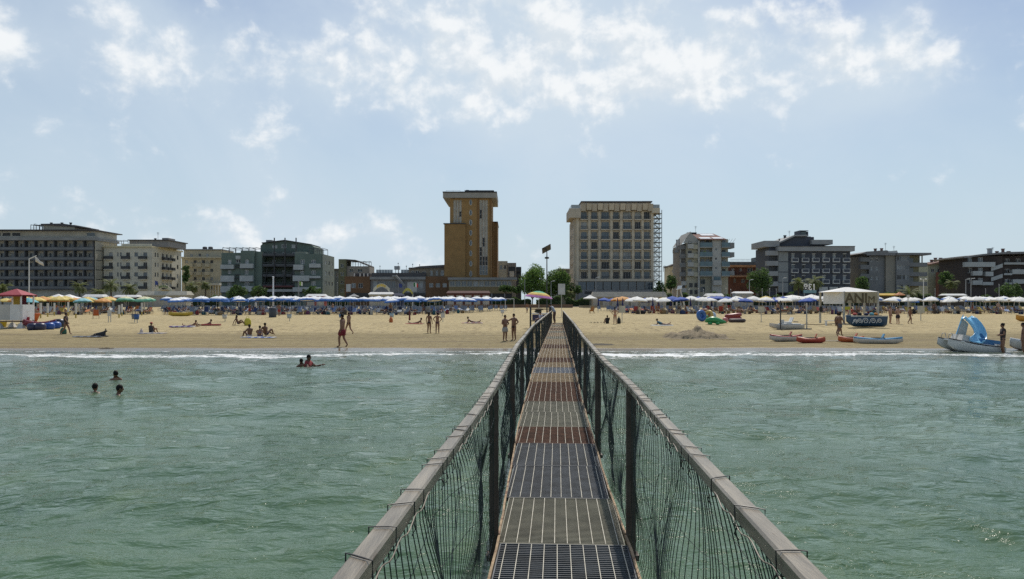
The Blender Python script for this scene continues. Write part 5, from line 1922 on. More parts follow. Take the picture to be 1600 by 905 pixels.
STAND = dict(pel=(0, 0, .95), spi=(0, .01, 1.12), che=(0, .0, 1.30), nek=(0, -.01, 1.46), hed=(0, .01, 1.53),
             shL=(-.17, -.01, 1.40), elL=(-.24, -.03, 1.12), wrL=(-.25, .05, .87), shR=(.17, -.01, 1.40), elR=(.24, -.03, 1.12), wrR=(.25, .05, .87),
             hiL=(-.09, 0, .90), knL=(-.10, .02, .49), anL=(-.11, -.03, .09), toL=(-.13, .13, .03), hiR=(.09, 0, .90), knR=(.10, .02, .49), anR=(.11, -.03, .09), toR=(.13, .13, .03))
RAD = dict(pel=(.135, .105), spi=(.125, .09), che=(.15, .10), nek=.055, hed=.05, shL=.062, elL=.042, wrL=.028, shR=.062, elR=.042, wrR=.028,
           hiL=.088, knL=.056, anL=.036, toL=.028, hiR=.088, knR=.056, anR=.036, toR=.028)
EDG = [('pel', 'spi'), ('spi', 'che'), ('che', 'nek'), ('nek', 'hed')]
for S_ in 'LR':
    EDG += [('che', 'sh' + S_), ('sh' + S_, 'el' + S_), ('el' + S_, 'wr' + S_), ('pel', 'hi' + S_), ('hi' + S_, 'kn' + S_), ('kn' + S_, 'an' + S_), ('an' + S_, 'to' + S_)]
for k_ in RAD:
    f_ = 1.14 if k_ in ('pel', 'spi', 'che') else 1.18
    RAD[k_] = tuple(q * f_ for q in RAD[k_]) if isinstance(RAD[k_], tuple) else RAD[k_] * f_
POSE = {'stand': {}}
POSE['walk'] = dict(knL=(-.09, .20, .52), anL=(-.09, .27, .12), toL=(-.10, .43, .07), knR=(.09, -.06, .49), anR=(.10, -.36, .16), toR=(.11, -.24, .03), elL=(-.23, -.14, 1.14), wrL=(-.22, -.16, .90), elR=(.23, .12, 1.15), wrR=(.20, .28, .97))
POSE['stride'] = dict(knL=(-.09, .14, .50), anL=(-.09, .12, .09), toL=(-.10, .28, .03), knR=(.09, -.03, .49), anR=(.10, -.24, .14), toR=(.11, -.12, .03), elL=(-.23, -.08, 1.13), wrL=(-.24, -.02, .88), elR=(.23, .03, 1.14), wrR=(.20, .14, .92))
POSE['akimbo'] = dict(elR=(.36, -.06, 1.20), wrR=(.20, .04, 1.02), elL=(-.34, -.06, 1.18), wrL=(-.22, .06, 1.00))
POSE['reach'] = dict(elR=(.33, .12, 1.28), wrR=(.52, .24, 1.36), elL=(-.32, -.05, 1.18), wrL=(-.18, .06, 1.04))
POSE['fold'] = dict(elR=(.28, .04, 1.14), wrR=(.02, .20, 1.12), elL=(-.28, .04, 1.14), wrL=(-.02, .18, 1.08))
POSE['bend'] = dict(spi=(0, .08, 1.12), che=(0, .19, 1.28), nek=(0, .30, 1.40), hed=(0, .36, 1.45), shL=(-.17, .24, 1.37), shR=(.17, .24, 1.37), elL=(-.2, .34, 1.12), wrL=(-.15, .52, 1.02), elR=(.2, .34, 1.12), wrR=(.15, .55, 1.05), knL=(-.1, .05, .49), knR=(.1, .05, .49))
POSE['sit'] = dict(pel=(0, 0, .13), spi=(0, -.04, .30), che=(0, -.03, .47), nek=(0, .0, .63), hed=(0, .02, .70), shL=(-.17, -.02, .57), shR=(.17, -.02, .57), elL=(-.25, .14, .40), wrL=(-.16, .36, .42), elR=(.25, .14, .40), wrR=(.16, .36, .42),
                   hiL=(-.1, .02, .12), knL=(-.16, .38, .46), anL=(-.14, .60, .08), toL=(-.15, .76, .04), hiR=(.1, .02, .12), knR=(.16, .38, .46), anR=(.14, .60, .08), toR=(.15, .76, .04))
POSE['sitback'] = dict(POSE['sit'], spi=(0, -.08, .29), che=(0, -.14, .45), nek=(0, -.16, .60), hed=(0, -.14, .67), shL=(-.17, -.16, .55), shR=(.17, -.16, .55), elL=(-.27, -.30, .30), wrL=(-.28, -.38, .05), elR=(.27, -.30, .30), wrR=(.28, -.38, .05), knL=(-.12, .45, .25), anL=(-.12, .86, .06), toL=(-.15, .93, .18))
POSE['flat'] = dict(pel=(0, 0, .12), spi=(0, .17, .12), che=(0, .34, .15), nek=(0, .50, .20), hed=(0, .56, .24), shL=(-.17, .44, .17), shR=(.17, .44, .17), elL=(-.26, .58, .06), wrL=(-.10, .74, .05), elR=(.26, .58, .06), wrR=(.10, .74, .05),
                    hiL=(-.09, -.05, .11), knL=(-.10, -.46, .08), anL=(-.11, -.86, .07), toL=(-.12, -.98, .03), hiR=(.09, -.05, .11), knR=(.10, -.46, .08), anR=(.11, -.86, .20), toR=(.12, -.80, .34))
POSE['prop'] = dict(POSE['flat'], spi=(0, .17, .16), che=(0, .32, .26), nek=(0, .42, .38), hed=(0, .45, .44), shL=(-.17, .38, .33), shR=(.17, .38, .33), elL=(-.22, .46, .06), wrL=(-.14, .68, .05), elR=(.22, .46, .06), wrR=(.14, .68, .05))
POSE['lounge'] = dict(pel=(0, 0, .50), spi=(0, .15, .58), che=(0, .28, .72), nek=(0, .38, .86), hed=(0, .40, .93), shL=(-.17, .34, .80), shR=(.17, .34, .80), elL=(-.27, .20, .60), wrL=(-.2, .0, .58), elR=(.27, .2, .60), wrR=(.2, 0, .58),
                      hiL=(-.09, -.05, .49), knL=(-.1, -.43, .62), anL=(-.11, -.80, .47), toL=(-.12, -.84, .60), hiR=(.09, -.05, .49), knR=(.1, -.45, .48), anR=(.11, -.86, .45), toR=(.12, -.9, .58))
POSE['chair'] = dict(pel=(0, 0, .50), spi=(0, -.03, .67), che=(0, -.02, .85), nek=(0, .02, 1.0), hed=(0, .05, 1.07), shL=(-.17, 0, .94), shR=(.17, 0, .94), elL=(-.23, .10, .70), wrL=(-.14, .34, .66), elR=(.23, .10, .70), wrR=(.14, .34, .66),
                     hiL=(-.1, .03, .49), knL=(-.13, .44, .50), anL=(-.13, .46, .09), toL=(-.14, .62, .03), hiR=(.1, .03, .49), knR=(.13, .44, .50), anR=(.13, .46, .09), toR=(.14, .62, .03))
POSE['tread'] = dict(elL=(-.36, .16, 1.22), wrL=(-.42, .40, 1.28), elR=(.36, .14, 1.20), wrR=(.46, .36, 1.30))
BODY_CACHE = {}


def vlerp(a, c, t):
    return tuple(a[i] + (c[i] - a[i]) * t for i in range(3))


def body_parts(pose, female):
    key = (pose, female)
    if key in BODY_CACHE:
        return BODY_CACHE[key]
    J = dict(STAND, **POSE[pose])
    rad = dict(RAD)
    if female:
        rad.update(spi=(.118, .095), che=(.142, .115), pel=(.165, .135), shL=.06, shR=.06, elL=.042, elR=.042)
    me = skin_mesh(J, EDG, rad, 'pel')
    # head, nose, ears, hands with five fingers, in the same body mesh
    mb = MB()
    nk, hd = Vector(J['nek']), Vector(J['hed'])
    up = (hd - nk).normalized()
    up = (up + Vector((0, 0, 1.2))).normalized()
    hc = hd + up * .085
    fw = Vector((0, 1, 0))
    fw = (fw - up * fw.dot(up)).normalized()
    rt_ = fw.cross(up)
    rot = Matrix((rt_, fw, up)).transposed()
    mb.ball(hc, (.074, .094, .115), 12, 9, rot)
    mb.ball(hc + fw * .03 - up * .06, (.052, .06, .055), 8, 6, rot)
    mb.ball(hc + fw * .096 - up * .012, (.013, .02, .024), 6, 5, rot)
    for sg in (-1, 1):
        mb.ball(hc + rt_ * sg * .076 - up * .01, (.012, .022, .032), 6, 5, rot)
    for S_, sg in (('L', -1), ('R', 1)):
        el_, wr = Vector(J['el' + S_]), Vector(J['wr' + S_])
        t_ = (wr - el_).normalized()
        sd = Vector((0, 1, 0)) - t_ * t_.y
        sd = sd.normalized() if sd.length > .1 else Vector((1, 0, 0))
        nr = t_.cross(sd)
        mb.ball(wr + t_ * .045, (.02, .042, .055), 8, 6, Matrix((nr, sd, t_)).transposed())
        for f in range(4):
            b0 = wr + t_ * .08 + sd * (.028 - .019 * f)
            L = (.062, .072, .066, .05)[f]
            cu = nr * (-sg * .018)
            mb.tube([b0, b0 + t_ * L * .55 + cu * .4, b0 + t_ * L + cu * 1.4], [.0095, .009, .007], 5)
        tb = wr + t_ * .025 + sd * .034
        mb.tube([tb, tb + sd * .028 + t_ * .025, tb + sd * .034 + t_ * .06], [.0105, .0095, .0075], 5)
    bm = bmesh.new()
    bm.from_mesh(me)
    tmp = mb.mesh('t', [], True)
    bm.from_mesh(tmp)
    bm.to_mesh(me)
    bm.free()
    me.polygons.foreach_set('use_smooth', [True] * len(me.polygons))
    # clothing
    cl = {}
    pj = {n: J[n] for n in ('pel', 'hiL', 'hiR')}
    waist = vlerp(J['pel'], J['spi'], .55)
    for nm, tt_ in (('shorts', .78), ('trunks', .28)):
        q = dict(pj, wai=waist, thL=vlerp(J['hiL'], J['knL'], tt_), thR=vlerp(J['hiR'], J['knR'], tt_))
        ex = .030 if nm == 'shorts' else .012
        rr = dict(pel=(rad['pel'][0] + ex, rad['pel'][1] + ex), wai=(rad['spi'][0] + ex, rad['spi'][1] + ex), hiL=.108 + ex, hiR=.108 + ex, thL=.098 + ex * 1.3, thR=.098 + ex * 1.3)
        cl[nm] = skin_mesh(q, [('wai', 'pel'), ('pel', 'hiL'), ('pel', 'hiR'), ('hiL', 'thL'), ('hiR', 'thR')], rr, 'pel')
    q = dict(a=vlerp(J['spi'], J['che'], .45), b=J['che'])
    cl['band'] = skin_mesh(dict(a=vlerp(J['spi'], J['che'], .5), b=vlerp(J['spi'], J['che'], .95)), [('a', 'b')], dict(a=(rad['che'][0] - .005, rad['che'][1] + .012), b=(rad['che'][0] + .012, rad['che'][1] + .022)), 'a')
    q = dict(pel=J['pel'], spi=J['spi'], che=J['che'], nb=vlerp(J['che'], J['nek'], .55), shL=J['shL'], shR=J['shR'], aL=vlerp(J['shL'], J['elL'], .55), aR=vlerp(J['shR'], J['elR'], .55))
    e2 = .034
    cl['shirt'] = skin_mesh(q, [('pel', 'spi'), ('spi', 'che'), ('che', 'nb'), ('che', 'shL'), ('che', 'shR'), ('shL', 'aL'), ('shR', 'aR')],
                            dict(pel=(rad['pel'][0] + e2, rad['pel'][1] + e2), spi=(rad['spi'][0] + e2 + .01, rad['spi'][1] + e2 + .01), che=(rad['che'][0] + e2, rad['che'][1] + e2), nb=.08, shL=rad['shL'] + e2, shR=rad['shR'] + e2, aL=.072, aR=.072), 'spi')
    q = dict(wai=waist, pel=J['pel'], hiL=J['hiL'], hiR=J['hiR'], knL=vlerp(J['hiL'], J['knL'], .95), knR=vlerp(J['hiR'], J['knR'], .95), anL=vlerp(J['knL'], J['anL'], .85), anR=vlerp(J['knR'], J['anR'], .85))
    cl['trousers'] = skin_mesh(q, [('wai', 'pel'), ('pel', 'hiL'), ('pel', 'hiR'), ('hiL', 'knL'), ('hiR', 'knR'), ('knL', 'anL'), ('knR', 'anR')],
                               dict(wai=(rad['spi'][0] + .015, rad['spi'][1] + .015), pel=(rad['pel'][0] + .015, rad['pel'][1] + .015), hiL=.125, hiR=.125, knL=.09, knR=.09, anL=.072, anR=.072), 'pel')
    sh = MB()
    sh.ball(hc - fw * .012 + up * .022, (.085, .098, .108), 12, 8, rot)
    short = sh.mesh('hair', [], True)
    lg = MB()
    lg.ball(hc - fw * .014 + up * .02, (.086, .100, .112), 12, 8, rot)
    lg.ball(hc - fw * .07 - up * .10, (.075, .045, .14), 10, 7, rot)
    long_ = lg.mesh('hair', [], True)
    bn = MB()
    bn.ball(hc - fw * .012 + up * .022, (.085, .098, .108), 12, 8, rot)
    bn.ball(hc - fw * .09 + up * .06, (.045, .045, .045), 8, 6, rot)
    cl['hair_short'], cl['hair_long'], cl['hair_bun'] = short, long_, bn.mesh('hair', [], True)
    ht = MB()
    prof = [(.17, 0), (.165, .012), (.095, .02), (.088, .075), (.05, .105), (.0, .11)]
    vs = MB().lathe(prof, 14)
    ht.add([hc + rot @ Vector(v) + up * .045 for v in vs.v], vs.f)
    cl['hat'] = ht.mesh('hat', [], True)
    BODY_CACHE[key] = (me, cl)
    return BODY_CACHE[key]


SKIN = {'tan': mat('skin_tan', (.30, .155, .09), .55, .08, 3), 'brown': mat('skin_brown', (.17, .085, .05), .55, .08, 3), 'light': mat('skin_light', (.42, .245, .165), .55, .08, 3), 'bronze': mat('skin_bronze', (.23, .11, .06), .5, .08, 3)}
HAIRM = {'dark': mat('hair_dark', (.013, .010, .008), .7, .2, 8, spec=.2), 'brown': mat('hair_brown', (.045, .027, .016), .7, .2, 8, spec=.2), 'grey': mat('hair_grey', (.22, .21, .2), .6, .2, 8)}
CL_CACHE = {}
LOW = {}


def cloth(c):
    nm = 'cloth_%02d_%02d_%02d' % tuple(int(q * 99) for q in c)
    return mat(nm, c, .85, .12, 6)


def person(label, loc, h, face, pose, skin='tan', wear=(('trunks', (.05, .05, .08)),), hair=('short', 'dark'), female=False, dz=0.0, group=None, mirror=False):
    """face: compass of the gaze, 0 = away from the sea, 180 = towards the camera, 90 = to the right of the photo"""
    me, cl = body_parts(pose, female)
    s = h / 1.75
    if pose not in ('lounge', 'chair', 'tread'):
        if (pose, female) not in LOW:
            LOW[(pose, female)] = min(v.co.z for v in me.vertices)
        dz -= LOW[(pose, female)] * s + .015
    t = thing('person', label, 'person', (loc[0], loc[1], loc[2] + dz), -R(face), group, (-s if mirror else s, s, s))

    def put(name, src, m):
        k_ = (src.name, m.name)
        if k_ not in CL_CACHE:
            c = src.copy()
            c.name = name
            c.materials.clear()
            c.materials.append(m)
            CL_CACHE[k_] = c
        return link(name, CL_CACHE[k_], t)
    put('body', me, SKIN[skin])
    for nm, c in wear:
        put({'band': 'bikini_top'}.get(nm, nm), cl[nm], cloth(c))
    if hair:
        put('hair', cl['hair_' + hair[0]], HAIRM[hair[1]])
    return t


def man_h(px_h, py):
    return px_h * depth_of(py) / F


NAVY, BLACK, RED, WHT, GRN, BLU = (.03, .04, .10), (.02, .02, .022), (.30, .03, .03), (.62, .6, .56), (.04, .14, .10), (.05, .12, .35)
person('woman striding right in a dark swimsuit with green bag, beside the blue inflatables', G(103, 522.5), 1.62, 90, 'walk', 'bronze', (('trunks', BLACK), ('shirt', (.06, .04, .035))), ('bun', 'dark'), True)
person('person in red hat and dark top sitting alone on the sand', G(236, 520), 1.62, 15, 'sit', 'tan', (('trunks', (.2, .22, .26)), ('shirt', (.05, .05, .055)), ('hat', (.42, .06, .05))), ('short', 'dark'))
person('sunbather propped on elbows on the purple striped mat', G(299, 511), 1.65, 100, 'prop', 'bronze', (('trunks', (.3, .25, .5)),), ('short', 'dark'), True)
person('sunbather propped on elbows at the red mat', G(322, 509), 1.6, 60, 'prop', 'brown', (('trunks', RED),), ('short', 'dark'))
person('person leaning back on the sand beside a yellow bag', G(372, 508), 1.65, 90, 'sitback', 'brown', (('trunks', NAVY),), ('long', 'dark'), True)
person('dark silhouetted man sitting with arm on raised knee, nearest seated bather', G(390, 527), 1.75, -50, 'sit', 'brown', (('trunks', WHT),), ('short', 'dark'))
person('woman with hand at her head, left of the close seated couple', G(406, 527.5), 1.62, -15, 'sit', 'brown', (('trunks', BLU), ('band', BLU)), ('bun', 'dark'), True)
person('man leaning on one arm, right of the close seated couple', G(416, 526), 1.72, 20, 'sitback', 'brown', (('trunks', NAVY),), ('short', 'dark'))
person('man in dark red shorts walking left at the water edge', G(535, 542.5), 1.80, -75, 'stride', 'bronze', (('shorts', (.20, .02, .03)),), ('short', 'dark'))
person('bather in dark trunks walking just behind the man in red shorts', G(545, 522), 1.66, -60, 'walk', 'tan', (('trunks', BLACK),), ('short', 'brown'))
person('woman in dark bikini, left one of the pair strolling away', G(670.5, 522), 1.62, 20, 'stand', 'bronze', (('trunks', BLACK), ('band', BLACK)), ('long', 'dark'), True)
person('woman with hands on hips, right one of the pair strolling', G(683.5, 522), 1.60, 0, 'akimbo', 'tan', (('trunks', (.07, .03, .05)), ('band', (.07, .03, .05))), ('bun', 'dark'), True)
person('man in pale shorts with folded arms, near the pier', G(789, 534), 1.62, 140, 'fold', 'bronze', (('shorts', (.36, .34, .31)),), ('short', 'brown'))
person('man in black trunks touching his companion, near the pier', G(803, 533), 1.68, -140, 'reach', 'bronze', (('trunks', BLACK),), ('short', 'dark'))
person('sunbather sitting low on the sand by the closed parasol', G(651, 506), 1.65, 80, 'prop', 'brown', (('trunks', RED),), ('short', 'dark'))
person('sunbather lying on a pink towel left of the pier', G(738, 505), 1.65, -85, 'prop', 'brown', (('trunks', (.4, .2, .25)),), ('short', 'dark'))
person('small far figure walking on the sand under the rainbow parasol', G(823.5, 489), 1.60, 20, 'stride', 'bronze', (('shorts', (.4, .38, .36)),), ('short', 'dark'))
person('tanned woman in an orange bikini standing with back turned, right of the pier', G(961, 506), 1.68, 10, 'akimbo', 'light', (('trunks', (.42, .17, .08)), ('band', (.42, .17, .08))), ('long', 'dark'), True)
person('dark person in black sitting beside the woman in orange', G(949, 505.5), 1.6, -10, 'sit', 'brown', (('shirt', BLACK), ('trunks', BLACK)), ('short', 'dark'))
person('bather lying on a pale towel, left of the sand heap', G(1034, 507), 1.65, -80, 'prop', 'bronze', (('trunks', (.05, .16, .24)), ('shirt', (.05, .16, .24))), ('short', 'dark'))
person('man in grey shorts walking past the gazebo', G(1312, 525), 1.68, 70, 'walk', 'bronze', (('shorts', (.13, .12, .13)),), ('short', 'dark'))
person('companion half hidden behind the man in grey shorts', G(1309, 522), 1.62, 70, 'stride', 'brown', (('trunks', BLACK),), ('short', 'dark'))
person('bather in brown trunks, left one of the group right of the gazebo', G(1391, 506), 1.70, 140, 'stand', 'light', (('trunks', (.16, .08, .05)),), ('short', 'brown'))
person('bather in dark swimsuit, middle one of the group right of the gazebo', G(1403, 507), 1.68, -10, 'fold', 'light', (('shorts', (.05, .035, .04)),), ('short', 'dark'))
person('thin bather striding away, right one of the group by the gazebo', G(1422, 506), 1.70, 100, 'stride', 'bronze', (('trunks', (.06, .04, .03)),), ('short', 'dark'))
person('bather in red shirt standing at the boat with white waves', G(1327, 504), 1.66, 60, 'bend', 'tan', (('shirt', (.35, .06, .05)), ('trunks', NAVY)), ('short', 'dark'))
d_w = 2.55 * F / (557 - HZ)
person('heavy woman in dark swimsuit standing in the shallows at the slide boat', ((1567 - 800) / F * 37.3, 37.3, -.16), 1.62, -75, 'fold', 'bronze', (('trunks', BLACK), ('shirt', (.045, .03, .028))), ('bun', 'dark'), True)
person('bather cut by the right edge of the picture, at the water', ((1599 - 800) / F * 37.6, 37.6, -.12), 1.6, -60, 'stand', 'bronze', (('trunks', BLACK),), ('short', 'dark'))
# at the pier head
px_end = pier_x(63.2, 0, 0)
person('man in pale shirt and brown trousers standing at the end of the pier', (pier_x(62.6, -1, .22), 62.6, DECK + .004), 1.75, -75, 'bend', 'tan', (('shirt', (.34, .38, .45)), ('trousers', (.10, .06, .05))), ('short', 'dark'))
# swimmers, in the water up to the neck
for (px, py, lab, hh, fc, sk) in ((181, 592, 'swimmer farthest from the camera of the three at the left', 1.5, -60, 'bronze'), (148, 614, 'leftmost swimmer of the three, head and shoulders out', 1.5, 10, 'bronze'),
                                  (186, 617, 'swimmer with one arm out, nearest of the three at the left', 1.55, 60, 'brown'), (471, 570, 'low swimming child beside a standing bather in the shallows', 1.4, -60, 'brown'),
                                  (482, 571, 'dark haired bather in red, out to the chest in the shallows', 1.6, 100, 'brown')):
    d = CH * F / (py - HZ)
    dep = 1.25 if px != 482 else 1.2
    person(lab, ((px - 800) / F * d, d, -dep * hh / 1.6 * (1.05 if px != 482 else .98)), hh, fc, 'tread', sk, (('trunks', BLACK),) if px != 482 else (('shirt', (.25, .03, .03)), ('trunks', BLACK)), ('short', 'dark'))
# ------------------------------------------------------------------ parasols and loungers
random.seed(11)
pole_m = mat('parasol_pole', (.55, .55, .54), .4, .08, 3)
PCOL = {'blue and white': ((.80, .80, .79), (.035, .13, .38)), 'blue': ((.03, .085, .36), (.025, .07, .30)), 'white': ((.78, .76, .71), (.72, .69, .62)), 'orange': ((.62, .30, .09), (.55, .24, .06)),
        'yellow': ((.64, .50, .16), (.60, .45, .12)), 'green and cream': ((.62, .60, .38), (.12, .36, .25)), 'light blue': ((.22, .46, .50), (.16, .38, .44))}
protos = {}


def parasol_proto(col):
    top, band = PCOL[col]
    tm, bm_ = mat('canopy ' + col, top, .8, .06), mat('valance ' + col, band, .8, .06)
    t = thing('beach_parasol', 'x', 'parasol', (0, 0, 0))
    n = 8
    cb = MB()

    def ring(r, z, sag=0.0):
        o = []
        for k in range(n * 2):
            a = math.pi * k / n + .2
            q = r * (1 if k % 2 == 0 else math.cos(math.pi / n) * .99)
            o.append((q * math.cos(a), q * math.sin(a), z - (sag if k % 2 else 0)))
        return o
    R0, R1, R2, R3 = ring(.04, 2.42), ring(.55, 2.28, .015), ring(.88, 2.14, .02), ring(1.16, 1.98, .03)
    lo = [[(x * .985, y * .985, z - .012) for x, y, z in q] for q in (R3, R2, R1, R0)]
    cb.rings([R0, R1, R2], False)
    cb.use(1 if col in ('blue and white', 'green and cream') else 0)
    cb.rings([R2, R3], False)
    cb.use(0)
    cb.rings(lo, False)
    cb.build('canopy', [tm, bm_], t)
    vb = MB()
    for k in range(n * 2):
        a, c = R3[k], R3[(k + 1) % (n * 2)]
        vb.add([a, c, (c[0] * 1.01, c[1] * 1.01, c[2] - .14), (a[0] * 1.01, a[1] * 1.01, a[2] - .14)], [(0, 1, 2, 3)])
    vb.build('valance', bm_, t)
    MB().tube([(0, 0, -.25), (0, 0, 2.5)], .024, 6).lathe([(.0, 2.42), (.05, 2.42), (.03, 2.5), (0, 2.55)], 6).build('pole', pole_m, t)
    return t


LCOL = {'blue striped': (.05, .13, .38), 'navy': (.025, .045, .13), 'white': (.48, .48, .46), 'tan': (.34, .25, .14), 'orange': (.50, .17, .05), 'yellow': (.55, .42, .10), 'grey': (.22, .25, .30), 'red': (.34, .05, .04)}
lp = {}


def stripe_mat(key, c):
    if key in MATS:
        return MATS[key]
    m = bpy.data.materials.new(key)
    m.use_nodes = True
    t = NT(m.node_tree)
    b = m.node_tree.nodes['Principled BSDF']
    tcn = t.n('ShaderNodeTexCoord')
    s = t.n('ShaderNodeSeparateXYZ')
    t.link(tcn.outputs['Object'], s.inputs[0])
    w = t.m('SINE', t.m('MULTIPLY', s.outputs[0], 31.0))
    t.link(t.mix(t.smooth(w, .2, .4), c, (.42, .46, .52)), b.inputs['Base Color'])
    b.inputs['Roughness'].default_value = .8
    MATS[key] = m
    return m


def lounger_proto(col, up):
    key = (col, up)
    if key in lp:
        return lp[key]
    fm = mat('lounger_grey_frame', (.34, .34, .33), .5) if col in ('blue striped', 'navy', 'white', 'grey') else mat('lounger_wood', (.36, .23, .12), .6, .15, 4)
    cm = stripe_mat('lounger stripes', LCOL[col]) if col == 'blue striped' else mat('lounger ' + col, LCOL[col], .8, .1, 4)
    t = thing('sun_lounger', 'x', 'sun lounger', (0, 0, 0))
    f = MB()
    for sg in (-1, 1):
        f.bar((sg * .31, -.98, .38), (sg * .31, .95, .38), .035, .05)
        for yy in (-.8, .55):
            f.bar((sg * .31, yy, .38), (sg * .33, yy + .04, -.05), .032)
    f.bar((-.31, -.97, .38), (.31, -.97, .38), .035)
    f.bar((-.31, .93, .38), (.31, .93, .38), .035)
    for sg in (-1, 1):
        f.bar((sg * .29, .20, .41), (sg * .29, .20 + .74 * math.cos(up), .41 + .74 * math.sin(up)), .03)
        f.bar((sg * .29, .75, .38), (sg * .29, .20 + .5 * math.cos(up), .41 + .5 * math.sin(up)), .02)
    f.build('frame', fm, t)
    MB().rings([[(-.28, y, .40 - s_), (.28, y, .40 - s_), (.28, y, .415 - s_), (-.28, y, .415 - s_)] for y, s_ in ((-.95, 0), (-.6, .03), (-.2, .03), (.19, 0))]).build('seat', cm, t)
    c_, s2 = math.cos(up), math.sin(up)
    MB().rings([[(-.28, .21 + u * c_ - .008 * s2, .415 + u * s2 + .0), (.28, .21 + u * c_ - .008 * s2, .415 + u * s2), (.28, .21 + u * c_ + .008 * s2, .43 + u * s2), (-.28, .21 + u * c_ + .008 * s2, .43 + u * s2)] for u in (0, .25, .5, .75)]).build('backrest', cm, t)
    lp[key] = t
    return t


used = set()


def place(proto, loc, rz, label, group, scale=None):
    if proto.name not in used:
        used.add(proto.name)
        proto.location, proto.rotation_euler = loc, (0, 0, rz)
        if scale:
            proto.scale = (scale,) * 3
        proto['label'] = label
        proto['group'] = group
        return proto
    return dup(proto, loc, rz, label, group, scale)


LOUNGE_SPOTS = []
plist = []
SEC = [
    ('west', 'left field', [(108 + 5.0 * r) for r in range(5)], lambda d: -800 / F * d - 1, lambda d: (243 - 800) / F * d),
    ('blue', 'blue field', [(106 + 4.7 * r) for r in range(8)], lambda d: (247 - 800) / F * d, lambda d: -8.9 + .26 * (d - 106)),
    ('east', 'right field', [(111 + 4.8 * r) for r in range(6)], lambda d: 17.2 - .10 * (d - 111), lambda d: 815 / F * d)]
for sec, nm, rows, xa, xb in SEC:
    for r, d in enumerate(rows):
        x0, x1 = xa(d), xb(d)
        n = int((x1 - x0) / 3.0)
        for c in range(n):
            x = x1 - 1.5 - c * 3.0 if sec != 'east' else x0 + 1.5 + c * 3.0
            x += random.uniform(-.35, .35)
            y = d + random.uniform(-.5, .5)
            px = 800 + x / y * F
            if sec == 'west':
                col = 'green and cream' if px > 172 else random.choice(('yellow', 'orange', 'yellow', 'orange', 'light blue' if px > 100 else 'yellow', 'white' if px > 130 else 'yellow'))
            elif sec == 'blue':
                col = 'blue and white'
            else:
                if px < 985:
                    col = random.choice(('orange', 'blue', 'blue', 'orange'))
                elif px < 1290:
                    col = random.choice(('white', 'blue', 'white', 'white', 'blue', 'yellow' if r > 2 else 'white'))
                else:
                    col = random.choice(('white', 'white', 'white', 'blue and white'))
            plist.append((sec, r, c, x, y, col))
side_word = {'west': 'left field', 'blue': 'blue field', 'east': 'right field'}
rowword = ['front', 'second', 'third', 'fourth', 'fifth', 'sixth', 'seventh', 'eighth']
for sec, r, c, x, y, col in plist:
    if col not in protos:
        protos[col] = parasol_proto(col)
    cw_ = ORD[c] if c < 20 else 'twenty-' + ORD[c - 20]
    pz = place(protos[col], (x, y, gz(y)), random.uniform(0, .7), f'{col} parasol, {cw_} from the pier, {rowword[r]} row, {side_word[sec]}', 'open beach parasols', random.uniform(.92, 1.08))
    pz.rotation_euler = (random.gauss(0, .05), random.gauss(0, .05), random.uniform(0, .7))
    for s_ in (-1, 1):
        LOUNGE_SPOTS.append((y, x + s_ * .85 + random.uniform(-.15, .15), sec, r, cw_, s_))
LOUNGE_SPOTS.sort()
rest = MB()
pers_n = 0
tones = ['tan', 'bronze', 'brown', 'light']
for i, (y, x, sec, r, cw_, s_) in enumerate(LOUNGE_SPOTS):
    yy = y - .9 + random.uniform(-.5, .3)
    if sec == 'blue':
        col = random.choice(('blue striped', 'navy', 'navy', 'white', 'grey', 'blue striped', 'grey'))
    elif sec == 'west':
        col = random.choice(('orange', 'tan', 'yellow', 'white', 'grey', 'navy'))
    else:
        col = random.choice(('tan', 'tan', 'white', 'red', 'orange', 'navy', 'grey', 'tan')) if x < 50 else random.choice(('blue striped', 'tan', 'white', 'yellow', 'grey'))
    up = random.choice((.35, .75, 1.05))
    rz = random.choice((0, 0, .25, -.3, .6, -.6, 2.8, 1.3)) + random.uniform(-.12, .12)
    rel = {-1: 'left', 1: 'right'}[s_]
    lab = f'{col} lounger {rel} of the {cw_} parasol from the pier, {rowword[r]} row, {side_word[sec]}'
    if i < 290:
        place(lounger_proto(col, up), (x, yy, ground(x, yy) + .02), rz, lab, 'loungers under the parasols')
        if i < 260 and random.random() < .42:
            pers_n += 1
            person(f'sunbather on the {rel} lounger of the {cw_} parasol from the pier, {rowword[r]} row, {side_word[sec]}', (x, yy, ground(x, yy) + .02), 1.68, math.degrees(-rz), 'lounge', random.choice(tones),
                   (('trunks', random.choice((BLACK, NAVY, RED, WHT, GRN, (.3, .2, .4)))),), (random.choice(('short', 'long')), random.choice(('dark', 'brown', 'grey'))), random.random() < .5, group='sunbathers on loungers')
    else:
        rest.bar((x - .3, yy, gz(yy) + .38), (x + .3, yy, gz(yy) + .38), 1.8, .05)
        rest.hexa([(x - .28, yy + .3, gz(yy) + .4), (x + .28, yy + .3, gz(yy) + .4), (x + .28, yy + .34, gz(yy) + .4), (x - .28, yy + .34, gz(yy) + .4)], [(x - .28, yy + .7, gz(yy) + .95), (x + .28, yy + .7, gz(yy) + .95), (x + .28, yy + .74, gz(yy) + .95), (x - .28, yy + .74, gz(yy) + .95)])
        for a_ in (-.28, .28):
            rest.bar((x + a_, yy - .7, gz(yy) - .05), (x + a_, yy - .7, gz(yy) + .36), .04)
            rest.bar((x + a_, yy + .7, gz(yy) - .05), (x + a_, yy + .7, gz(yy) + .36), .04)
tag(rest.build('loungers', mat('lounger grey', LCOL['grey'], .8)), 'mass of grey loungers in the rear rows under the parasols', 'sun lounger', kind='stuff')
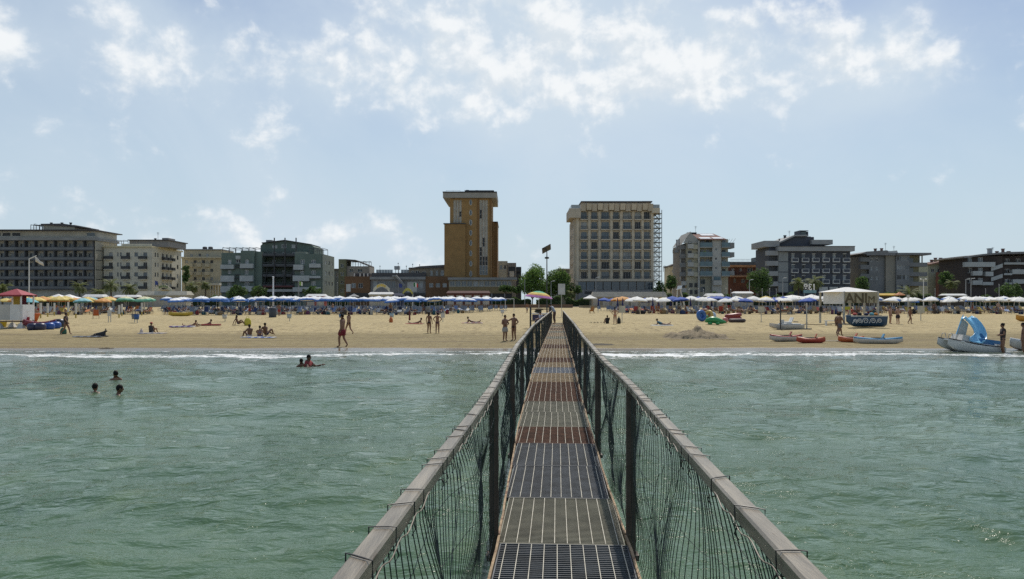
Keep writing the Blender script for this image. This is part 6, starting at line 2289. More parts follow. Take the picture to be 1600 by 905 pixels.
# bags and low tables under the front parasols
bagc = [(.30, .05, .05), (.03, .03, .035), (.05, .07, .16), (.34, .22, .10), (.45, .42, .36), (.10, .07, .05), (.16, .05, .10), (.04, .14, .16)]
bagn = ['red', 'black', 'navy', 'tan', 'cream', 'brown', 'plum', 'teal']
bag_me = {}
tab_me = None
for sec, r, c, x, y, col in plist:
    if r > 2:
        continue
    cw_ = ORD[c] if c < 20 else 'twenty-' + ORD[c - 20]
    for q in range(2):
        bi = random.randrange(8)
        if bi not in bag_me:
            bag_me[bi] = MB().rings([[(u * .34 * math.cos(a), u * .2 * math.sin(a), z) for a in [2 * math.pi * k / 8 for k in range(8)]] for u, z in ((.85, -.03), (1, .12), (.92, .34), (.5, .46), (.2, .48))]).mesh('beach_bag', cloth(bagc[bi]))
        bx, by = x + (-.25, .35)[q] + random.uniform(-.2, .2), y - random.uniform(.2, 1.6)
        o = link('beach_bag', bag_me[bi], None, (bx, by, ground(bx, by)), random.uniform(0, 3))
        o.scale = (random.uniform(.8, 1.3), 1, random.uniform(.8, 1.5))
        tag(o, f"{bagn[bi]} bag {('left', 'right')[q]} of the {cw_} parasol from the pier, {rowword[r]} row, {side_word[sec]}", 'bag', 'bags under the parasols')
# strollers and bags among the rows
rows_people = [('blue', 104, 390, 'standing bather at the blue field below the white mast'), ('blue', 100, 436, 'bather standing beside the dark box in the blue field'), ('blue', 108, 300, 'bather standing at the left end of the blue field'),
               ('blue', 112, 520, 'bather walking between the blue parasols before the brick wing'), ('blue', 106, 610, 'bather standing under the blue parasols near the white kiosk'), ('blue', 110, 660, 'bather standing among blue loungers below the flags'),
               ('west', 106, 60, 'bather standing under the yellow parasols'), ('west', 108, 190, 'bather standing under the green parasols'), ('east', 113, 1028, 'bather standing under white parasols left of the sand heap'),
               ('east', 116, 1130, 'bather standing behind the heap of inflatables'), ('east', 112, 1215, 'dark bather standing near the board post and catamaran'), ('east', 118, 1260, 'bather standing under the blue parasol left of the gazebo'),
               ('east', 114, 1460, 'bather standing under white parasols above the slide boat'), ('east', 116, 1520, 'bather standing behind the blue slide'), ('east', 114, 1560, 'bather standing at the far right parasols')]
for i, (sec, d, px, lab) in enumerate(rows_people):
    person(lab, ((px - 800) / F * d, d, ground((px - 800) / F * d, d)), random.uniform(1.58, 1.76), random.uniform(0, 360), random.choice(('stand', 'akimbo', 'stride', 'fold')), random.choice(tones), ((random.choice(('shorts', 'trunks')), random.choice((BLACK, NAVY, RED, GRN, BLU))),), ('short', 'dark'), i % 3 == 0)
# folded navy parasols hanging closed in the right field
for i, (px, d) in enumerate(((935, 118), (965, 112), (973, 111), (1020, 114), (1029, 113), (1048, 116), (1079, 114), (1112, 116))):
    t = thing('closed_parasol', f'{ORD[i]} closed navy parasol from the pier, standing among the right field', 'parasol', ((px - 800) / F * d, d, gz(d)), 0, 'closed navy parasols')
    MB().tube([(0, 0, -.2), (0, 0, 2.3)], .022, 6).build('pole', pole_m, t)
    rg = []
    for r_, z in ((.03, 2.32), (.07, 2.1), (.12, 1.6), (.17, 1.15), (.14, 1.05)):
        rg.append([(r_ * (1 if k % 2 else .62) * math.cos(k * math.pi / 6), r_ * (1 if k % 2 else .62) * math.sin(k * math.pi / 6), z) for k in range(12)])
    MB().rings(rg).build('folded_canopy', mat('folded_navy', (.025, .03, .12), .8), t)

# ------------------------------------------------------------------ lifeguard tower
d = 66
k = d / F
t = thing('lifeguard_tower', 'white panelled lifeguard tower with red pyramid roof at the left', 'lifeguard tower', ((26 - 800) * k, d, gz(d)))
w, dp = .92, .85
z_ = lambda py: CH - (py - HZ) * k - gz(d)
for sx in (-1, 1):
    for sy in (-1, 1):
        MB().bar((sx * w, sy * dp, -.1), (sx * w, sy * dp, z_(461)), .10).build('post', white, t)
        MB().hexa([(sx * w - .3, sy * dp - .25, -.06), (sx * w + .3, sy * dp - .25, -.06), (sx * w + .3, sy * dp + .25, -.06), (sx * w - .3, sy * dp + .25, -.06)], [(sx * w - .12, sy * dp - .1, .40), (sx * w + .12, sy * dp - .1, .40), (sx * w + .12, sy * dp + .1, .40), (sx * w - .12, sy * dp + .1, .40)]).build('foot_block', mat('foot_white', (.6, .58, .55), .8), t)
MB().box(-w - .05, w + .05, -dp - .05, dp + .05, z_(503), z_(501)).build('platform', wood, t)
MB().box(-w + .05, .0, -dp - .10, -dp - .055, z_(500), z_(476)).build('side_panel', wallwhite, t)
MB().box(.03, w - .05, -dp - .10, -dp - .055, z_(500), z_(476)).build('side_panel', white, t)
MB().box(w + .055, w + .095, -dp + .05, dp - .05, z_(500), z_(476)).build('side_panel', white, t)
zr_ = z_(461)
MB().hexa([(-1.1, -1.05, zr_), (1.1, -1.05, zr_), (1.1, 1.05, zr_), (-1.1, 1.05, zr_)], [(-.03, -.03, z_(451.5)), (.03, -.03, z_(451.5)), (.03, .03, z_(451.5)), (-.03, .03, z_(451.5))]).build('roof', mat('roof_red', (.36, .06, .075), .75, .1), t)
for i in range(4):
    a = (-1.1 + .0, -1.05) if i == 0 else None
MB().box(-1.1, 1.1, -1.07, -1.03, zr_ - .14, zr_ - .003).box(-1.1, 1.1, 1.03, 1.07, zr_ - .14, zr_ - .003).build('valance', mat('roof_red_dark', (.28, .04, .05), .8), t)
MB().box(-.35, .25, .1, .14, z_(476), z_(463)).build('back_cloth', mat('yellow_cloth', (.45, .32, .05), .8), t)
MB().box(.1, .7, .2, .24, z_(478), z_(462)).build('back_cloth', mat('maroon', (.12, .02, .03), .8), t)
for i in range(5):
    MB().bar((w + .35, -.3, .25 + .3 * i), (w + .35, .3, .25 + .3 * i), .05).build('rung', white, t)
for sy in (-.3, .3):
    MB().bar((w + .45, sy, -.05), (w + .15, sy, z_(500)), .06).build('ladder_rail', white, t)
t = thing('lounge_chair', 'red folding chair at the foot of the lifeguard tower', 'chair', ((37 - 800) / F * 65.4, 65.4, gz(65.4)))
MB().box(-.28, .28, -.25, .25, .36, .41).build('seat', mat('chair_red', (.42, .04, .05), .8), t)
MB().hexa([(-.28, .2, .41), (.28, .2, .41), (.28, .25, .41), (-.28, .25, .41)], [(-.28, .42, .95), (.28, .42, .95), (.28, .46, .95), (-.28, .46, .95)]).build('backrest', mat('chair_red'), t)
for sx in (-1, 1):
    for sy in (-1, 1):
        MB().bar((sx * .25, sy * .22, .36), (sx * .3, sy * .28, -.03), .04).build('leg', grey, t)
t = thing('patio_umbrella', 'small teal tilted parasol behind the lifeguard tower', 'parasol', ((44 - 800) / F * 72, 72, gz(72)))
MB().tube([(0, 0, -.2), (0, 0, 2.5)], .025, 6).build('pole', pole_m, t)
MB().lathe([(1.0, 2.05), (.98, 2.1), (.5, 2.36), (.03, 2.5)], 8, sx=.85).build('canopy', mat('teal_canvas', (.12, .36, .40), .8), t)

# ------------------------------------------------------------------ inflatables, boats
def torus(mb, c, R_, r_, tilt=None, n=18, m=8, sq=1.0):
    rings = []
    for i in range(n):
        a = 2 * math.pi * i / n
        ring = []
        for j in range(m):
            q = 2 * math.pi * j / m
            v = Vector(((R_ + r_ * math.cos(q)) * math.cos(a), (R_ + r_ * math.cos(q)) * math.sin(a) * sq, r_ * math.sin(q)))
            if tilt:
                v = tilt @ v
            ring.append(Vector(c) + v)
        rings.append(ring)
    rings.append(rings[0])
    return mb.rings(rings, False)


def hull(mb, L, B, H, rake=.25, both=True, deck=.0, n=11, z0=0.0, fine=1.6, yc=0.0):
    rg = []
    for i in range(n):
        u = -1 + 2 * i / (n - 1)
        e = abs(u) if (both or u < 0) else abs(u) * .55
        hb_ = B / 2 * max(.04, (1 - e ** fine * (1.0 if both or u < 0 else .5)))
        kz = H * .75 * max(0, (e - .45)) ** 2 * 2.2 * (1 if (both or u < 0) else .25)
        sh = H * (1 + rake * e ** 2)
        x = u * L / 2
        rg.append([(x, yc - hb_, z0 + sh), (x, yc - hb_ * 1.02, z0 + sh - H * .12), (x, yc - hb_ * .72, z0 + kz + H * .22), (x, yc, z0 + kz), (x, yc + hb_ * .72, z0 + kz + H * .22), (x, yc + hb_ * 1.02, z0 + sh - H * .12), (x, yc + hb_, z0 + sh), (x, yc, z0 + sh + deck)])
    return mb.rings(rg)


def kayak(label, px, py, Lm, rz, top, bottom, seat=True, name='kayak', cat='kayak', H=.24, B=.74, paddle=None):
    p = G(px, py)
    t = thing(name, label, cat, (p.x, p.y, p.z - .02), rz)
    h_ = MB()
    hull(h_, Lm, B, H, .22, True, .02)
    h_.build('hull', bottom, t, True)
    d_ = MB()
    rg = []
    for i in range(11):
        u = -1 + .2 * i
        e = abs(u)
        hb_ = B / 2 * max(.03, 1 - e ** 1.6) * .97
        sh = H * (1 + .22 * e * e)
        x = u * Lm / 2 * .98
        rg.append([(x, -hb_, sh - .015), (x, hb_, sh - .015), (x, hb_ * .7, sh + .05 + .03 * e), (x, 0, sh + .065 + .04 * e), (x, -hb_ * .7, sh + .05 + .03 * e)])
    d_.rings(rg).build('deck', top, t, True)
    if seat:
        torus(MB(), (0, 0, H + .075), .36, .035, None, 16, 6, .55).build('cockpit_rim', black, t, True)
        MB().lathe([(.0, 0), (.34, 0), (.33, .012), (0, .014)], 16, (0, 0, H + .066), 1, .55).build('cockpit', mat('cockpit_dark', (.02, .02, .025), .7), t)
        MB().hexa([(.18, -.16, H + .05), (.24, -.16, H + .05), (.24, .16, H + .05), (.18, .16, H + .05)], [(.30, -.14, H + .32), (.35, -.14, H + .32), (.35, .14, H + .32), (.30, .14, H + .32)]).build('seat_back', top, t)
    return t


ok = mat('kayak_orange', (.56, .15, .06), .4, .12, 3)
okr = mat('kayak_red', (.42, .07, .05), .4, .12, 3)
kw = mat('kayak_white', (.62, .58, .52), .45, .08, 3)
kb = mat('kayak_blue', (.10, .30, .48), .4, .1, 3)
kayak('white and red rowing kayak nearest the sand heap', 1228, 533, 1.95, -.14, okr, kw, True, H=.30)
kayak('orange red kayak, second in the row of four on the sand', 1267, 536, 1.6, -.25, ok, okr, True)
kayak('bright orange kayak between the red and blue kayaks', 1330, 535, 1.5, -.15, ok, ok, True)
kayak('long pale blue and white kayak nearest the slide boat', 1372, 537, 2.7, -.16, kb, kw, True, H=.27)
p = G(1293, 534)
t = thing('paddle', 'double paddle lying on the sand between the orange kayaks', 'paddle', (p.x, p.y, p.z + .03), -.2)
MB().tube([(-.6, 0, 0), (.5, 0, 0)], .016, 6).build('shaft', grey, t)
for sx in (-.72, .62):
    MB().ball((sx, 0, 0), (.2, .09, .025), 10, 6).build('blade', mat('blade_grey', (.2, .2, .2), .6), t)
kayak('yellow canoe among the front loungers at the left', 282, 494.5, 3.0, .05, mat('canoe_yellow', (.50, .36, .05), .5), mat('canoe_yellow'), False, 'canoe', 'canoe', H=.4)
kayak('orange boat cut by the right picture edge, higher on the sand', 1606, 503, 3.4, .35, mat('boat_orange', (.60, .28, .04), .5), mat('boat_orange'), False, 'canoe', 'canoe', H=.5)

# small white catamaran pedal boat on the sand
p = G(1229, 514)
t = thing('pedal_boat', 'small white catamaran pedal boat standing on the sand between two posts', 'pedal boat', (p.x, p.y, p.z - .02), -.1)
for yc in (-.45, .45):
    q = MB()
    hull(q, 2.6, .42, .38, .3, False, .0, yc=yc)
    q.build('hull', kw, t, True)
MB().box(-.55, 1.0, -.6, .6, .40, .47).build('deck', white, t)
for yc in (-.28, .28):
    MB().box(-.1, .30, yc - .2, yc + .2, .475, .62).hexa([(.28, yc - .2, .62), (.36, yc - .2, .62), (.36, yc + .2, .62), (.28, yc + .2, .62)], [(.42, yc - .2, .98), (.48, yc - .2, .98), (.48, yc + .2, .98), (.42, yc + .2, .98)]).build('seat', white, t)
MB().box(-.50, -.25, -.25, .25, .475, .78).build('console', wallwhite, t)
for yc in (-.28, .28):
    torus(MB(), (.75, yc, .60), .11, .035, None, 14, 6).build('float_ring', black, t, True)

# pedal boat with the blue slide at the water's edge
p = Vector(((1514 - 800) / F * 38.4, 38.4, -.07))
t = thing('slide_boat', 'white pedal boat with curving light blue slide, beached at the water edge', 'pedal boat', p, -.10)
t.rotation_euler = (0, R(8), -.10)
t.scale = (.84, .84, .88)
for yc in (-.68, .68):
    q = MB()
    hull(q, 3.15, .62, .50, .35, False, .0, yc=yc, z0=-.02)
    hu = q.build('hull', mat('gelcoat_white', (.66, .65, .62), .3, .06, 3), t, True)
    q = MB()
    for i in range(10):
        pass
    q.tube([(-1.56, yc * 1.0 - (0 if yc > 0 else .02), .62), (-1.2, yc - .16, .60), (-.6, yc - .28, .55), (.3, yc - .31, .51), (1.5, yc - .25, .53)], .028, 6).build('rub_strake', black, hu)
MB().box(-.95, 1.5, -.95, .95, .50, .57).build('deck', white, t)
MB().box(-1.30, -.95, -.55, .55, .53, .60).build('bow_deck', white, t)
MB().hexa([(-.85, -.75, .575), (-.2, -.75, .575), (-.2, -.1, .575), (-.85, -.1, .575)], [(-.78, -.7, .93), (-.42, -.7, .93), (-.42, -.15, .93), (-.78, -.15, .93)]).build('seat', wallwhite, t)
MB().hexa([(-.85, .1, .575), (-.2, .1, .575), (-.2, .75, .575), (-.85, .75, .575)], [(-.78, .15, .93), (-.42, .15, .93), (-.42, .7, .93), (-.78, .7, .93)]).build('seat', wallwhite, t)
bl = mat('slide_blue', (.24, .56, .80), .28, .06, 2)
bld_ = mat('slide_blue_dark', (.04, .17, .36), .35, .08, 2)
MB().box(.25, 1.45, -.62, .62, .575, .86).build('engine_box', bld_, t)
MB().box(1.0, 1.45, -.94, -.66, .575, .66).build('stern_step', white, t)
spine = [(-.22, .78, 1.92), (-.05, .66, 1.92), (.12, .52, 1.80), (.28, .36, 1.60), (.40, .18, 1.36), (.43, .0, 1.12), (.36, -.2, .92), (.20, -.44, .76), (.0, -.70, .66), (-.14, -.92, .63)]
sp = [Vector(q) for q in spine]
rg = []
for i, c in enumerate(sp):
    tv = (sp[min(i + 1, len(sp) - 1)] - sp[max(0, i - 1)]).normalized()
    sd = Vector((1, .25, 0)).normalized()
    sd = (sd - tv * sd.dot(tv) * .75).normalized()
    nr = sd.cross(tv).normalized()
    if nr.z < 0 and nr.y > 0:
        nr = -nr
    if nr.y > .3:
        nr = -nr
    W_ = .33
    sec_ = [(-W_ - .03, .17), (-W_, .17), (-W_ + .03, .05), (-W_ * .6, .0), (W_ * .6, .0), (W_ - .03, .05), (W_, .17), (W_ + .03, .17), (W_ + .02, .0), (W_ * .6, -.05), (-W_ * .6, -.05), (-W_ - .02, .0)]
    rg.append([c + sd * u + nr * v for u, v in sec_])
MB().rings(rg).build('slide', bl, t, True)
MB().hexa([(-.62, .62, .58), (-.05, .62, .58), (-.05, .70, .58), (-.62, .70, .58)], [(-.34, .70, 1.90), (.06, .70, 1.62), (.06, .78, 1.62), (-.34, .78, 1.90)]).build('ladder_panel', mat('panel_cream', (.50, .48, .42), .6), t)
MB().tube([(-.66, .6, .58), (-.36, .68, 1.95), (-.30, .7, 2.1)], .03, 6).build('ladder_rail', bl, t)
for yy in (-.45, .45):
    MB().tube([(-1.5, yy, .60), (-1.45, yy, .88), (-1.3, yy, .92), (-1.18, yy, .60)], .022, 6).build('bow_rail', grey, t, True)
MB().hexa([(.45, -.2, .86), (.75, -.2, .86), (.75, .2, .86), (.45, .2, .86)], [(.46, -.1, 1.15), (.52, -.1, 1.15), (.52, .15, 1.15), (.46, .15, 1.15)]).build('slide_support', bld_, t)
# bow of another white boat at the right edge
kayak('white boat bow showing at the right edge behind the bather', 1612, 547, 2.4, .1, white, kw, False, 'rowing_boat', 'boat', H=.45)

# dark blue boat with white painted waves under the gazebo
p = G(1352, 512)
t = thing('painted_boat', 'dark blue beached boat with a row of white wave scrolls, under the gazebo', 'boat', (p.x, p.y, p.z), .0)
q = MB()
hull(q, 3.3, 1.3, .95, .10, False, -.05, z0=.02, fine=4.0)
q.build('hull', mat('boat_navy', (.025, .075, .16), .5, .15, 2), t, True)
MB().box(-1.5, 1.6, -.70, -.62, .92, 1.0).box(-1.5, 1.6, .62, .70, .92, 1.0).build('gunwale', wallwhite, t)
for i, (cx, rr) in enumerate(((-1.15, .15), (-.78, .2), (-.28, .26), (.36, .25), (.92, .2))):
    pts = []
    for j in range(26):
        a = j / 25
        th = math.pi * 1.0 - a * 3.1 * math.pi
        r_ = rr * (1 - .78 * a)
        pts.append((cx + r_ * math.cos(th), -.665, .56 + r_ * math.sin(th)))
    pts = [(cx - rr - .10, -.665, .36), (cx - rr - .02, -.665, .44)] + pts
    MB().tube(pts, .028, 5).build('wave_scroll', white, t)
MB().box(-1.3, 1.3, -.3, .3, .98, 1.03).build('tray', wood, t)
for i, (bx, cc) in enumerate(((-.9, (.5, .1, .08)), (-.5, (.03, .03, .04)), (.1, (.03, .04, .1)), (.55, (.15, .4, .45)), (.9, (.65, .25, .05)))):
    tt_ = tag(MB().ball((p.x + bx, p.y, p.z + 1.13), (.22, .16, .11 + .03 * (i % 2)), 10, 7).build('beach_bag', cloth(cc), None, True), ('red bag at the left end of the painted boat', 'black bag on the painted boat', 'navy bag amidships on the painted boat', 'teal bag on the painted boat', 'orange ball shaped bag on the painted boat')[i], 'bag')
# trestle with a board beside it
p2 = G(1301, 509)
t = thing('low_bench', 'low white bench left of the painted boat', 'bench', (p2.x, p2.y, p2.z), 0)
MB().box(-.7, .5, -.2, .2, .42, .47).build('seat', white, t)
for sx in (-.6, .4):
    MB().box(sx - .03, sx + .03, -.18, .18, -.03, .415).build('leg', white, t)

# gazebo
d = 74.5
k = d / F
t = thing('gazebo', 'open white roofed gazebo with lettered beige banner and canvas side', 'gazebo', ((1325 - 800) * k, d, gz(d)))
z_ = lambda py: CH - (py - HZ) * k - gz(d)
w = 36 * k
dp = 1.4
posts_m = mat('gazebo_post', (.45, .44, .40), .6, .1)
for (sx, sy) in ((-.955, 1), (-.45, -1), (1, -1), (1, 1), (.35, 1)):
    MB().bar((sx * w, sy * dp, -.15), (sx * w, sy * dp, z_(456)), .16).build('post', posts_m, t)
MB().add([(-w - .1, -dp - .1, z_(456.5)), (w + .1, -dp - .1, z_(456.5)), (w + .1, dp + .1, z_(456.5)), (-w - .1, dp + .1, z_(456.5)), (-.25, -.1, z_(449)), (.05, -.1, z_(449)), (.05, .1, z_(449)), (-.25, .1, z_(449))],
         [(0, 3, 2, 1), (4, 5, 6, 7), (0, 1, 5, 4), (1, 2, 6, 5), (2, 3, 7, 6), (3, 0, 4, 7)]).build('roof', canw, t)
MB().hexa([(-w - .03, dp * .2, z_(475)), (-w * .45 - .05, -dp - .12, z_(475)), (-w * .45 - .05, -dp - .06, z_(475)), (-w - .03, dp * .2 + .06, z_(475))], [(-w - .03, dp * .2, z_(456.8)), (-w * .45 - .05, -dp - .12, z_(456.8)), (-w * .45 - .05, -dp - .06, z_(456.8)), (-w - .03, dp * .2 + .06, z_(456.8))]).build('canvas_side', canw, t)
bn = MB().box(-w * .45 + .05, w - .1, -dp - .11, -dp - .05, z_(473.5), z_(457.2)).build('banner', mat('banner_beige', (.36, .32, .22), .85, .12), t)
lt = mat('banner_letters', (.115, .09, .05), .85, .2)
for ch_, xo, sz in (('A', -.36, 1.3), ('N', .55, 1.3), ('I', 1.2, 1.3), ('M', 1.72, .9)):
    o = link('letter', text_mesh(ch_, sz, .012, lt, 'letter', .0 if ch_ == 'M' else .02), t, (xo - .15, -dp - .125, z_(473.0)))
    o.rotation_euler = (R(90), 0, 0)
    o.parent = bn
MB().lathe([(.0, z_(488)), (.16, z_(487)), (.2, z_(483)), (.12, z_(479)), (0, z_(479))], 8, (-w + .1, dp - .2, 0), 1, .6).build('hanging_bag', black, t)
MB().box(-.95, -.45, -dp - .1, -dp - .06, z_(484), z_(479)).build('yellow_notice', mat('notice_yellow', (.5, .45, .05), .8), t)

# two posts with a ground beam
for (lab, px, py, ht) in (('thin dark post left of the catamaran pedal boat', 1219.5, 515, 2.4), ('thin pale post right of the catamaran pedal boat', 1260.5, 514, 2.2)):
    p = G(px, py)
    t = thing('net_post', lab, 'post', (p.x, p.y, p.z))
    MB().bar((0, 0, -.1), (0, 0, ht), .08).build('post', dark if px < 1230 else posts_m, t)
    MB().box(-.35, .35, -.25, .25, -.04, .06).build('base', dark, t)
    MB().bar((-.1, .0, .5), (.1, 0, .5), .05).build('cleat', dark, t)
# hoses / ground cable between
p, q_ = G(1225, 515.5), G(1266, 515)
tag(MB().bar(p + Vector((0, 0, .04)), q_ + Vector((0, 0, .04)), .10, .06).build('ground_beam', dark), 'dark ground beam lying between the two posts', 'beam')
p, q_ = G(1254, 508), G(1300, 508.5)
tag(MB().bar(p + Vector((0, 0, .03)), q_ + Vector((0, 0, .03)), .12, .06).build('plank', wood), 'long plank on the sand left of the gazebo', 'plank')

# heap of inflatables
def inflatable(label, px, py, fn, m, rz=0, smooth=True):
    p = G(px, py)
    mb = MB()
    fn(mb)
    t = thing('inflatable_toy', label, 'inflatable', (p.x, p.y, p.z), rz)
    mb.build('body', m, t, smooth)
    return t


def croc(mb):
    n = 12
    rg = []
    for i in range(n):
        u = i / (n - 1)
        r_ = .40 * math.sin(math.pi * min(1, u * .9 + .1)) ** .7 + .03
        rg.append([(-.95 + 1.95 * u, r_ * math.cos(a) * .9, r_ * .75 * math.sin(a) + .36 + .1 * math.sin(u * 5)) for a in [2 * math.pi * k / 10 for k in range(10)]])
    mb.rings(rg)
    mb.ball((-.75, -.2, .78), .1, 8, 6).ball((-.75, .2, .78), .1, 8, 6)
    for s_ in (-1, 1):
        mb.ball((.2, s_ * .45, .14), (.22, .14, .12), 8, 6).ball((-.5, s_ * .45, .14), (.22, .14, .12), 8, 6)


inflatable('green crocodile shaped inflatable in front of the heap', 1118, 507, croc, mat('toy_green', (.04, .28, .09), .35, .1), -.25)
inflatable('blue and white upright inflatable at the left of the heap', 1096, 503, lambda m: (torus(m, (0, 0, .62), .42, .20, Matrix.Rotation(R(78), 3, 'X')), m.ball((0, .1, .6), (.3, .1, .3), 10, 7)), mat('toy_blue', (.06, .16, .42), .35, .1), .5)
inflatable('brown upright inflatable ring behind the blue one', 1102, 502, lambda m: torus(m, (0, 0, .72), .40, .18, Matrix.Rotation(R(80), 3, 'X')), mat('toy_brown', (.25, .10, .04), .4, .1), -.5)
inflatable('yellow upright inflatable ring on the heap', 1107, 503, lambda m: torus(m, (0, 0, .64), .42, .16, Matrix.Rotation(R(75), 3, 'X')), mat('toy_yellow', (.60, .42, .12), .4, .1), -.9)
inflatable('pale blue inflatable ball behind the green crocodile', 1113, 501, lambda m: m.ball((0, 0, .45), (.42, .42, .45), 14, 10), mat('toy_pale', (.40, .52, .62), .35, .1))
inflatable('red and maroon stacked inflatable boat right of the crocodile', 1145, 502, lambda m: (torus(m, (0, 0, .30), .75, .2, None, 20, 8, .55), torus(m, (.05, 0, .62), .72, .19, Matrix.Rotation(R(-6), 3, 'Y'), 20, 8, .55)), mat('toy_maroon', (.26, .05, .045), .4, .15))
inflatable('dark striped inflatable boat under the maroon one', 1150, 504, lambda m: torus(m, (0, -.35, .2), .7, .18, None, 20, 8, .5), mat('toy_dark', (.07, .05, .05), .5, .2))
inflatable('pink inflatable tail piece beside the crocodile', 1133, 505, lambda m: m.ball((0, 0, .28), (.3, .25, .28), 10, 8), mat('toy_pink', (.50, .18, .16), .4, .1))
# left heap by the lifeguard tower
inflatable('long white and maroon inflatable canoe beside the lifeguard tower', 62, 513, lambda m: hull(m, 2.6, .9, .5, .5, True, .05), mat('toy_maroon2', (.20, .03, .05), .4, .15), .1)
for i, (px, py, lab) in enumerate(((51, 516, 'navy round float, leftmost of the row by the tower'), (63, 516, 'dark round float, second of the row by the tower'), (77, 514.5, 'bright blue round float, third of the row by the tower'), (87, 513, 'bright blue round float, fourth and rightmost of the row by the tower'))):
    inflatable(lab, px, py, lambda m: (m.lathe([(0, 0), (.30, 0), (.42, .12), (.42, .42), (.3, .56), (0, .58)], 14), m.lathe([(0, .58), (.06, .58), (.06, .66), (0, .67)], 8)), mat('float_blue', (.025, .09, .34), .4, .1) if i > 1 else mat('float_navy', (.03, .035, .08), .4, .1))
inflatable('black round float behind the bright blue ones', 93, 511, lambda m: m.lathe([(0, 0), (.35, 0), (.45, .15), (.45, .5), (.3, .7), (0, .72)], 14), mat('float_black', (.02, .025, .05), .4, .1))
inflatable('orange cone shaped float behind the lifeguard tower', 54, 503, lambda m: m.lathe([(0, 0), (.2, 0), (.5, .8), (.5, .9), (0, .92)], 14), mat('float_orange', (.50, .11, .03), .5, .1))
p = G(5, 511)
t = thing('beach_bucket', 'yellow bucket cut by the left edge under the tower', 'bucket', p)
MB().lathe([(.0, 0), (.22, 0), (.3, .5), (.32, .52), (.28, .5), (0, .45)], 14).build('pail', mat('toy_yellow2', (.55, .42, .04), .5), t, True)
MB().tube([(-.3, 0, .5), (-.2, 0, .78), (0, 0, .85), (.2, 0, .78), (.3, 0, .5)], .015, 6).build('handle', grey, t)

# mats, towels and bags on the sand
def towel(label, px, py, L, Wd, rz, cols, th=.05, name='beach_mat'):
    p = G(px, py)
    n = len(cols)
    t = thing(name, label, 'mat' if name == 'beach_mat' else 'towel', (p.x, p.y, p.z + .035), rz)
    per = max(n, 8)
    for i in range(per):
        MB().rings([[(-L / 2 + L * (i + q) / per, -Wd / 2, 0), (-L / 2 + L * (i + q) / per, Wd / 2, 0), (-L / 2 + L * (i + q) / per, Wd / 2 * .9, th), (-L / 2 + L * (i + q) / per, -Wd / 2 * .9, th)] for q in (.02, .98)]).build('stripe', cloth(cols[i % n]), t)


towel('purple and white striped mat under the propped sunbather', 285, 512, 2.0, .7, .05, [(.25, .16, .42), (.62, .6, .62)], .10)
towel('red mat beside the propped sunbather', 330, 509.5, 1.6, .6, .1, [(.36, .05, .05), (.30, .04, .05)], .12)
towel('grey and white towel of the bather in the red hat', 238, 521.5, 1.9, .8, .05, [(.25, .27, .3), (.55, .5, .5)], .03, 'towel')
towel('pink towel under the sunbather left of the pier', 738, 506, 2.0, .8, 0, [(.50, .26, .26), (.58, .45, .45)], .03, 'towel')
towel('pale towel under the bather by the sand heap', 1034, 508.5, 2.0, .8, 0, [(.62, .66, .68)], .03, 'towel')
towel('pale towel with dark lying dog at the lower left of the beach', 138, 527.5, 1.8, .6, .08, [(.35, .37, .40), (.12, .12, .13)], .05, 'towel')
towel('red towel by the closed parasol left of the strolling pair', 647, 506.5, 1.6, .7, 0, [(.40, .08, .07)], .03, 'towel')
towel('blue and white towel under the close seated couple', 410, 528.5, 1.7, .8, 0, [(.05, .12, .40), (.6, .6, .6)], .04, 'towel')
towel('white towel under the dark silhouetted man', 392, 528.3, 1.2, .7, 0, [(.55, .53, .5)], .04, 'towel')


# the dark dog lying on the sand
p = G(155, 527)
dgj = dict(hip=(-.30, 0, .15), mid=(0, 0, .17), sho=(.26, 0, .22), nek=(.36, 0, .34), hea=(.42, 0, .42), muz=(.54, .0, .40), fl=(.36, -.1, .08), fp=(.58, -.11, .04), fl2=(.36, .1, .08), fp2=(.58, .11, .04), kn=(-.18, -.15, .16), hk=(-.34, -.17, .06), pw=(-.16, -.18, .03), kn2=(-.18, .15, .16), hk2=(-.34, .17, .06), pw2=(-.16, .18, .03), ta=(-.42, 0, .12), tb=(-.66, .06, .05))
dge = [('hip', 'mid'), ('mid', 'sho'), ('sho', 'nek'), ('nek', 'hea'), ('hea', 'muz'), ('sho', 'fl'), ('fl', 'fp'), ('sho', 'fl2'), ('fl2', 'fp2'), ('hip', 'kn'), ('kn', 'hk'), ('hk', 'pw'), ('hip', 'kn2'), ('kn2', 'hk2'), ('hk2', 'pw2'), ('hip', 'ta'), ('ta', 'tb')]
dgr = dict(hip=.12, mid=.13, sho=.14, nek=.08, hea=.08, muz=.045, fl=.05, fp=.03, fl2=.05, fp2=.03, kn=.06, hk=.03, pw=.028, kn2=.06, hk2=.03, pw2=.028, ta=.035, tb=.015)
dm = skin_mesh(dgj, dge, dgr, 'mid')
dm.materials.append(black)
t = thing('dog', 'black dog lying on the damp sand near the lower left', 'dog', (p.x, p.y, p.z), .1)
link('body', dm, t)
for sy in (-1, 1):
    MB().add([(.38, sy * .05, .47), (.44, sy * .07, .47), (.41, sy * .075, .60), (.40, sy * .055, .60)], [(0, 1, 2), (0, 2, 3), (1, 3, 2), (0, 3, 1)]).build('ear', black, t)


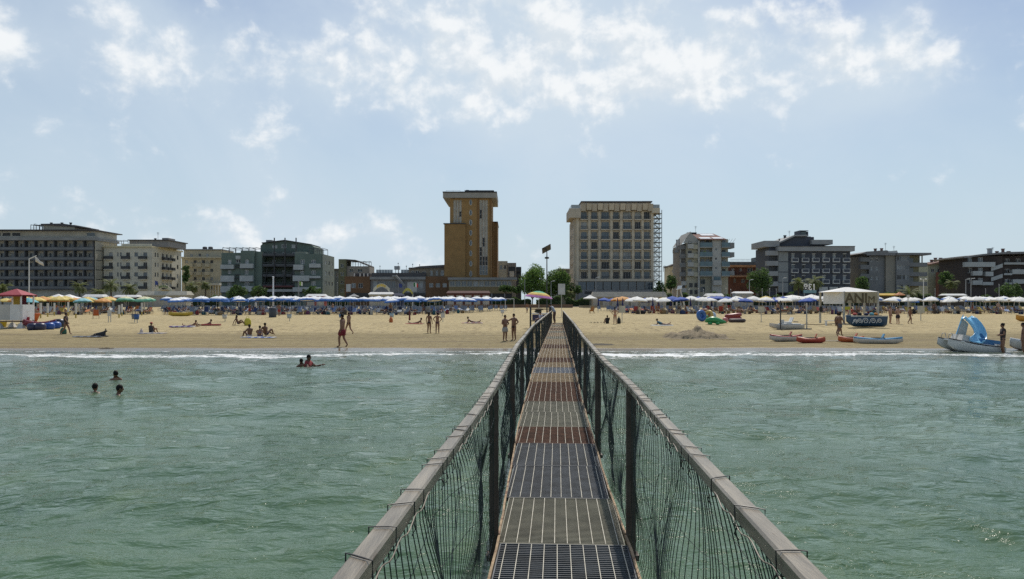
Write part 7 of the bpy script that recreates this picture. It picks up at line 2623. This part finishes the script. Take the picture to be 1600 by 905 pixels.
def bag(label, px, py, c, s=.3, name='beach_bag'):
    p = G(px, py)
    t = thing(name, label, 'bag', p, random.uniform(0, 3))
    MB().rings([[(q * s * math.cos(a), q * s * .6 * math.sin(a), z * s * 2) for a in [2 * math.pi * k / 10 for k in range(10)]] for q, z in ((.9, 0), (1, .25), (.95, .6), (.6, .9), (.3, .95))]).build('pouch', cloth(c), t, True)
    MB().tube([(-s * .4, 0, s * 1.8), (-s * .3, 0, s * 2.3), (s * .3, 0, s * 2.3), (s * .4, 0, s * 1.8)], .02, 5).build('strap', cloth(c), t)


bag('black backpack beside the woman in orange', 967, 505.5, BLACK, .30, 'backpack')
bag('green bag at the feet of the striding woman', 99, 522, GRN, .25)
bag('yellow bag beside the leaning bather', 387, 508, (.55, .48, .06), .36)
bag('orange bag under a bin post between the loungers and the strollers', 611, 503.5, (.45, .13, .04), .28)
bag('white bag on the towel of the red hatted bather', 221, 521, (.6, .5, .45), .16)
for i, (px, lab) in enumerate(((923, 'first'), (929, 'second'), (933.5, 'third'), (939, 'fourth'), (943, 'fifth'))):
    p = G(px, 504.5)
    t = thing('flip_flop', f'{lab} dark sandal from the pier in the row by the seated person', 'sandal', (p.x, p.y, p.z + .02), .4 * i)
    MB().rings([[(-.13, -.04, 0), (.13, -.05, 0), (.13, .05, 0), (-.13, .04, 0)], [(-.13, -.04, .03), (.13, -.05, .03), (.13, .05, .03), (-.13, .04, .03)]]).build('sole', black, t)
    MB().tube([(.02, -.05, .03), (.07, 0, .09), (.02, .05, .03)], .014, 5).build('strap', black, t)


def board(label, px, py_bot, py_top, wpx, hpx, m=None, name='notice_board', legs=1, group=None):
    p = G(px, py_bot)
    k = p.y / F
    t = thing(name, label, 'notice board', p)
    zt = CH - (py_top - HZ) * k - p.z
    w = wpx * k / 2
    h = hpx * k
    for xx in ((0,) if legs == 1 else (-w * .6, w * .6)):
        MB().bar((xx, .03, -.1), (xx, .03, zt - .02), .06).build('post', posts_m, t)
    MB().box(-w, w, -.03, -.002, zt - h, zt).build('panel', m or wallwhite, t)
    return t


board('plain white notice board on two legs, left part of the beach', 171, 504, 485, 6, 9, None, legs=2)
board('cream notice board on one post beside the woman in orange', 972, 503.5, 478, 10, 11, mat('board_cream', (.50, .47, .38), .8))
board('cream notice board on one post right of the inflatables', 1189.5, 502, 479, 10, 9, mat('board_cream'))
board('cream notice board right of the group by the gazebo', 1439, 501.5, 478, 11, 11, mat('board_cream'))
board('small blue topped notice on a pole above the bathers group', 1419, 497, 461, 4.5, 5)
board('tall white board on a rough post behind the pier end', 877.5, 495, 443.5, 11, 17, mat('board_grey', (.46, .48, .50), .7))
board('round cornered white paddle shaped sign by the strolling pair', 692, 503, 489.5, 6, 7)


def bin_(label, px, py, c, hpx=12):
    p = G(px, py)
    k = p.y / F
    h = hpx * k
    t = thing('litter_bin', label, 'bin', p)
    MB().bar((0, .12, -.1), (0, .12, h * .95), .06).build('post', posts_m, t)
    MB().lathe([(.0, h * .42), (.20, h * .42), (.25, h), (.21, h), (.18, h * .5), (0, h * .5)], 12).build('bucket', cloth(c), t, True)
    MB().lathe([(.255, h - .03), (.275, h), (.255, h + .03), (.235, h)], 12).build('rim', cloth(tuple(q * .7 for q in c)), t)


bin_('blue litter bin on a post, left part of the beach', 213.5, 505, (.05, .12, .32), 14)
bin_('grey litter bin beside the blue one', 209.5, 504, (.2, .22, .24), 13)
bin_('pale litter bin left of the seated trio', 351, 503, (.55, .53, .48), 11)
bin_('pale litter bin with blue rim before the blue loungers', 452, 503, (.42, .48, .5), 11)
bin_('blue rimmed litter bin left of the strolling pair', 612, 501, (.35, .45, .52), 11)
bin_('white litter bin at the right end of the blue field', 785, 494, (.6, .6, .6), 9)
bin_('blue litter bin just behind the walking pair', 533, 501, (.08, .2, .4), 9)
# dark storage box in the blue field
p = G(426, 496)
t = thing('storage_box', 'dark grey tall storage box at the front of the blue field', 'box', p)
MB().lathe([(0, 0), (.42, 0), (.45, .05), (.45, 1.1), (.40, 1.18), (0, 1.2)], 14).build('barrel', mat('box_dark', (.05, .06, .08), .6), t, True)
MB().lathe([(.455, 1.0), (.47, 1.03), (.455, 1.06)], 14).build('rim', dark, t)
# closed white parasol near mast
p = G(400, 488)
t = thing('closed_parasol', 'closed white parasol left of the mast in the blue field', 'parasol', p)
MB().tube([(0, 0, -.1), (0, 0, 2.6)], .025, 6).build('pole', pole_m, t)
MB().lathe([(.05, .75), (.22, .8), (.17, 1.6), (.06, 2.5), (.0, 2.6)], 10).build('folded_canopy', canw, t, True)
p = G(640, 505)
t = thing('closed_parasol', 'thin closed red parasol beside the low sunbather', 'parasol', p)
MB().tube([(0, 0, -.1), (0, 0, 1.5)], .02, 6).build('pole', pole_m, t)
MB().lathe([(.03, .3), (.10, .34), (.06, 1.1), (.0, 1.45)], 8).build('folded_canopy', mat('maroon'), t, True)
# white posts with yellow feet on the left
for i, (px, py, ht) in enumerate(((63.5, 497.5, 24), (74.5, 495.5, 22), (85, 493.5, 20), (106.5, 494, 22), (118.5, 497, 23), (123, 491, 16), (186, 497, 20), (190.5, 494, 19), (221.5, 493, 20), (225.5, 491, 18))):
    p = G(px, py)
    h = ht * p.y / F
    t = thing('marker_post', f'{ORD[i]} white post with yellow foot, counted from the lifeguard tower', 'post', p, 0, 'white posts with yellow feet')
    MB().box(-.085, .085, -.085, .085, h * .3, h).build('sleeve', wallwhite, t)
    MB().box(-.06, .06, -.06, .06, -.1, h * .3 - .003).build('foot', mat('post_yellow', (.45, .34, .08), .7), t)
# trampoline like frames / orange deck chairs
for i, (px, py, cc, lab) in enumerate(((150, 498, (.48, .12, .03), 'orange deck chair at the front left loungers'), (262, 492, (.36, .05, .04), 'red deck chair behind the yellow canoe'), (1140, 486.5, (.40, .04, .04), 'red deck chair behind the maroon inflatable'), (925, 490, (.45, .2, .06), 'orange deck chair near the pier on the right'))):
    p = G(px, py)
    t = thing('deck_chair', lab, 'deck chair', p, .5 - i * .3)
    for sx in (-.3, .3):
        MB().bar((sx, -.55, -.03), (sx, .45, 1.0), .05).bar((sx, .45, -.03), (sx, -.35, .55), .05).build('side_frame', wood, t)
    MB().rings([[(-.27, y, z), (.27, y, z), (.27, y, z + .02), (-.27, y, z + .02)] for y, z in ((-.38, .50), (-.1, .33), (.15, .48), (.45, 1.0))]).build('sling', cloth(cc), t)

# ------------------------------------------------------------------ vendor corner at the pier head
xs0 = (829 - 800) / F * 61
t = thing('vendor_stand', 'wooden rail stand with white table top beside the end of the pier', 'stand', (xs0, 60.5, gz(60.5)))
for (a, c) in ((0, 0), (1.55, 0), (0, 1.3), (1.55, 1.3)):
    MB().bar((a, c, -.1), (a, c, 1.95), .11).build('post', dark, t)
MB().bar((0, 0, 1.78), (1.55, 0, 1.78), .08).bar((0, 0, .85), (1.55, 0, .85), .08).build('rail', wood, t)
MB().box(.1, 1.7, .1, 1.25, 1.40, 1.46).build('table_top', white, t)
MB().box(.12, 1.5, -.03, .02, .90, 1.36).build('cloth', mat('purple_cloth', (.07, .06, .11), .8), t)
p0 = Vector((xs0 + .6, 61.2, gz(61) + 1.46))
tag(MB().ball(p0 + Vector((0, 0, .12)), (.3, .25, .13), 10, 7).ball(p0 + Vector((.1, 0, .28)), (.38, .3, .1), 10, 7).build('folded_tarp', mat('tarp_olive', (.05, .05, .03), .8), None, True), 'dark folded tarp heap on the vendor table', 'tarp')
person('seated vendor in white and dark clothes behind the pier rail', (xs0 + .75, 59.2, gz(59.2) + .42), 1.65, -120, 'chair', 'tan', (('shirt', (.45, .47, .55)), ('trousers', (.03, .03, .06))), ('short', 'dark'))
t2 = thing('stool', 'white stool under the seated vendor', 'stool', (xs0 + .75, 59.2, gz(59.2)))
MB().box(-.25, .25, -.25, .25, .76, .82).build('seat', white, t2)
for sx in (-.2, .2):
    for sy in (-.2, .2):
        MB().bar((sx, sy, -.05), (sx, sy, .76), .05).build('leg', white, t2)
# rainbow parasol
d = 66
xr_ = (842 - 800) / F * d
t = thing('rainbow_parasol', 'large rainbow striped parasol at the end of the pier', 'parasol', (xr_, d, gz(d)))
MB().tube([(0, 0, -.2), (0, 0, 3.1)], .03, 8).build('pole', pole_m, t)
rings_ = [(.04, .34, None), (.30, .30, (.10, .42, .25)), (.58, .20, (.08, .40, .25)), (.86, .06, (.62, .52, .12)), (1.02, -.06, (.60, .30, .10)), (1.22, -.22, (.36, .12, .34))]
tilt = Matrix.Rotation(R(6), 3, 'Y')
n_ = 10
for i in range(1, len(rings_)):
    r0, z0, _ = rings_[i - 1]
    r1, z1, cc = rings_[i]
    q = MB()
    rr = []
    for r_, z in ((r0, z0), (r1, z1), (r1, z1 - .012), (r0, z0 - .012)):
        rr.append([Vector((0, 0, 2.82)) + tilt @ Vector((r_ * math.cos(2 * math.pi * k_ / n_), r_ * math.sin(2 * math.pi * k_ / n_), z)) for k_ in range(n_)])
    q.rings(rr + [rr[0]], False)
    q.build('canopy_ring', cloth(cc), t)
# goalpost frame and low wall behind
t = thing('shower_frame', 'white goal shaped frame at the right end of the blue parasols', 'frame', ((797 - 800) / F * 128, 128, gz(128)))
MB().bar((-.8, 0, -.1), (-.8, 0, 2.1), .08).bar((.65, 0, -.1), (.65, 0, 2.1), .08).bar((-.84, 0, 2.14), (.69, 0, 2.14), .08).build('frame', white, t)
MB().lathe([(.0, 1.95), (.12, 1.95), (.1, 2.08), (0, 2.09)], 10).build('shower_head', grey, t)
wl = MB()
wl.box((700 - 800) / F * 172, (895 - 800) / F * 172, 172, 172.4, gz(172) - .3, gz(172) + .75)
tag(wl.build('garden_wall', mat('old_wall', (.16, .10, .07), .9, .2, .6)), 'low dark red wall closing the beach behind the pier', 'wall')
wl = MB()
wl.box((905 - 800) / F * 174, (1300 - 800) / F * 174, 174, 174.4, gz(174) - .3, gz(174) + .5)
tag(wl.build('garden_wall', mat('pale_wall', (.3, .26, .2), .9, .2, .6)), 'low pale wall closing the beach behind the right parasols', 'wall')

# lifeguard chair seen above the poles
t = thing('lifeguard_chair', 'pale high chair frame standing before the row of bare poles', 'chair', ((1061 - 800) / F * 150, 150, gz(150)))
z1 = CH - (449 - HZ) * 150 / F - gz(150)
for sx in (-1, 1):
    MB().bar((sx * .9 + .4, -.4, -.1), (sx * .3, 0, z1 - .4), .12).bar((sx * .9 + .4, .6, -.1), (sx * .3, .3, z1 - .4), .12).build('leg', wallwhite, t)
MB().hexa([(-.5, -.3, z1 - .5), (.5, -.3, z1 - .3), (.5, .4, z1 - .3), (-.5, .4, z1 - .5)], [(-.5, -.3, z1 - .35), (.5, -.3, z1 - .15), (.5, .4, z1 - .15), (-.5, .4, z1 - .35)]).build('seat', white, t)
MB().hexa([(-.3, .4, z1 - .3), (.6, .4, z1 - .2), (.6, .46, z1 - .2), (-.3, .46, z1 - .3)], [(-.1, .6, z1 + .3), (.8, .6, z1 + .4), (.8, .66, z1 + .4), (-.1, .66, z1 + .3)]).build('backrest', white, t)
for i in range(4):
    MB().bar((-.3, -.2, .6 + .5 * i), (.6, -.2, .6 + .5 * i), .07).build('rung', wallwhite, t)

# sand heap
rs = np.random.default_rng(5)
p = G(1086, 528)
n = 40
xx, yy = np.meshgrid(np.linspace(-2.3, 2.3, n), np.linspace(-1.5, 1.5, n))
rr = np.sqrt((xx / 2.2) ** 2 + (yy / 1.4) ** 2)
zz = .60 * np.clip(1 - rr, 0, 1) ** .62 * (1 + .30 * np.sin(xx * 3.1 + 1) * np.cos(yy * 2.7) + .15 * np.sin(xx * 7.3)) + rs.normal(0, .045, xx.shape) * (rr < .95) - .03
hm = grid_mesh('sand_heap', xx, yy, zz, mat('heap_sand', (.25, .20, .13), .95, .25, 3, bump=.8, bscale=9))
o = link('sand_heap', hm, None, p)
tag(o, 'heap of dug grey brown sand right of the pier', 'sand heap', kind='thing')
p = G(938, 538)
xx, yy = np.meshgrid(np.linspace(-.9, .9, 24), np.linspace(-.9, .9, 24))
rr = np.sqrt((xx / .85) ** 2 + (yy / .8) ** 2)
zz = .06 * np.clip(1 - rr, 0, 1) ** .5 * (1 + .4 * np.sin(xx * 9) * np.cos(yy * 7)) - .015 + rs.normal(0, .01, xx.shape) * (rr < .9)
o = link('seaweed_patch', grid_mesh('seaweed_patch', xx, yy, zz, mat('seaweed', (.05, .04, .025), .9, .4, 6, bump=.6)), None, p)
tag(o, 'dark patch of washed up seaweed beside the pier', 'seaweed', kind='thing')
p = G(166, 545)
o = link('seaweed_patch', grid_mesh('seaweed_patch', xx * .5, yy * .4, zz * .8, mat('seaweed')), None, p)
tag(o, 'small dark seaweed clump at the water edge on the left', 'seaweed', kind='thing')

bpy.data.scenes.remove(BENCH)
